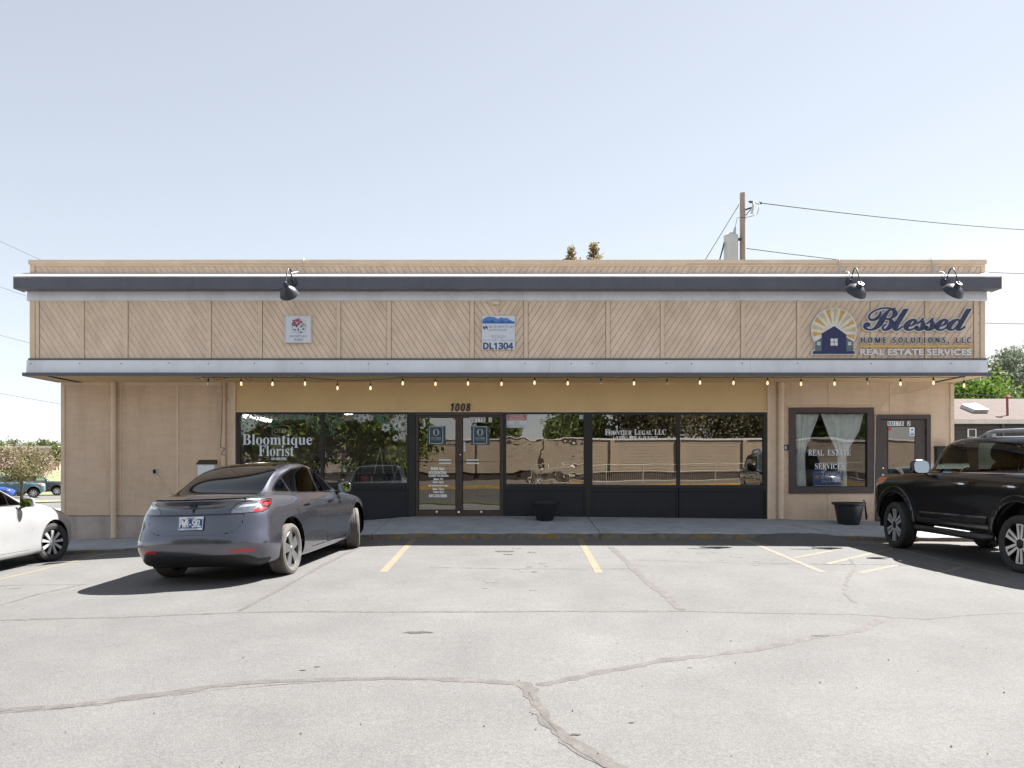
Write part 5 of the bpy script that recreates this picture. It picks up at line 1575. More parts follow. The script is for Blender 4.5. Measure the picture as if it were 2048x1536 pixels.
M['letter_blue'] = pm('letter_blue', (0.025, 0.042, 0.085), 0.4)
M['gold'] = pm('gold', (0.62, 0.40, 0.13), 0.4)
M['pale_white'] = pm('pale_white', (0.72, 0.72, 0.71), 0.5, var=0.04)
M['poster_teal'] = pm('poster_teal', (0.035, 0.065, 0.085), 0.5, var=0.1)
M['poster_line'] = pm('poster_line', (0.40, 0.47, 0.50), 0.5)
M['sign_red'] = pm('sign_red', (0.48, 0.18, 0.19), 0.5)
M['sign_grey_ink'] = pm('sign_grey_ink', (0.22, 0.23, 0.27), 0.5)

def FX0(px): return FX(px)
# the florist's square sign
s1 = empty('sign', (FX(597), FY-.02, FZ(686.5))); tag(s1, 'white square sign with a rose emblem above two lines of grey lettering', 'sign')
m = MB(); m.box(FX(570), FX(624), FY-.034, FY-.012, FZ(686.5), FZ(631))
m.build('board', M['sign_white'], s1)
m = MB()
for a, b, c, d in ((570, 572.5, 631, 686.5), (621.5, 624, 631, 686.5), (572.5, 621.5, 631, 633.2), (572.5, 621.5, 684.5, 686.5)): m.box(FX(a), FX(b), FY-.042, FY-.034, FZ(d), FZ(c))
m.build('frame', M['frame_pale'], s1)
yS = FY-.0345
def ring(mb, pts, w, y, th=.002):
    for (a, b), (c, d) in zip(pts, pts[1:]+pts[:1]):
        t = Vector((c-a, d-b)).normalized(); nx_, nz_ = -t.y*w/2, t.x*w/2
        mb.prism_xz([(a+nx_, b+nz_), (a-nx_, b-nz_), (c-nx_, d-nz_), (c+nx_, d+nz_)], y-th, y)
m = MB(); cx, cz = FX(598.5), FZ(653); k = .125
ring(m, [(cx-k, cz-k), (cx+k, cz-k), (cx+k, cz+k), (cx-k, cz+k)], .006, yS)
ring(m, [(cx-k*1.35, cz), (cx, cz-k*1.35), (cx+k*1.35, cz), (cx, cz+k*1.35)], .006, yS-.001)
m.build('emblem_lines', M['fine_line'], s1)
def leafshape(mb, x, z, l, w, a, y):
    pts = []
    for i in range(9): t = i/8; pts.append((t*l, w*sin(pi*t)))
    for i in range(7, 0, -1): t = i/8; pts.append((t*l, -w*sin(pi*t)))
    mb.prism_xz([(x+p*cos(a)-q*sin(a), z+p*sin(a)+q*cos(a)) for p, q in pts], y-.003, y)
m = MB(); r = random.Random(4)
for x, z, n, sc in ((cx-.04, cz+.075, 17, .085), (cx+.085, cz+.025, 8, .045)):
    for i in range(n):
        a = i*2.4; rad = sc*sqrt(i/n)*.72
        leafshape(m, x+rad*cos(a), z+rad*sin(a)*.8, sc*.62, sc*.17, a+1.2, yS-.003-.0005*i)
m.build('rose', M['rose'], s1)
m = MB()
for x, z, l, a in ((cx-.09, cz+.0, .06, 2.4), (cx-.03, cz-.03, .07, 2.1), (cx-.05, cz-.075, .06, 3.0), (cx+.03, cz-.03, .06, .9), (cx+.06, cz-.065, .055, .3), (cx+.02, cz-.10, .06, -.6), (cx-.005, cz-.11, .08, 1.7), (cx+.04, cz+.06, .05, 1.0), (cx-.10, cz+.035, .045, 2.8)):
    leafshape(m, x, z, l, .012, a, yS-.003)
m.build('leaves', M['rose_leaf'], s1)
m = MB()
put_text(m, serif('BLOOMTIQUE'), 'math', FX(580.5), FX(615), FZ(675.5), FZ(671), yS, .002, offset=-.01); put_text(m, serif('FLORIST'), 'math', FX(588.5), FX(607), FZ(682), FZ(677.5), yS, .002, offset=-.01)
m.build('lettering', M['slate_ink'], s1)
# the car dealer's sign
s2 = empty('sign', (FX(997), FY-.02, FZ(699.5))); tag(s2, 'white sign with blue mountains on top and large number DL1304', 'sign')
m = MB(); m.box(FX(964), FX(1030), FY-.03, FY-.012, FZ(699.5), FZ(632)); m.build('board', M['sign_white'], s2)
yS = FY-.0305
m = MB(); mt = [(965,647.5),(965,640),(970,636.5),(975,634),(981,633.5),(984,635),(988,634.2),(992,636.5),(996,638.5),(1003,635),(1008,637),(1013,636),(1020,640),(1029.5,644.5),(1029.5,647.5)]
m.prism_xz([(FX(a), FZ(b)) for a, b in mt], yS-.002, yS); m.build('mountains', M['sky_blue'], s2)
m = MB(); mt = [(965,647.6),(965,645),(973,641),(979,642.5),(984,640),(989,643.5),(996,645),(1004,641),(1011,644),(1019,643),(1029.5,646.5),(1029.5,647.6)]
m.prism_xz([(FX(a), FZ(b)) for a, b in mt], yS-.004, yS-.002); m.build('foothills', M['deep_blue'], s2)
m = MB()
m.prism_xz([(FX(a), FZ(b)) for a, b in ((966,651.5),(970.5,655),(970.5,660.5),(966,657))], yS-.002, yS)
m.prism_xz([(FX(a), FZ(b)) for a, b in ((970.8,650.5),(975.5,654),(975.5,659.5),(970.8,656))], yS-.002, yS)
m.build('logo', M['navy_ink'], s2)
m = MB()
put_text(m, serif('BLUE MOUNTAIN'), 'math', FX(977.5), FX(1028.5), FZ(656), FZ(651.7), yS, .002, offset=-.02)
put_text(m, serif('AUTO SALES'), 'math', FX(977.5), FX(1013.5), FZ(662.5), FZ(658.4), yS, .002, offset=-.02)
m.build('lettering', M['slate_ink'], s2)
m = MB()
put_text(m, '1008 SW 4th Ave Ste 1', None, FX(982), FX(1012), FZ(673.6), FZ(671.2), yS, .002); put_text(m, 'Ontario, OR 97914', None, FX(984), FX(1010), FZ(677.5), FZ(675.2), yS, .002)
put_text(m, 'Office: 541-216-6090', None, FX(965.5), FX(993), FZ(682), FZ(679.8), yS, .002); put_text(m, 'Mobile: 541-212-0536', None, FX(1001), FX(1029), FZ(682), FZ(679.8), yS, .002)
m.build('small_print', M['slate_ink'], s2)
m = MB(); put_text(m, 'DL1304', 'math', FX(967), FX(1026), FZ(698.3), FZ(686.2), yS, .002, fat=.009); m.build('number', M['navy_ink'], s2)

# the big cut-out sign
s3 = empty('sign', (FX(1780), FY-.02, FZ(711))); tag(s3, 'cut-out sign with house and sunburst emblem beside raised script reading Blessed', 'sign')
SY = FY-.03
def fp(L_): return [(FX(a), FZ(b)) for a, b in L_]
cxp, czp, rp_ = 1666.5, 661.5, 45.5
out = []
for i in range(41):
    a = R(-32)+(pi+R(64))*i/40
    out.append((cxp+rp_*cos(a), czp-rp_*sin(a)))
out += [(1628, 684), (1628, 701), (1622, 701), (1622, 710.5), (1709, 710.5), (1709, 701), (1705, 701), (1705, 684)]
m = MB(); m.prism_xz(fp(out), SY-.012, SY+.012); em = m.build('emblem', M['pale_white'], s3)
m = MB()
for i in range(41):
    pass
disc = []
for i in range(49):
    a = R(-30)+(pi+R(60))*i/48; disc.append((cxp+43.3*cos(a), czp-43.3*sin(a)))
m.prism_xz(fp(disc+[(1640, 690), (1690, 690)]), SY-.016, SY-.012); m.build('sunburst', M['ray_white'], em)
# golden and pale wedges between the white rays
wg, wp = MB(), MB()
nw = 11
for i in range(nw):
    a0 = R(-24)+R(228)*i/nw; a1 = R(-24)+R(228)*(i+.62)/nw
    pts = [(cxp+17*cos((a0+a1)/2), czp+3-17*sin((a0+a1)/2))]
    for j in range(5): a = a0+(a1-a0)*j/4; pts.append((cxp+43*cos(a), czp-43*sin(a)))
    (wg if i % 2 == 0 else wp).prism_xz(fp(pts), SY-.019, SY-.016)
wg.build('gold_rays', M['sun_gold'], em); wp.build('pale_rays', M['sun_pale'], em)
m = MB(); m.prism_xz(fp([(1641.5,704),(1641.5,668),(1666.5,653),(1690.5,670),(1690.5,704)]), SY-.024, SY-.019)
m.prism_xz(fp([(1624,708.5),(1624,703),(1707,703),(1707,708.5)]), SY-.027, SY-.0241); m.build('house', M['house_navy'], em)
m = MB(); m.prism_xz(fp([(1643.3,702.9),(1628.5,702.9),(1628.5,684),(1643.3,675)][::-1]), SY-.021, SY-.0165)
m.prism_xz(fp([(1690.8,702.9),(1704.5,702.9),(1704.5,683.5),(1690.8,675.5)][::-1]), SY-.0211, SY-.0165); m.build('side_wing', M['house_teal'], em)
m = MB()
for (x, z, s_) in ((1666, 685, 7.0), (1635.3, 688, 3.2), (1697.2, 688, 3.2)):
    for a in (-1, 1):
        for b in (-1, 1):
            m.prism_xz(fp([(x+a*s_*.54-s_*.46, z+b*s_*.54+s_*.46), (x+a*s_*.54+s_*.46, z+b*s_*.54+s_*.46), (x+a*s_*.54+s_*.46, z+b*s_*.54-s_*.46), (x+a*s_*.54-s_*.46, z+b*s_*.54-s_*.46)]), SY-.029, SY-.02 if s_ < 5 else SY-.0242)
m.build('small_windows', M['pale_white'], em)
for nm, fat, y, mt in (('script_edge', .028, SY+.0, 'pale_white'), ('script_letters', .007, SY-.016, 'metal_navy')):
    m = MB(); put_text(m, serif('Blessed', True), 'math', FX(1725), FX(1940), FZ(662), FZ(616), y, .012, spacing=.86, fat=fat, nfat=14); m.build(nm, M[mt], s3)
for nm, fat, y, mt in (('letter_edge', .017, SY+.002, 'pale_white'), ('letters', .004, SY-.010, 'letter_blue')):
    m = MB(); put_text(m, 'HOME SOLUTIONS, LLC', 'math', FX(1721), FX(1939), FZ(688), FZ(675.5), y, .008, spacing=1.5, fat=fat); m.build(nm, M[mt], s3)
m = MB(); m.box(FX(1719), FX(1942), SY-.012, SY+.0, FZ(695.5), FZ(691)); m.build('rule', M['gold'], s3)
m = MB(); put_text(m, 'REAL ESTATE SERVICES', None, FX(1719), FX(1940), FZ(710.5), FZ(699), SY, .014, fat=.007); m.build('letters', M['pale_white'], s3)
pins = MB()
for px in (1740, 1790, 1840, 1890, 1930):
    for py in (640, 682, 705): pins.box(FX(px)-.008, FX(px)+.008, SY, FY-.0, FZ(py)-.008, FZ(py)+.008)
pins.build('standoff', M['pale_white'], s3)

# house number
hn = MB()
put_text(hn, '1', 'math', WX(902), WX(907.5), WZ(822.5), WZ(807), W+.006, .02, shear=.2, fat=.006); put_text(hn, '0', 'math', WX(911), WX(918.5), WZ(822.5), WZ(807.3), W+.006, .02, shear=.2, fat=.006)
put_text(hn, '0', 'math', WX(922), WX(929.5), WZ(822.5), WZ(807.3), W+.006, .02, shear=.2, fat=.006); put_text(hn, '8', 'math', WX(933), WX(940.5), WZ(822.5), WZ(807.3), W+.006, .02, shear=.2, fat=.006)
tag(hn.build('house_number', M['black_vinyl']), 'black italic numerals 1008 on the beige panel above the doors', 'house number')
# suite plates: one white tile for each letter
def tiles(word, px0, pitch, y0, y1, y, label):
    s = empty('suite_sign', (WX(px0), y, WZ(y1))); tag(s, label, 'sign')
    b = MB()
    for i, c in enumerate(word):
        if c == ' ': continue
        x = px0+i*pitch
        a = MB(); a.box(WX(x), WX(x+pitch-.4), y-.004, y, WZ(y1), WZ(y0)); a.build('tile', M['white_vinyl'], s)
        w_ = .30 if c in 'I1' else .16
        put_text(b, c, 'mono', WX(x+pitch*w_), WX(x+pitch*(1-w_)-.4), WZ(y1-1.3), WZ(y0+1.3), y-.004, .0015, fat=.003)
    b.build('lettering', M['black_vinyl'], s)
tiles('SUITE 1', 938.5, 6.5, 835.2, 844.6, W-.0175, 'small white letter tiles reading SUITE 1 at top of the shop door')
tiles('SUITE 2', 1775.5, 6.6, 842.3, 851.6, W+.011, 'small white letter tiles reading SUITE 2 on the brown door')

# no loitering notice, inside the office window
n1 = empty('notice', (WX(1034), W+.03, WZ(855))); tag(n1, 'white and red no loitering notice in corner of office window', 'notice')
m = MB(); m.box(WX(1013), WX(1055), W+.034, W+.037, WZ(855), WZ(828.5)); m.build('board', M['sign_white'], n1)
m = MB(); m.box(WX(1014.5), WX(1053.5), W+.032, W+.034, WZ(840.5), WZ(829.5)); m.build('band', M['sign_red'], n1)
m = MB(); put_text(m, 'PRIVATE', 'math', WX(1022), WX(1046), WZ(834.6), WZ(830.6), W+.032, .001, offset=.01); put_text(m, 'PROPERTY', 'math', WX(1018), WX(1050), WZ(839.6), WZ(835.6), W+.032, .001, offset=.01); m.build('lettering', M['pale_white'], n1)
m = MB(); put_text(m, 'NO', 'math', WX(1028.5), WX(1038.5), WZ(847), WZ(842.5), W+.034, .001, offset=.005); put_text(m, 'LOITERING', 'math', WX(1014.5), WX(1053), WZ(853.6), WZ(849), W+.034, .001, offset=.005); m.build('lettering', M['sign_grey_ink'], n1)
# door posters
for x0, x1, ix0, ix1, lb in ((854.5, 891, 859, 885.5, 'dark teal poster with a pale letter O on the left shop door'), (942, 979, 947, 973.5, 'dark teal poster with a pale letter O on the right shop door')):
    p = empty('poster', (WX(x0), W, WZ(890))); tag(p, lb, 'poster', 'teal door posters')
    m = MB(); m.box(WX(x0), WX(x1), W+.006, W+.009, WZ(889.5), WZ(852)); m.build('sheet', M['poster_teal'], p)
    m = MB(); ring(m, [(WX(ix0), WZ(887)), (WX(ix1), WZ(887)), (WX(ix1), WZ(853.2)), (WX(ix0), WZ(853.2))], .014, W+.006, .002); m.build('border', M['poster_line'], p)
    m = MB(); c = (ix0+ix1)/2
    put_text(m, serif('O'), 'math', WX(c-6.2), WX(c+6.2), WZ(871.5), WZ(857.8), W+.006, .002, offset=-.02)
    put_text(m, serif('ONTARIO'), 'math', WX(c-9.5), WX(c+9.5), WZ(877.5), WZ(874.3), W+.006, .002, offset=-.01)
    put_text(m, 'CHAMBER OF COMMERCE', None, WX(c-9.5), WX(c+9.5), WZ(880.5), WZ(878.7), W+.006, .002); m.build('lettering', M['poster_line'], p)

# lettering stuck to panes (parts of their windows)
def decal(parent, rows, mat, y, name='lettering'):
    m = MB()
    for body, fnt, x0, x1, y0, y1, kw in rows: put_text(m, body, fnt, WX(x0), WX(x1), WZ(y1), WZ(y0), y, .001, **kw)
    return m.build(name, mat, parent)
M['vinyl_letter'] = pm('vinyl_letter', (0.74, 0.80, 0.86), 0.55, var=0.03)
M['vinyl_white'] = pm('vinyl_white2', (0.9, 0.9, 0.88), 0.55, var=0.03)
th = dict(fat=.0)
decal(w1, [(serif('Bloomtique'), 'math', 483.5, 623, 868, 895.5, th), (serif('Florist'), 'math', 516, 587, 890.5, 912.5, th), ('541-406-9936', 'math', 541.5, 571.5, 914.8, 920, dict(fat=.003))], M['vinyl_letter'], W+.038)
decal(w4, [(serif('F'), 'math', 1210.5, 1217.5, 858.6, 869.5, th), (serif('RONTIER'), 'math', 1218, 1264, 860.8, 869.5, th), (serif('L'), 'math', 1269.5, 1276.5, 858.6, 869.5, th), (serif('EGAL'), 'math', 1277, 1305, 860.8, 869.5, th), (serif('LLC'), 'math', 1309.5, 1333, 858.6, 869.5, th),
           (serif('(458) 224-4197'), 'math', 1226.5, 1316, 872.4, 881.6, th)], M['vinyl_white'], W+.038)
decal(w6, [(serif('REAL'), 'math', 1617.5, 1649, 899, 911, dict()), (serif('ESTATE'), 'math', 1656, 1703, 899, 911, dict()), (serif('SERVICES'), 'math', 1631, 1690, 926.5, 938.5, dict())], M['sign_white'], W+.027)
o_ = dict(fat=.003)
decal(dL, [('Bobbi Diaz', 'math', 862, 888.5, 933.5, 940, o_), ('ACCOUNTING', 'math', 857.5, 892.5, 942.3, 947.6, o_), ('DURING TAX SEASON', 'math', 857.5, 896.5, 950.2, 953.3, o_), ('Mon- Fri', 'math', 867.5, 885.5, 956, 960.2, o_), ('9am- 6pm', 'math', 865.5, 887, 962.2, 967, o_),
           ('OFF SEASON BY APPT ONLY', 'math', 857, 896.5, 970, 972.8, o_), ('Mon- Thus.', 'math', 865.5, 888, 976, 980.2, o_), ('10am-5pm', 'math', 866, 888, 982.2, 986.8, o_), ('541-216-5095', 'math', 858, 893.5, 989, 994.3, dict(fat=.005))], M['vinyl_white'], W+.010)
ul = MB(); ul.box(WX(856.5), WX(893.5), W+.009, W+.0105, WZ(948.9), WZ(948.2)); ul.build('underline', M['vinyl_white'], dL)
m = MB(); m.box(WX(893.3), WX(911.5), W+.009, W+.011, WZ(892.8), WZ(887.8)); o1 = m.build('sticker', M['black_vinyl'], dL)
decal(o1, [('Please use other door', 'math', 894.3, 910.5, 889.2, 891.9, {})], M['vinyl_white'], W+.0088)
m = MB(); m.box(WX(925.3), WX(930.6), W+.009, W+.011, WZ(903), WZ(883.5)); o1 = m.build('sticker', M['white_vinyl'], dR)
m = MB()
for i, c in enumerate('PULL'): put_text(m, c, 'mono', WX(926.5), WX(929.5), WZ(887.7+i*4.8), WZ(884.3+i*4.8), W+.0088, .001, offset=.02)
m.build('lettering', M['black_vinyl'], o1)
m = MB(); m.box(WX(906.5), WX(911.5), W+.009, W+.011, WZ(839.5), WZ(834.8)); m.build('sticker', M['lamp_red'], dL)
M['pale_blue'] = pm('pale_blue', (0.45, 0.6, 0.66), 0.5)
m = MB(); m.box(WX(1159), WX(1167), W+.036, W+.039, WZ(838), WZ(829.5)); m.build('sticker', M['pale_blue'], w3)
# stickers on the second suite's door
m = MB(); m.box(WX(1819.5), WX(1830), W+.008, W+.010, WZ(872), WZ(854.5)); o1 = m.build('sticker', M['white_vinyl'], d2)
m = MB(); leafshape(m, WX(1823), WZ(861), .05, .02, .7, W+.008); m.box(WX(1821), WX(1828.5), W+.0065, W+.008, WZ(870.5), WZ(868)); m.box(WX(1821.5), WX(1828), W+.0065, W+.008, WZ(866.8), WZ(865.5)); m.build('sticker_print', M['sky_blue'], o1)
m = MB(); m.box(WX(1777), WX(1783.5), W+.008, W+.010, WZ(860.5), WZ(854.5)); m.build('sticker', M['lamp_red'], d2)

# neon style OPEN sign hanging behind the florist's glass
on = empty('open_sign', (WX(560), W+.1, WZ(873))); tag(on, 'pale outlined OPEN sign hanging in the florist window', 'sign')
M['tube_pale'] = pm('tube_pale', (0.85, 0.83, 0.68), 0.4)
m = MB(); bp_ = [(541.5,853.5),(545.5,852),(552,850.5),(560,849.3),(568,850.5),(574.5,852),(578.5,853.5),(578.5,868.5),(574.5,870),(568,871.7),(560,872.8),(552,871.7),(545.5,870),(541.5,868.5)]
ring(m, [(WX(a), WZ(b)) for a, b in bp_], .010, W+.10, .01); m.build('outline', M['tube_pale'], on)
m = MB(); put_text(m, 'OPEN', None, WX(544.5), WX(576), WZ(865.5), WZ(856.5), W+.10, .01, offset=-.012); m.build('lettering', M['tube_pale'], on)

# painted flowers on the florist's panes
M['petal_white'] = pm('petal_white', (0.55, 0.60, 0.58), 0.6, var=0.15, scale=9)
M['petal_mix'] = pm('petal_mix', (0.30, 0.20, 0.33), 0.6, var=0.6, scale=7)
M['paint_green'] = pm('paint_green', (0.03, 0.16, 0.07), 0.6, var=0.5, scale=6)
M['paint_coral'] = pm('paint_coral', (0.45, 0.17, 0.12), 0.6, var=0.3, scale=9)
def painted(w, x0, x1, density, seed, daisies):
    r = random.Random(seed)
    gm_, wm, mm, cm = MB(), MB(), MB(), MB()
    yy = W+.0385
    for i in range(int(900*density)):
        x = r.uniform(x0, x1); 
        e = min(x-x0, x1-x)/(x1-x0)
        dep = 10+28*max(0, 1-e*5)+14*max(0, sin(x*.05)+.2)
        y = 828.5+dep*r.random()**1.3
        leafshape(gm_, WX(x), WZ(y), r.uniform(.03, .07), r.uniform(.006, .012), r.uniform(0, 6.28), yy-.0004*r.random())
        if r.random() < .22:
            leafshape(mm, WX(x), WZ(y), r.uniform(.02, .04), .010, r.uniform(0, 6.28), yy-.0012)
        if r.random() < .05: leafshape(cm, WX(x), WZ(y), .04, .018, r.uniform(0, 6.28), yy-.0012)
    for x, y, s_ in daisies:
        n = r.randint(10, 14)
        for k in range(n):
            a = 2*pi*k/n+r.uniform(-.12, .12); leafshape(wm, WX(x)+.1*s_*cos(a)*.25, WZ(y)+.1*s_*sin(a)*.25, .085*s_*r.uniform(.8, 1.1), .011*s_, a, yy-.002-.0003*(k % 3))
    def lim(mb):
        lo_, hi_ = WZ(965), WZ(828.2)
        keepv = mb.v
        mb.v = [(min(max(a, WX(x0)), WX(x1)), b, min(max(c, lo_), hi_)) for a, b, c in keepv]
        return mb
    for mb, nm, mt in ((gm_, 'painted_leaves', 'paint_green'), (mm, 'painted_blossom', 'petal_mix'), (cm, 'painted_buds', 'paint_coral'), (wm, 'painted_daisies', 'petal_white')):
        if mb.v: lim(mb).build(nm, M[mt], w)
painted(w1, 480.5, 640.8, .55, 5, [(484,840,1),(492,846,1.1),(499,838,.9),(487,853,.9),(503,851,.8),(510,842,.7),(494,858,.7),(483,862,.8),(516,836,.7)])
painted(w2, 648, 813.5, .55, 6, [(800,837,1.2),(806,848,1.3),(794,852,1.1),(809,833,1.1),(786,843,.8),(771,855,1.0),(803,872,.8),(791,876,.7),(809,862,.9),(722,837,1.0),(714,833,.9),(730,831,.8),(740,836,.7),(806,876,.8)])

# ------------------------------------------------------------------ wall lamps
M['lamp_metal'] = pm('lamp_metal', (0.022, 0.028, 0.038), 0.38, metal=0.2, coat=0.2)
M['conduit'] = pm('conduit', (0.50, 0.50, 0.51), 0.45, metal=0.3)
def wall_lamp(px, label, aim, deep):
    x = (px-1024)/102.6; z = 1.3+(935-565)/102.6
    l = empty('wall_lamp', (x, VY, z)); tag(l, label, 'wall lamp', 'gooseneck lamps over the fascia')
    m = MB(); m.lathe([(.001,-.05), (.035,-.05), (.06,-.035), (.085,-.012), (.09, 0)], (x, VY-.001, z), (0,1,0), 20); m.build('wall_plate', M['lamp_metal'], l, smooth=True, angle=40)
    pts = []
    for i in range(15):
        t = i/14
        yy = -.04-.44*t; zz = -.02+.26*sin(pi*min(1, t*1.02))**.8*(1 if t > .0 else 1) - .09*t*t
        pts.append((x-.01*t, VY+yy, z+zz))
    pts.append((x-.01, VY-.49, z-.15))
    m = MB(); m.tube(pts, .013, 8); m.build('arm', M['lamp_metal'], l, smooth=True)
    top = Vector(pts[-1]); ax = Vector(aim).normalized()
    m = MB()
    if deep: prof = [(.001,-.02), (.045,-.02), (.05,.035), (.062,.06), (.12,.10), (.155,.16), (.175,.225), (.182,.24), (.170,.235), (.13,.15), (.05,.07), (.001,.06)]
    else: prof = [(.001,-.03), (.058,-.03), (.060,.03), (.062,.045), (.115,.062), (.18,.110), (.205,.165), (.213,.177), (.200,.170), (.15,.11), (.06,.06), (.001,.055)]
    m.lathe(prof, top, ax, 32); m.build('shade', M['lamp_metal'], l, smooth=True, angle=35)
    m = MB(); m.tube([top+Vector((0,0,.05)), top-ax*.02], .022, 10); m.build('swivel', M['lamp_metal'], l, smooth=True)
    c = MB()
    zt_, zp = 5.06, FZ(545)
    c.tube([(x-.02, VY-.03, z+.085), (x-.02, VY-.035, z+.13), (x-.03, VY-.01, zt_+.03), (x+.02, VY+.12, zt_+.08), (x+.17*deep-.06, FY-.05, zp+.02), (x+.22*deep-.10, FY-.035, zp+.12), (x+.24*deep-.11, FY-.04, FZ(526)), (x+.24*deep-.11, FY-.035, FZ(519)+.02), (x+.24*deep-.11, FY+.12, FZ(519)+.015)], .011, 8)
    c.build('conduit', M['conduit'], l, smooth=True)
wall_lamp(586, 'dark gooseneck lamp with deep cone shade over the square florist sign', (.12, .85, -.75), 1)
wall_lamp(1700, 'dark gooseneck lamp with wide dish shade above the start of the script sign', (-.25, .78, -.75), 0)
wall_lamp(1890, 'dark gooseneck lamp with wide dish shade nearest the end of the roof', (-.25, .78, -.75), 0)

# ------------------------------------------------------------------ string of bulbs under the edge
M['bulb_lit'] = emit('bulb_lit', (1.0, 0.66, 0.36), 0.32)
M['bulb_clear'] = glass('bulb_clear', (0.8, 0.8, 0.78), 0.12)
sl = empty('string_lights', (0, DY+.1, 3.1)); tag(sl, 'string of small warm bulbs hanging under the whole front edge', 'string lights')
bx_ = [405, 416.5, 482.5, 545, 610, 675, 741, 805.5, 871, 936, 1003, 1069, 1135.5, 1202, 1268, 1334, 1400, 1467, 1535, 1602, 1669, 1734, 1801, 1867, 1928]
bz_ = {405: 757, 416.5: 768, 675: 777, 741: 777}
out_ = {405, 416.5, 1202, 1334, 1734}
SYY = DY+.12; ss = F/SYY
def SX(px): return (px-1024)/ss
def SZ(py): return CAMZ+(935-py)/ss
wire = MB()
pt = []
rr_ = random.Random(5)
hang = []
for px in bx_:
    py = bz_.get(px, 767.5+rr_.uniform(-1.5, 1.5))
    if px > 1900: py = 772
    zs = SZ(py-19) if px not in (675, 741) else SZ(py-17)
    hang.append((SX(px), SZ(py), min(zs, SOF-.02)))
for (x, z, zs), nxt in zip(hang, hang[1:]+[None]):
    pt.append((x, SYY, zs))
    if nxt: pt.append(((x+nxt[0])/2, SYY, min((zs+nxt[2])/2-.008, SOF-.02)))
wire.tube(pt, .006, 6)
wire.tube([(SX(388), SYY, SOF-.02), (SX(393), SYY, SZ(757)), (SX(401), SYY+.02, SZ(756.5)), (SX(405), SYY, hang[0][2])], .005, 6)
wire.tube([(SX(424), SYY, SOF-.02), (SX(432), SYY+.02, SZ(759)), (SX(445), SYY, SZ(758)), (SX(455), SYY+.02, SOF-.02)], .005, 6)
wire.tube([(SX(488), SYY, SOF-.02), (SX(494), SYY, SZ(759)), (SX(501), SYY, SZ(761)), (SX(505), SYY, SZ(758)), (SX(500), SYY, SOF-.02)], .005, 6)
wire.build('wire', M['black_plastic'], sl, smooth=True)
for px, (x, z, zs) in zip(bx_, hang):
    lit = px not in out_
    b = MB(); b.lathe([(.008,.052), (.010,.045), (.019,.022), (.022,.0), (.019,-.017), (.010,-.028), (.001,-.031)], (x, SYY, z), (0,0,1), 12)
    bo = b.build('bulb', M['bulb_lit'] if lit else M['bulb_clear'], sl, smooth=True)
    s_ = MB(); s_.lathe([(.001,.105), (.009,.105), (.018,.09), (.018,.052), (.001,.05)], (x, SYY, z), (0,0,1), 10); s_.tube([(x, SYY, z+.1), (x, SYY, zs)], .005, 6)
    s_.build('socket', M['black_plastic'], bo, smooth=True, angle=40)

# cables on the wall
cb = MB(); y = W-.012
cab = [(1867,757),(1845,783),(1820,786),(1796,789),(1782,793),(1768,808),(1752,826),(1749,850),(1748.5,900),(1747.5,950),(1746,990),(1741,1015),(1735,1036),(1731,1039.5)]
P_ = [Vector((WX(a), (W-.03 if b < 815 else W-.045), WZ(b))) for a, b in cab]
P_[0] = Vector((SX(1867), SYY, SOF-.03)); P_[1] = Vector((WX(1852), W-.05, WZ(778)))
sm = cspline(np.array([tuple(p) for p in P_]), 6)
cb.tube([tuple(p) for p in sm], .007, 6)
ec = cb.build('extension_cord', M['cord_white'] if 'cord_white' in M else pm('cord_white', (0.62,0.58,0.5), .5), smooth=True)
tag(ec, 'pale cord running from the soffit down beside the brown door', 'cord')
pg = MB(); pg.tube([(WX(1721), W-.16, .62), (WX(1724), W-.15, .50), (WX(1728), W-.12, WZ(1034)), (WX(1731), W-.05, WZ(1039))], [.012, .02, .024, .012], 8); pg.build('plug', M['black_plastic'], ec, smooth=True)
vc = MB(); vc.tube([tuple(p) for p in cspline(np.array([(WX(448), W-.12, 3.08), (WX(449), W-.14, 2.9), (WX(448.5), W-.14, 2.3), (WX(446), W-.14, 1.85), (WX(446.5), W-.125, 1.72), (WX(454), W-.13, 1.70), (WX(447), W-.135, 1.60), (WX(454), W-.13, 1.56)]), 5)], .006, 6)
tag(vc.build('cable', M['black_plastic'], smooth=True), 'thin black cable strapped to the narrow downpipe', 'cable')

# small boxes on the walls
ob = empty('outlet_box', (WX(310), W, WZ(948))); tag(ob, 'small grey outdoor outlet box on the plain beige wall', 'outlet')
m = MB(); m.box(WX(306.3), WX(314.5), W-.035, W, WZ(948.5), WZ(937)); m.build('box', M['conduit'], ob)
m = MB(); m.box(WX(307.5), WX(313), W-.042, W-.035, WZ(947), WZ(939)); m.build('socket', M['dark_void'], ob)
m = MB(); m.tube([(WX(313), W-.03, WZ(948)), (WX(322), W-.03, WZ(959)), (WX(334), W-.03, WZ(971)), (WX(346), W-.03, WZ(990))], .009, 6); m.build('wire', M['beige_trim'], ob, smooth=True)
mbx = empty('mailbox', (WX(418), W, WZ(940))); tag(mbx, 'white wall mailbox with a brown lid behind the grey car', 'mailbox')
m = MB(); m.box(WX(400), WX(432.5), W-.13, W, WZ(957), WZ(927.5)); m.build('body', M['white_vinyl'], mbx)
m = MB(); m.add([(WX(398), W-.15, WZ(927)), (WX(434.5), W-.15, WZ(927)), (WX(434.5), W, WZ(919.5)), (WX(398), W, WZ(919.5)), (WX(398), W-.15, WZ(929)), (WX(434.5), W-.15, WZ(929)), (WX(434.5), W, WZ(927.4)), (WX(398), W, WZ(927.4))], [(0,1,2,3), (4,5,1,0), (5,6,2,1), (7,4,0,3), (7,6,5,4)]); m.build('lid', M['bronze'], mbx)
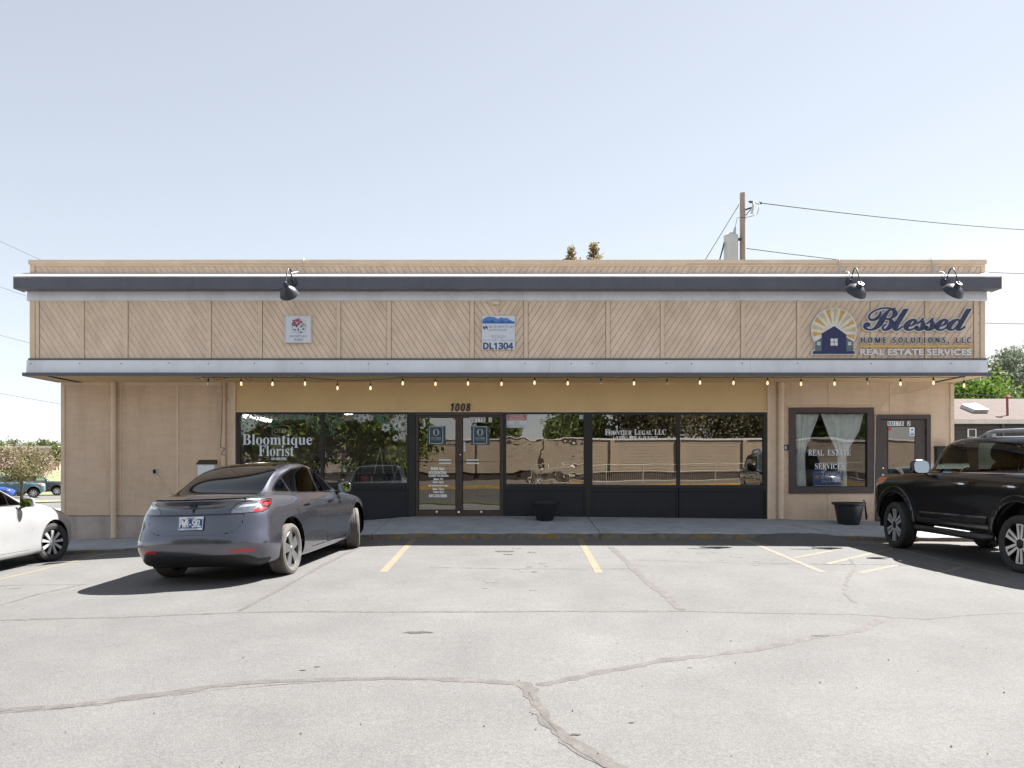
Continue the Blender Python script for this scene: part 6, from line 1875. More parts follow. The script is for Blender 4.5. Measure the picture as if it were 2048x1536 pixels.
db = empty('doorbell_camera', (WX(1572), W, WZ(900))); tag(db, 'small black box with a pale screen left of the curtained window', 'doorbell')
m = MB(); m.box(WX(1565.5), WX(1577), W-.05, W, WZ(900), WZ(889.5)); m.build('box', M['black_plastic'], db)
m = MB(); m.box(WX(1568), WX(1572), W-.054, W-.05, WZ(898), WZ(892)); m.build('screen', M['conduit'], db)
mb2 = empty('mailbox', (WX(1880), W, WZ(925))); tag(mb2, 'dark brown wall mailbox beside the brown door', 'mailbox')
m = MB(); m.box(WX(1868.5), WX(1892), W-.12, W, WZ(930), WZ(896)); m.build('body', M['bronze_dark'], mb2)
m = MB(); m.box(WX(1867.5), WX(1893), W-.14, W, WZ(895.6), WZ(892.5)); m.build('lid', M['bronze_dark'], mb2)

# ------------------------------------------------------------------ plant pots on the walk
def walkz(x, y): 
    f_ = (y-CURB_Y)/(WALL_Y-CURB_Y); return pl(x, ZT)+(pl(x, ZW)-pl(x, ZT))*f_
p1x, p1y = (1090-1024)/98.0, 16.25
pot = empty('plant_pot', (p1x, p1y, walkz(p1x, p1y))); tag(pot, 'black ribbed plant pot in front of the dark office panel', 'plant pot')
z0 = walkz(p1x, p1y)
m = MB()
prof = [(.001, 0), (.165, 0), (.17, .012), (.17, .03)]
for i in range(10):
    t = i/9; r_ = .175+.095*t
    prof += [(r_, .035+.27*t), (r_+.007, .045+.27*t)]
prof += [(.285, .335), (.302, .34), (.306, .375), (.295, .385), (.275, .38), (.26, .34), (.001, .335)]
m.lathe(prof, (p1x, p1y, z0), (0,0,1), 36); m.build('pot', M['black_plastic'], pot, smooth=True, angle=35)
m = MB(); m.lathe([(.001, .0), (.262, .0)], (p1x, p1y, z0+.335), (0,0,1), 24); m.build('soil', M['oil'], pot)
p2x, p2y = (1696-1024)/97.5, 16.3
z0 = walkz(p2x, p2y)
pot2 = empty('plant_pot', (p2x, p2y, z0)); tag(pot2, 'smooth black plant pot with a flared rim under the curtained window', 'plant pot')
M['pot_black'] = pm('pot_black', (0.022, 0.022, 0.024), 0.38, var=0.2, scale=5, grime=0.2)
m = MB(); m.lathe([(.001,0), (.205,0), (.212,.012), (.215,.05), (.222,.06), (.285,.385), (.33,.40), (.335,.425), (.325,.445), (.295,.44), (.28,.40), (.001,.395)], (p2x, p2y, z0), (0,0,1), 40); m.build('pot', M['pot_black'], pot2, smooth=True, angle=35)

# ------------------------------------------------------------------ things standing inside the windows
M['curtain'] = pm('curtain', (0.88, 0.92, 0.90), 0.9, var=0.06)
def curtain(lf, rf_, label, seed):
    r = random.Random(seed)
    z1, z0 = WZ(827.5), WZ(973); m = MB(); n, k = 40, 26
    for i in range(n+1):
        t = i/n; z = z1+(z0-z1)*t; py = 827.5+(973-827.5)*t
        a, b = lf(py), rf_(py)
        for j in range(k+1):
            u = j/k
            m.v.append((WX(a+(b-a)*u), W+.14+.030*sin(u*26+seed+.6*sin(t*3))*(1-.3*t)+.012*sin(u*61+t*5), z))
    for i in range(n):
        for j in range(k): a = i*(k+1)+j; m.f.append((a, a+1, a+k+2, a+k+1)); m.mi.append(0)
    tag(m.build('curtain', M['curtain'], smooth=True), label, 'curtain', 'tied curtains')
def lerp(pts): return lambda y: pl(y, pts)
curtain(lerp([(827,1591),(900,1600),(912,1597),(973,1598)]), lerp([(827,1644),(870,1628),(900,1617),(915,1616),(973,1618)]), 'left half of the tied pale curtains in the framed window', 1)
curtain(lerp([(827,1646),(870,1662),(905,1680),(915,1680),(973,1680)]), lerp([(827,1731),(860,1724),(900,1702),(915,1698),(973,1699)]), 'right half of the tied pale curtains in the framed window', 4)
bs = empty('notice', (WX(1659), W+.09, WZ(973))); tag(bs, 'blue board with pale phone number behind the curtained window', 'notice')
m = MB(); m.box(WX(1629), WX(1690), W+.085, W+.092, WZ(973.5), WZ(941.5)); m.build('board', pm('board_blue', (0.03, 0.09, 0.30), .5), bs)
m = MB(); put_text(m, serif('Tailored'), 'math', WX(1646.5), WX(1687), WZ(952), WZ(943), W+.085, .002, offset=-.02); put_text(m, serif('by Real Estate'), 'math', WX(1646), WX(1687), WZ(958.8), WZ(953.8), W+.085, .002, offset=-.02); put_text(m, '208-941-2160', None, WX(1645), WX(1689), WZ(965.5), WZ(961), W+.085, .002, offset=.01); m.box(WX(1632), WX(1688), W+.083, W+.085, WZ(971.6), WZ(970.3)); m.build('lettering', M['pale_white'], bs)
m = MB(); leafshape(m, WX(1632), WZ(956), .09, .03, .4, W+.084); leafshape(m, WX(1640), WZ(958), .07, .02, 2.0, W+.083); m.build('logo', M['sun_gold'], bs)

M['leaf_dark'] = leafmat('leaf_dark', (0.035, 0.075, 0.03), .4, 5, .25)
def leaf_cloud(mb, c, rad, n, ln, wd, r, droop=0.0):
    for i in range(n):
        d = Vector((r.gauss(0,1), r.gauss(0,1), r.gauss(0,1))).normalized()*r.random()**.4
        p = Vector((c[0]+d.x*rad[0], c[1]+d.y*rad[1], c[2]+d.z*rad[2]))
        u = Vector((r.gauss(0,1), r.gauss(0,1), r.gauss(0,.7)-droop)).normalized(); v = u.cross(Vector((r.gauss(0,1), r.gauss(0,1), r.gauss(0,1)))).normalized()
        l = ln*r.uniform(.6, 1.2); w_ = wd*r.uniform(.6, 1.2)
        mb.add([p-v*w_*.1, p+u*l*.5+v*w_*.5, p+u*l, p+u*l*.5-v*w_*.5], [(0,1,2,3)])
ip = empty('potted_plant', (WX(1508), W+.4, .3)); tag(ip, 'dark leafy houseplant standing inside the office window', 'potted plant')
r = random.Random(9); m = MB(); leaf_cloud(m, (WX(1506), W+.40, WZ(938)), (.19, .15, .26), 190, .16, .05, r, 1.2); m.build('foliage', M['leaf_dark'], ip)
m = MB(); m.tube([(WX(1508), W+.4, .75), (WX(1507), W+.4, 1.0), (WX(1505), W+.4, 1.4)], .015, 6); m.build('stem', M['bronze'], ip)
m = MB(); m.lathe([(.001,0),(.12,0),(.16,.25),(.15,.25),(.001,.24)], (WX(1508), W+.4, .55), (0,0,1), 20); m.build('pot', M['white_vinyl'], ip, smooth=True, angle=40)
st = MB(); st.box(WX(1480), WX(1528), W+.22, W+.6, .28, .545); tag(st.build('plant_stand', M['room_wall']), 'pale low stand under the houseplant in the office window', 'stand')
# florist's table, bouquets and display
tb = empty('display_table', (WX(715), W+.6, .28)); tag(tb, 'dark display table behind the florist glass', 'table')
m = MB(); m.box(WX(560), WX(770), W+.25, W+.9, WZ(951), WZ(948)); m.build('top', M['bronze_dark'], tb)
for px in (565, 765):
    for yy in (W+.28, W+.86): m = MB(); m.box(WX(px)-.02, WX(px)+.02, yy-.02, yy+.02, .28, WZ(951)); m.build('leg', M['bronze_dark'], tb)
M['bloom_lilac'] = leafmat('bloom_lilac', (0.42, 0.33, 0.45), .35, 9, .2); M['bloom_white'] = leafmat('bloom_white', (0.6, 0.6, 0.55), .25, 9, .2)
M['wrap'] = pm('paper_wrap', (0.60, 0.60, 0.58), .7, var=.1)
def bouquet(px, py, rad, mat, label, potm):
    b = empty('bouquet', (WX(px), W+.5, WZ(948))); tag(b, label, 'bouquet')
    r = random.Random(int(px)); z = WZ(py)
    m = MB(); leaf_cloud(m, (WX(px), W+.5, z), (rad, rad*.8, rad*.9), 260, .05, .035, r); m.build('blossom', M[mat], b)
    m = MB(); leaf_cloud(m, (WX(px), W+.5, z-.05), (rad*1.05, rad*.8, rad*.9), 110, .10, .02, r); m.build('leaves', M['leaf_dark'], b)
    m = MB(); m.lathe([(.001,0), (.07,0), (.09,.12), (.12,.2), (.001,.19)], (WX(px), W+.5, WZ(948)), (0,0,1), 14); m.build('vase', M[potm], b, smooth=True, angle=40)
bouquet(628, 916, .16, 'bloom_lilac', 'dusky lilac bouquet behind the window post', 'bronze')
bouquet(656, 912, .17, 'bloom_white', 'pale spray of small blossoms in a brown vase', 'wrap')
bouquet(679, 923, .13, 'bloom_white', 'white wrapped bouquet with a pink balloon above', 'wrap')
bl = MB()
for q in (-1, 1): bl.lathe([(.001,.05), (.03,.045), (.05,.015), (.05,-.01), (.03,-.05), (.001,-.075)], (WX(679.5)+q*.032, W+.45, WZ(909)+.01), (q*.35, 0, 1), 16)
tag(bl.build('balloon', pm('balloon_pink', (0.50, 0.22, 0.42), .3, coat=.5), smooth=True), 'pink heart balloon over the white bouquet', 'balloon')
eb = empty('easel', (WX(748), W+.5, .28)); tag(eb, 'folding white easel in the florist window', 'easel')
for a, b in (((742,950),(752,893)), ((764,966),(752,893)), ((781,966),(800,893)), ((770,893),(784,966))):
    m = MB(); m.tube([(WX(a[0]), W+.35, WZ(a[1])), (WX(b[0]), W+.55, WZ(b[1]))], .012, 6); m.build('leg', M['wrap'], eb)
cs = MB(); cs.box(WX(754), WX(802), W+1.0, W+1.05, WZ(927), WZ(888)); tag(cs.build('pin_board', pm('board_tan', (.42,.34,.24), .8)), 'tan board standing at the back of the florist window', 'board')
ck = empty('display_case', (WX(757), W+.7, .28)); tag(ck, 'low glass display case with dark frame behind the florist window', 'display case')
m = MB()
for x in (702, 806):
    for yy in (W+.6, W+1.0): m.box(WX(x)-.015, WX(x)+.015, yy-.015, yy+.015, .6, WZ(926))
for zz in (WZ(926), WZ(950)):
    m.box(WX(702), WX(806), W+.585, W+.615, zz-.015, zz+.015); m.box(WX(702), WX(806), W+.985, W+1.015, zz-.0151, zz+.0151)
m.build('frame', M['bronze_dark'], ck); m = MB(); m.box(WX(704), WX(804), W+.62, W+.98, .6, .66); m.build('base', M['room_wall'], ck)
# shelf goods
for px, py, w_, h_, mt, lb in ((656,949,11,9,'wrap','white gift box on the display table'), (727,966,16,12,'rose','dark red basket on the window ledge'), (740,966,5,13,'pale_blue','pale blue bottle on the window ledge'), (806,966,8,9,'pale_blue','pale blue box at the end of the window ledge')):
    g_ = MB()
    if w_ > 6: g_.box(WX(px-w_/2), WX(px+w_/2), W+.15, W+.27, WZ(py), WZ(py-h_)); g_.box(WX(px-w_/2)-.008, WX(px+w_/2)+.008, W+.142, W+.278, WZ(py-h_), WZ(py-h_)+.02)
    else: g_.lathe([(.001,0),(.026,0),(.028,.08),(.012,.1),(.012,.135),(.001,.135)], (WX(px), W+.2, WZ(py)), (0,0,1), 12)
    tag(g_.build('gift_box' if mt != 'pale_blue' or w_ > 6 else 'bottle', M[mt]), lb, 'goods')
lg = MB(); lg.box(WX(474), WX(816), W+.10, W+.30, WZ(972), WZ(966)); B('window_ledge', lg, M['bronze_dark'])
# office furniture glimpsed through the glass
fr_ = MB(); fr_.box(WX(1060), WX(1118), 20.0, 20.03, 1.75, 2.35); tag(fr_.build('picture', pm('picture_dark', (.12,.13,.14), .4, var=.6, scale=3)), 'framed picture on the back wall of the office', 'picture')
dsk = empty('desk', (WX(1110), 19.2, .28)); tag(dsk, 'dark office desk behind the wavy office window', 'desk')
m = MB(); m.box(WX(1030), WX(1150), 18.6, 19.4, .98, 1.02); m.build('top', M['bronze_dark'], dsk); m = MB(); m.box(WX(1032), WX(1148), 18.7, 18.75, .28, .98); m.build('panel', M['bronze_dark'], dsk)
# ------------------------------------------------------------------ trees and far things
def fast_leaves(name, parent, mat, centres, radii, counts, size, seed, flat=0.6, aspect=.55, hollow=.5):
    g = np.random.default_rng(seed)
    VV = []
    for c, rad, n in zip(centres, radii, counts):
        d = g.normal(size=(n, 3)); d /= np.linalg.norm(d, axis=1)[:, None]
        p = np.array(c)+d*(g.random((n, 1))**hollow)*np.array(rad)*(1+0.18*np.sin(d[:, :1]*5+c[0])+0.15*np.cos(d[:, 1:2]*7+c[2]))
        u = g.normal(size=(n, 3)); u /= np.linalg.norm(u, axis=1)[:, None]
        w = g.normal(size=(n, 3)); v = np.cross(u, w); v /= np.linalg.norm(v, axis=1)[:, None]
        s = size*g.uniform(.55, 1.25, (n, 1))
        q = np.stack([p-u*s*.5, p+v*s*aspect*.5, p+u*s*.5, p-v*s*aspect*.5], 1)
        VV.append(q.reshape(-1, 3))
    V = np.concatenate(VV)
    off = np.array(wloc(parent)) if parent else 0
    me = bpy.data.meshes.new(name); n = len(V)//4
    me.from_pydata((V-off).tolist(), [], np.arange(n*4).reshape(n, 4).tolist())
    me.materials.append(mat); me.update()
    o = bpy.data.objects.new(name, me); col.objects.link(o)
    if parent: o.parent = parent
    return o
M['bark'] = pm('bark', (0.12, 0.095, 0.075), 0.9, var=0.3, scale=8, bump=0.6, bscale=20, bdist=.03)
M['bark_pale'] = pm('bark_pale', (0.30, 0.27, 0.24), 0.9, var=0.3, scale=6)

def tree(label, x, y, h, spread_, mat, size, seed, clumps=16, per=260, trunk_h=.35, bark='bark', base=None, crown_z=None, name='tree', flat=.8, group=None, cat='tree', leanr=.0, trunk_r=None, clump_r=.34):
    z0 = T(x, y) if base is None else base
    t = empty(name, (x, y, z0)); tag(t, label, cat, group)
    r = random.Random(seed)
    ch = h*(1-trunk_h); cz = z0+h*trunk_h+ch*.5
    cs, rs, ns = [], [], []
    for i in range(clumps):
        a = i*2.399+r.uniform(-.4, .4); q = sqrt((i+.5)/clumps)
        zz = r.uniform(-1, 1)
        k = sqrt(max(.05, 1-zz*zz))
        px_, py_ = x+spread_*.72*q*k*cos(a), y+spread_*.72*q*k*sin(a)
        pz_ = cz+zz*ch*.36
        cr_ = spread_*clump_r*r.uniform(.7, 1.25)
        cs.append((px_, py_, pz_)); rs.append((cr_, cr_, cr_*flat)); ns.append(int(per*r.uniform(.7, 1.3)))
    fast_leaves('crown', t, mat, cs, rs, ns, size, seed)
    m = MB(); tr_ = trunk_r or max(.05, h*.022)
    top = Vector((x+r.uniform(-.1, .1)*h*.3, y, z0+h*(trunk_h+.25)))
    m.tube([(x, y, z0-.1), (x+.02, y, z0+h*trunk_h*.5), (x+(top.x-x)*.5, y, z0+h*trunk_h), tuple(top)], [tr_*1.25, tr_, tr_*.85, tr_*.3], 9)
    for i in range(0, clumps, 2):
        c = Vector(cs[i]); s_ = Vector((x+(top.x-x)*.4, y, z0+h*trunk_h*r.uniform(.85, 1.15)))
        mid = s_+(c-s_)*.5+Vector((0, 0, .06*h*r.uniform(-.4, 1)))
        m.tube([tuple(s_), tuple(mid), tuple(c)], [tr_*.5, tr_*.32, tr_*.1], 6)
    m.build('trunk', M[bark], t, smooth=True)
    return t
M['leaf_crab'] = leafmat('leaf_crab', (0.21, 0.19, 0.105), .45, 1.6, .35)
M['leaf_pink'] = leafmat('leaf_pink', (0.42, 0.30, 0.26), .3, 2.0, .3)
M['leaf_mid'] = leafmat('leaf_mid', (0.15, 0.18, 0.075), .35, .7, .35)
M['leaf_fresh'] = leafmat('leaf_fresh', (0.12, 0.19, 0.04), .45, 1.0, .4)
M['leaf_silver'] = leafmat('leaf_silver', (0.20, 0.23, 0.17), .45, 1.0, .35)
M['leaf_olive'] = leafmat('leaf_olive', (0.24, 0.185, 0.09), .4, 1.5, .45)
M['leaf_street'] = leafmat('leaf_street', (0.12, 0.145, 0.035), .55, .8, .35)
M['leaf_deep'] = leafmat('leaf_deep', (0.13, 0.118, 0.07), .45, .8, .25)

def at(px, py, y): return ((px-1024)*y/F, CAMZ+(935-py)*y/F)
# west side: crab-apple on the grass strip, cars behind it, lawn, long building, trees
cx_, _ = at(38, 990, 66)
ct_ = tree('small pinkish green crab apple tree on the grass strip before parked cars', (38-1024)*57/F, 57.3, 4.15, 3.0, M['leaf_crab'], .17, 21, clumps=28, per=200, flat=.7, trunk_h=.36, trunk_r=.10)
fast_leaves('blossom', ct_, M['leaf_pink'], [(ct_.location.x+a, ct_.location.y+b, ct_.location.z+c) for a, b, c in ((-1.6,0,3.0),(-.6,-.5,3.5),(.6,0,3.6),(1.6,.2,2.9),(0,-1.2,2.8),(1.9,-.4,2.2),(-2.0,.3,2.3))], [(.8,.8,.5)]*7, [130]*7, .15, 5)
M['far_wall'] = pm('far_wall', (0.40, 0.33, 0.31), .9, var=.05, scale=.3); M['far_brick'] = pm('far_brick', (0.42, 0.27, 0.23), .9, var=.1, scale=1)
fb = empty('warehouse', (-88, 128, 1.0)); tag(fb, 'long pale pinkish building beyond the green lawn', 'building')
m = MB(); m.box(-150, (113-1024)*122/F, 122, 150, 2.2, 4.3); m.build('wall', M['far_wall'], fb)
m = MB(); m.box(-150, (113-1024)*122/F, 121.95, 150, -.5, 2.2); m.build('base_wall', M['far_brick'], fb)
m = MB(); m.box(-150.2, (113-1024)*122/F+.2, 121.8, 150.2, 4.3, 4.6); m.build('roof', M['flash_white'], fb)
for i, (px, py, h, w_, sd_) in enumerate(((20, 940, 4.9, 3.6, 31), (78, 940, 5.2, 2.6, 32), (101, 940, 5.4, 2.4, 33), (117, 940, 5.0, 3.0, 34))):
    yy = (160, 155, 157, 118)[i]
    tree(['pale green tree showing over the far building at the picture edge', 'rounded green tree above the roof of the far building', 'green tree joined to its neighbour above the far building', 'darker tree beside the end of the far building'][i], (px-1024)*yy/F, yy, (6.4, 6.2, 6.0, 4.2)[i], (5, 3.4, 3.2, 1.9)[i], M['leaf_mid'], .55 if i < 3 else .3, sd_, clumps=14, per=160, base=.6, trunk_h=.2, group='far trees')
# behind the shop roof
def conifer(label, px, py_top, y, h, w_, seed):
    x, zt_ = at(px, py_top, y); t = empty('tree', (x, y, T(x, y))); tag(t, label, 'tree', 'tree tops above the roof')
    r = random.Random(seed); cs, rs, ns = [], [], []
    for i in range(26):
        q = i/25; rad = .05+w_*q**.9
        a = i*2.4
        cs.append((x+rad*.5*cos(a), y+rad*.5*sin(a), zt_-.1-h*q)); rs.append((.16+rad*.5, .16+rad*.5, .2+rad*.18)); ns.append(int(40+70*q))
    fast_leaves('crown', t, M['leaf_olive'], cs, rs, ns, .16, seed)
    m = MB(); m.tube([(x, y, T(x, y)), (x, y, zt_-.1)], [.16, .02], 7); m.build('trunk', M['bark'], t)
conifer('ragged brown green tree top, the lower of two above the roof', 1142, 493, 38, 3.0, .9, 41)
conifer('taller pointed tree top above the roof edge', 1188, 485, 38, 3.0, 1.0, 42)
# utility pole with its transformer
px_, _ = at(1486, 500, 34); pzt = at(1486, 386, 34)[1]
M['pole_wood'] = pm('pole_wood', (0.30, 0.24, 0.20), .9, var=.2, scale=5, stretch=(3, 3, .3)); M['transformer_grey'] = pm('transformer_grey', (0.44, 0.46, 0.47), .45, var=.04); M['wire_grey'] = pm('wire_grey', (0.06, 0.062, 0.067), .95, spec=0.05)
up_ = empty('utility_pole', (px_, 34, 0)); tag(up_, 'weathered wooden utility pole carrying a grey transformer behind the roof', 'utility pole')
m = MB(); m.tube([(px_, 34, -.2), (px_-.02, 34, pzt)], [.17, .115], 12); m.build('pole', M['pole_wood'], up_, smooth=True, angle=40)
tx_, tz1 = at(1462.5, 471, 33.9); _, tz0 = at(1462.5, 530, 33.9); rt = 14*34/F
m = MB(); m.lathe([(.001, tz0-.15), (rt, tz0-.15), (rt, tz1-.06), (rt*1.02, tz1-.06), (rt*1.02, tz1), (rt*.7, tz1+.09), (.001, tz1+.11)], (tx_, 33.95, 0), (0,0,1), 24); tf = m.build('transformer', M['transformer_grey'], up_, smooth=True, angle=40)
m = MB(); 
for k in range(3): m.lathe([(.05, .1+k*.06), (.075, .12+k*.06), (.05, .15+k*.06)], (tx_+.12, 33.9, tz1), (.12,0,1), 10)
m.tube([(tx_+.12, 33.9, tz1+.05), (tx_+.17, 33.9, tz1+.34)], .045, 8); m.build('bushing', M['transformer_grey'], tf, smooth=True)
m = MB()
for z in (tz0+.1, tz1-.15): m.box(tx_+rt*.9, px_, 33.9, 34, z-.05, z+.05)
m.build('bracket', M['wire_grey'], tf)
m = MB()
for q in (0, .1): m.tube([(tx_-rt-.02, 33.85, tz1-.3-q), (tx_-rt-.08, 33.8, tz1-.5-q), (tx_-rt-.3, 33.8, tz0-.1), (tx_-rt-.45, 33.8, tz0-1.5)], .022, 6)
m.build('cable', M['wire_grey'], tf)
cxx, czz = at(1509, 415, 33.7)
m = MB(); m.tube([(px_+.1, 34, at(0, 419.5, 34)[1]), (cxx-.1, 33.8, at(0, 418.5, 34)[1])], .035, 6); m.tube([(px_+.12, 34, at(0, 431, 34)[1]), (px_+.3, 33.9, at(0, 420, 34)[1])], .02, 5); m.build('bracket', M['wire_grey'], up_)
m = MB(); m.tube([(cxx-.02, 33.7, czz+.25), (cxx-.12, 33.7, czz-.25)], .05, 8); m.tube([(cxx+.22, 33.7, czz+.1), (cxx+.12, 33.7, czz-.28)], .02, 6); m.tube([(cxx-.1, 33.7, czz-.25), (cxx, 33.7, czz-.34), (cxx+.12, 33.7, czz-.28)], .018, 6); m.tube([(cxx-.02, 33.7, czz+.24), (cxx+.22, 33.7, czz+.14)], .04, 6); m.build('fuse_cutout', M['transformer_grey'], up_, smooth=True)
m = MB(); m.tube([(cxx-.05, 33.7, czz-.35), (px_+.05, 33.8, at(0, 438, 34)[1]), (tx_+.25, 33.9, tz1+.75), (tx_+.17, 33.9, tz1+.36)], .012, 5); m.build('jumper_wire', M['wire_grey'], up_)
def wire(label, pts, r_, group='overhead wires', sag=.0):
    m = MB(); a, b = Vector(pts[0]), Vector(pts[1]); P_ = []
    for i in range(17): t = i/16; p = a+(b-a)*t; p.z -= sag*4*t*(1-t); P_.append(tuple(p))
    m.tube(P_, r_, 5); tag(m.build('overhead_wire', M['wire_grey']), label, 'wire', group)
def p3(px, py, y): x, z = at(px, py, y); return (x, y, z)
wire('slanting guy wire left of the utility pole', [p3(1478, 409, 34), p3(1395, 545, 30)], .016)
wire('wire leaving the top of the utility pole towards the right', [p3(1497, 403, 34), p3(2250, 468, 60)], .02, sag=.3)
m = MB(); m.tube([p3(1499, 403.5, 33.9), p3(1523, 406.5, 34)], .05, 6); m.build('insulator', M['wire_grey'], up_)
wire('lower wire running right from the utility pole', [p3(1493, 497, 34), p3(2250, 545, 60)], .018, sag=.5)
wire('highest thin wire over the left end of the roof', [p3(-60, 455, 60), p3(160, 556, 40)], .009)
wire('second thin wire meeting the grey visor on the left', [p3(-60, 553, 60), p3(140, 622, 40)], .009)
wire('third thin wire left of the boarded fascia', [p3(-60, 655, 60), p3(160, 712, 40)], .009)
wire('lowest thin wire left of the beige wall', [p3(-60, 776, 70), p3(220, 826, 50)], .012)
wire('thin wire between the house and trees on the right', [p3(1850, 782, 40), p3(2150, 804, 44)], .02)
wire('faint wire right of the script sign', [p3(1900, 645, 60), p3(2150, 650, 60)], .02)
# the grey house on the right
M['shingle'] = pm('shingle', (0.098, 0.072, 0.062), .95, var=.18, scale=3, bump=.4, bscale=12, bdist=.03, detail=8); M['house_grey'] = pm('house_grey', (0.06, 0.06, 0.068), .8, var=.08, stretch=(.3, .3, 8), scale=4); M['rust'] = pm('rust', (0.25, 0.075, 0.05), .8)
HY = 34.0
hz = lambda py, y=HY: at(0, py, y)[1]
hx0 = 15.0
hs = empty('house', (26, HY+4, 0)); tag(hs, 'low dark grey house with a pinkish shingle roof beyond the black off-roader', 'house')
ez = hz(840); rz = at(0, 797.5, HY+5.5)[1]
m = MB(); m.box(hx0, 45, HY+.4, HY+11, -.6, ez-.02)
for k in range(14): m.box(hx0, 45, HY+.36-.012*(k % 1), HY+.4, .6+k*.18, .6+k*.18+.165)
m.build('wall', M['house_grey'], hs)
m = MB(); m.add([(hx0-.5, HY, ez), (46, HY, ez), (46, HY+5.5, rz), (hx0-.5, HY+5.5, rz), (46, HY+11, ez), (hx0-.5, HY+11, ez), (hx0-.5, HY, ez-.12), (46, HY, ez-.12), (46, HY+11, ez-.12), (hx0-.5, HY+11, ez-.12)], [(0,1,2,3), (3,2,4,5), (0,3,5,9,6), (1,7,8,4,2), (6,9,8,7)]); rfh = m.build('roof', M['shingle'], hs)
m = MB(); m.box(hx0-.5, 46, HY-.05, HY-.005, ez-.16, ez+.03); m.build('gutter', M['flash_white'], hs)
def onroof(px, py):
    y = HY+1
    for _ in range(30):
        z = ez+(rz-ez)*(y-HY)/5.5; y = HY+max(0, min(5.5, (at(0, py, y)[1]-ez)/(rz-ez)*5.5)) if False else y+((at(0, py, y)[1])-(z))*1.0
        y = max(HY, min(HY+5.5, y))
    return Vector(((px-1024)*y/F, y, ez+(rz-ez)*(y-HY)/5.5))
sk_ = MB(); A_, B_, C_, D_ = onroof(1946, 826), onroof(1975, 826), onroof(1953, 815), onroof(1920, 815)
up3 = Vector((0, -.12, .14))
sk_.add([tuple(p) for p in (A_, B_, C_, D_)]+[tuple(p+up3) for p in (A_, B_, C_, D_)], [(0,1,5,4), (1,2,6,5), (2,3,7,6), (3,0,4,7)]); so_ = sk_.build('skylight', M['transformer_grey'], rfh)
dm = MB(); c0 = (A_+B_+C_+D_)/4+up3
dm.add([tuple(p+up3+Vector((0,0,.01))) for p in (A_, B_, C_, D_)]+[tuple(c0+Vector((0,0,.18)))], [(0,1,4), (1,2,4), (2,3,4), (3,0,4)]); dm.build('dome', M['white_vinyl'], so_)
vp = onroof(2015, 831); m = MB(); m.tube([tuple(vp), tuple(vp+Vector((-.02, 0, .82)))], .05, 8); m.lathe([(.16, .8), (.05, .92), (.001, .93)], tuple(vp), (0,0,1), 10); m.build('vent_pipe', M['rust'], rfh)
wx0, wx1 = (1944-1024)*HY/F, (1961-1024)*HY/F
m = MB(); m.box(wx0, wx1, HY+.30, HY+.36, hz(874), hz(857)); hw_ = m.build('window', M['white_vinyl'], hs); m = MB(); m.box(wx0+.05, wx1-.05, HY+.285, HY+.30, hz(873), hz(858.5)); m.build('pane', M['gloss_black'], hw_)
m = MB(); m.tube([((2015-1024)*HY/F, HY+.3, ez-.1), ((2015-1024)*HY/F, HY+.3, 0)], .05, 8); m.build('downpipe', M['fascia_grey'], hs)
tree('fresh green bushy tree over the shingle roof', (1945-1024)*46/F, 46, 7.0, 3.2, M['leaf_fresh'], .26, 51, clumps=24, per=330, base=0, trunk_h=.3, clump_r=.42)
tree('tall loose silvery tree at the right edge behind the house', (2032-1024)*50/F, 50, 9.4, 2.7, M['leaf_silver'], .24, 52, clumps=34, per=190, base=0, trunk_h=.32, clump_r=.30, bark='bark_pale')
tree('green tree low behind the silvery tree', (1990-1024)*58/F, 58, 6.6, 4.0, M['leaf_mid'], .3, 53, clumps=20, per=220, base=0, trunk_h=.25)

# ------------------------------------------------------------------ the far side of the street, behind the photographer (seen in the glass)
M['block_wall'] = pm('block_wall', (0.34, 0.275, 0.205), .9, var=.07, scale=1.2, bump=.2, bscale=12)
M['yellow_kerb'] = pm('yellow_kerb', (0.36, 0.22, 0.045), .8, var=.2, scale=5); M['rail_white'] = pm('rail_white', (0.36, 0.33, 0.28), .6)
wz0 = T(0, -13)-.02
cw = empty('boundary_wall', (0, -14.2, wz0)); tag(cw, 'long pale block wall reflected in the office windows', 'wall')
m = MB(); m.box(-40, 40, -14.4, -14.0, wz0+.55, 2.95); m.build('panel', M['block_wall'], cw)
m = MB(); m.box(-40, 40, -14.36, -14.04, wz0-.3, wz0+.55); m.build('plinth', pm('plinth_brown', (0.05, 0.036, 0.028), .9), cw)
m = MB(); m.box(-40, 40, -14.46, -13.94, 2.95, 3.05); m.build('coping', M['flash_white'], cw)
m = MB()
for x in range(-38, 40, 4): m.box(x-.12, x+.12, -13.985, -13.9, wz0+.55, 2.94)
m.build('pier', M['block_wall'], cw)
KL = [(-40, -8.4), (1, -8.4), (9, -9.9), (17, -11.2), (40, -11.4)]       # the far kerb swings away to the east
m = MB(); xs_ = spread(-40, 40, 160)
for a, b in zip(xs_, xs_[1:]):
    ya, yb = pl(a, KL), pl(b, KL); za, zb2 = T(a, ya), T(b, yb)
    m.add([(a, ya, za-.1), (b, yb, zb2-.1), (b, yb, zb2+.16), (a, ya, za+.16), (a, ya-.3, za+.16), (b, yb-.3, zb2+.16)], [(1,0,3,2), (2,3,4,5)])
tag(m.build('yellow_kerb', M['yellow_kerb']), kind='structure')
m = MB()
for a, b in zip(xs_, xs_[1:]):
    ya, yb = pl(a, KL)-.3, pl(b, KL)-.3; za, zb2 = T(a, ya+.3)+.158, T(b, yb+.3)+.158
    m.add([(a, ya, za), (b, yb, zb2), (b, -14.04, max(zb2, .55)), (a, -14.04, max(za, .55))], [(1,0,3,2)])
tag(m.build('far_walk', pm('far_walk_brown', (0.09, 0.075, 0.06), .9)), kind='structure')
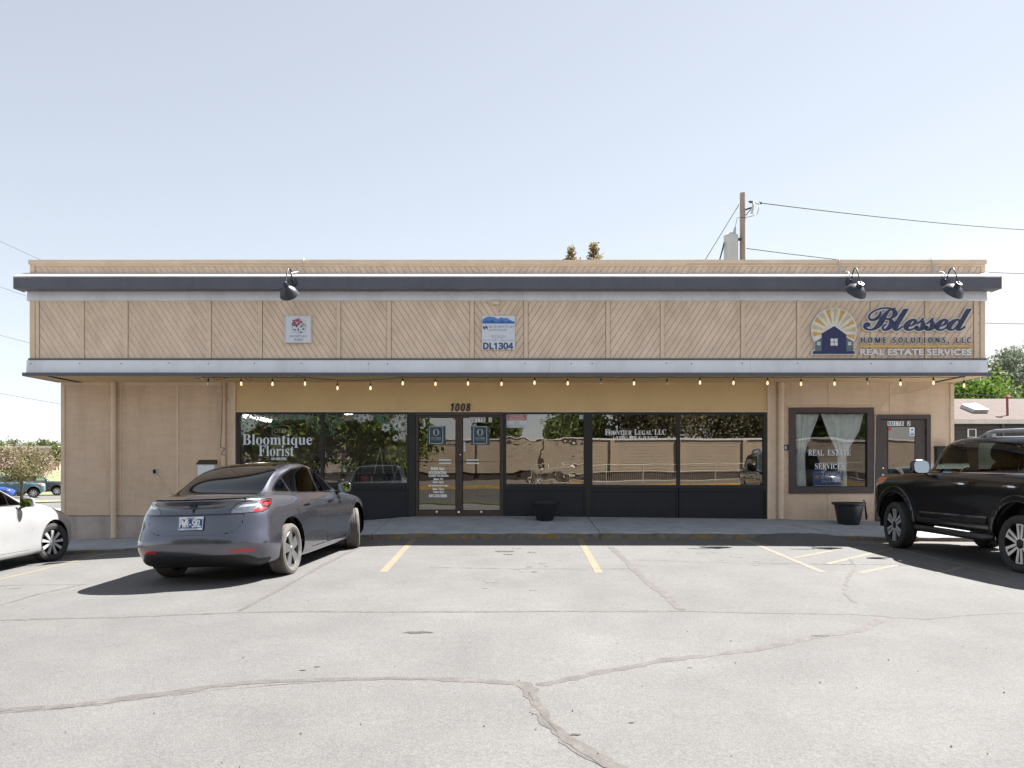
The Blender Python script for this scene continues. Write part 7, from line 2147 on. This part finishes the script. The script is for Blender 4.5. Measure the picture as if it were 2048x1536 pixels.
rl = empty('ramp_railing', (8, -12.6, .5)); tag(rl, 'pale ramp railing reflected in the legal office windows', 'railing')
def rp_(x): y = pl(x, KL)-.9; return y, T(x, y+.6)+.2
m = MB(); xr_ = spread(1.0, 22, 42)
for hgt, rad in ((1.0, .025), (.62, .018), (.12, .02)): m.tube([(x, rp_(x)[0], rp_(x)[1]+hgt) for x in xr_], rad, 6)
for k in range(11): x = 1+2.1*k; y, z = rp_(x); m.tube([(x, y, z), (x, y, z+1.02)], .03, 6)
for k in range(175): x = 1+.12*k; y, z = rp_(x); m.tube([(x, y, z+.12), (x, y, z+.62)], .009, 4, caps=False)
m.build('rail', M['rail_white'], rl)
m = MB()
for k in range(9):
    x0 = 2.3+4*k-16
    for q in range(9): m.box(x0+.3, x0+3.2, -14.003, -13.994, 1.15+q*.2, 1.15+q*.2+.12)
m.build('ribbed_panel', M['block_wall'], cw)
for i, (x, y, h, w_, sd_, mt, lb) in enumerate(((-11.5, -8.6, 6.8, 3.6, 61, 'leaf_street', 'dark leafy tree reflected in the florist window'), (-6.6, -8.2, 6.6, 3.2, 62, 'leaf_street', 'broad dark tree reflected beside the shop doors'), (-16.5, -8.5, 7, 3.4, 66, 'leaf_street', 'dark tree reflected at the start of the florist window'),
    (-1.2, -22, 5.6, 1.9, 63, 'leaf_mid', 'rounded tree reflected above the pale wall in the door'), (5.2, -26, 5.6, 3.2, 64, 'leaf_mid', 'spreading tree reflected over the wall in the office window'), (10.5, -24, 8, 5.0, 65, 'leaf_deep', 'dark tree reflected in the legal office window'), (17.5, -26, 7.5, 4.6, 67, 'leaf_deep', 'tree reflected behind the script on the legal office window'), (24, -26, 6.8, 3.6, 68, 'leaf_mid', 'tree reflected at the end of the storefront'))):
    tree(lb, x, y, h, w_, M[mt], .34, sd_, clumps=34 if i < 3 else 28, per=330, trunk_h=.08 if i < 3 else .22, group='trees across the street', clump_r=.42)
# ------------------------------------------------------------------ parked vehicles
def axle(xr, y, side, heading):
    """middle of the front axle from the ground point of one front wheel"""
    h = R(heading); ly = Vector((-cos(h), sin(h)))
    c = Vector((xr, y))-ly*side
    return c.x, c.y
build_sedan('dark grey fastback saloon seen from behind, parked before the florist window', *axle(-2.60, 13.42, -.88, 6.2), 6.2)
P_black = paint('black_paint', (0.006, 0.005, 0.0052), rough=.3)
build_suv('black off-roader with silver roof rails and split spoke wheels by the brown door', *axle(6.44, 13.42, .90, -7.0), -7.0, P_black, steer=R(-9))
P_white = paint('white_paint', (0.30, 0.30, 0.302), rough=.3)
build_compact('white car with bright many spoked wheel, mostly outside the left edge', *axle(-7.78, 13.55, -.85, 2.5), 2.5, P_white, steer=R(-16))
# the row across the street to the west
P_teal = paint('teal_paint', (0.09, 0.17, 0.19), rough=.35, metal=.2); P_slate = paint('slate_paint', (0.04, 0.045, 0.055), rough=.35, metal=.2); P_blue = paint('blue_paint', (0.015, 0.06, 0.27), rough=.35)
build_suv('pale teal crossover parked behind the crab apple tree', (68-1024)*66/F, 66.0, 62, P_teal, lite=True, res=5, rack=True, wheel='multi')
build_suv('dark slate crossover parked beyond the teal one', (108-1024)*71/F, 71.5, 62, P_slate, lite=True, res=5, rack=True, wheel='multi')
build_compact('bright blue car at the left edge beside the teal crossover', (5-1024)*63/F, 63.0, 66, P_blue, res=5, lite=True)
build_compact('white car beyond the black off-roader, glimpsed through its windows', 11.2, 13.2, -5, P_white, res=5, lite=True)
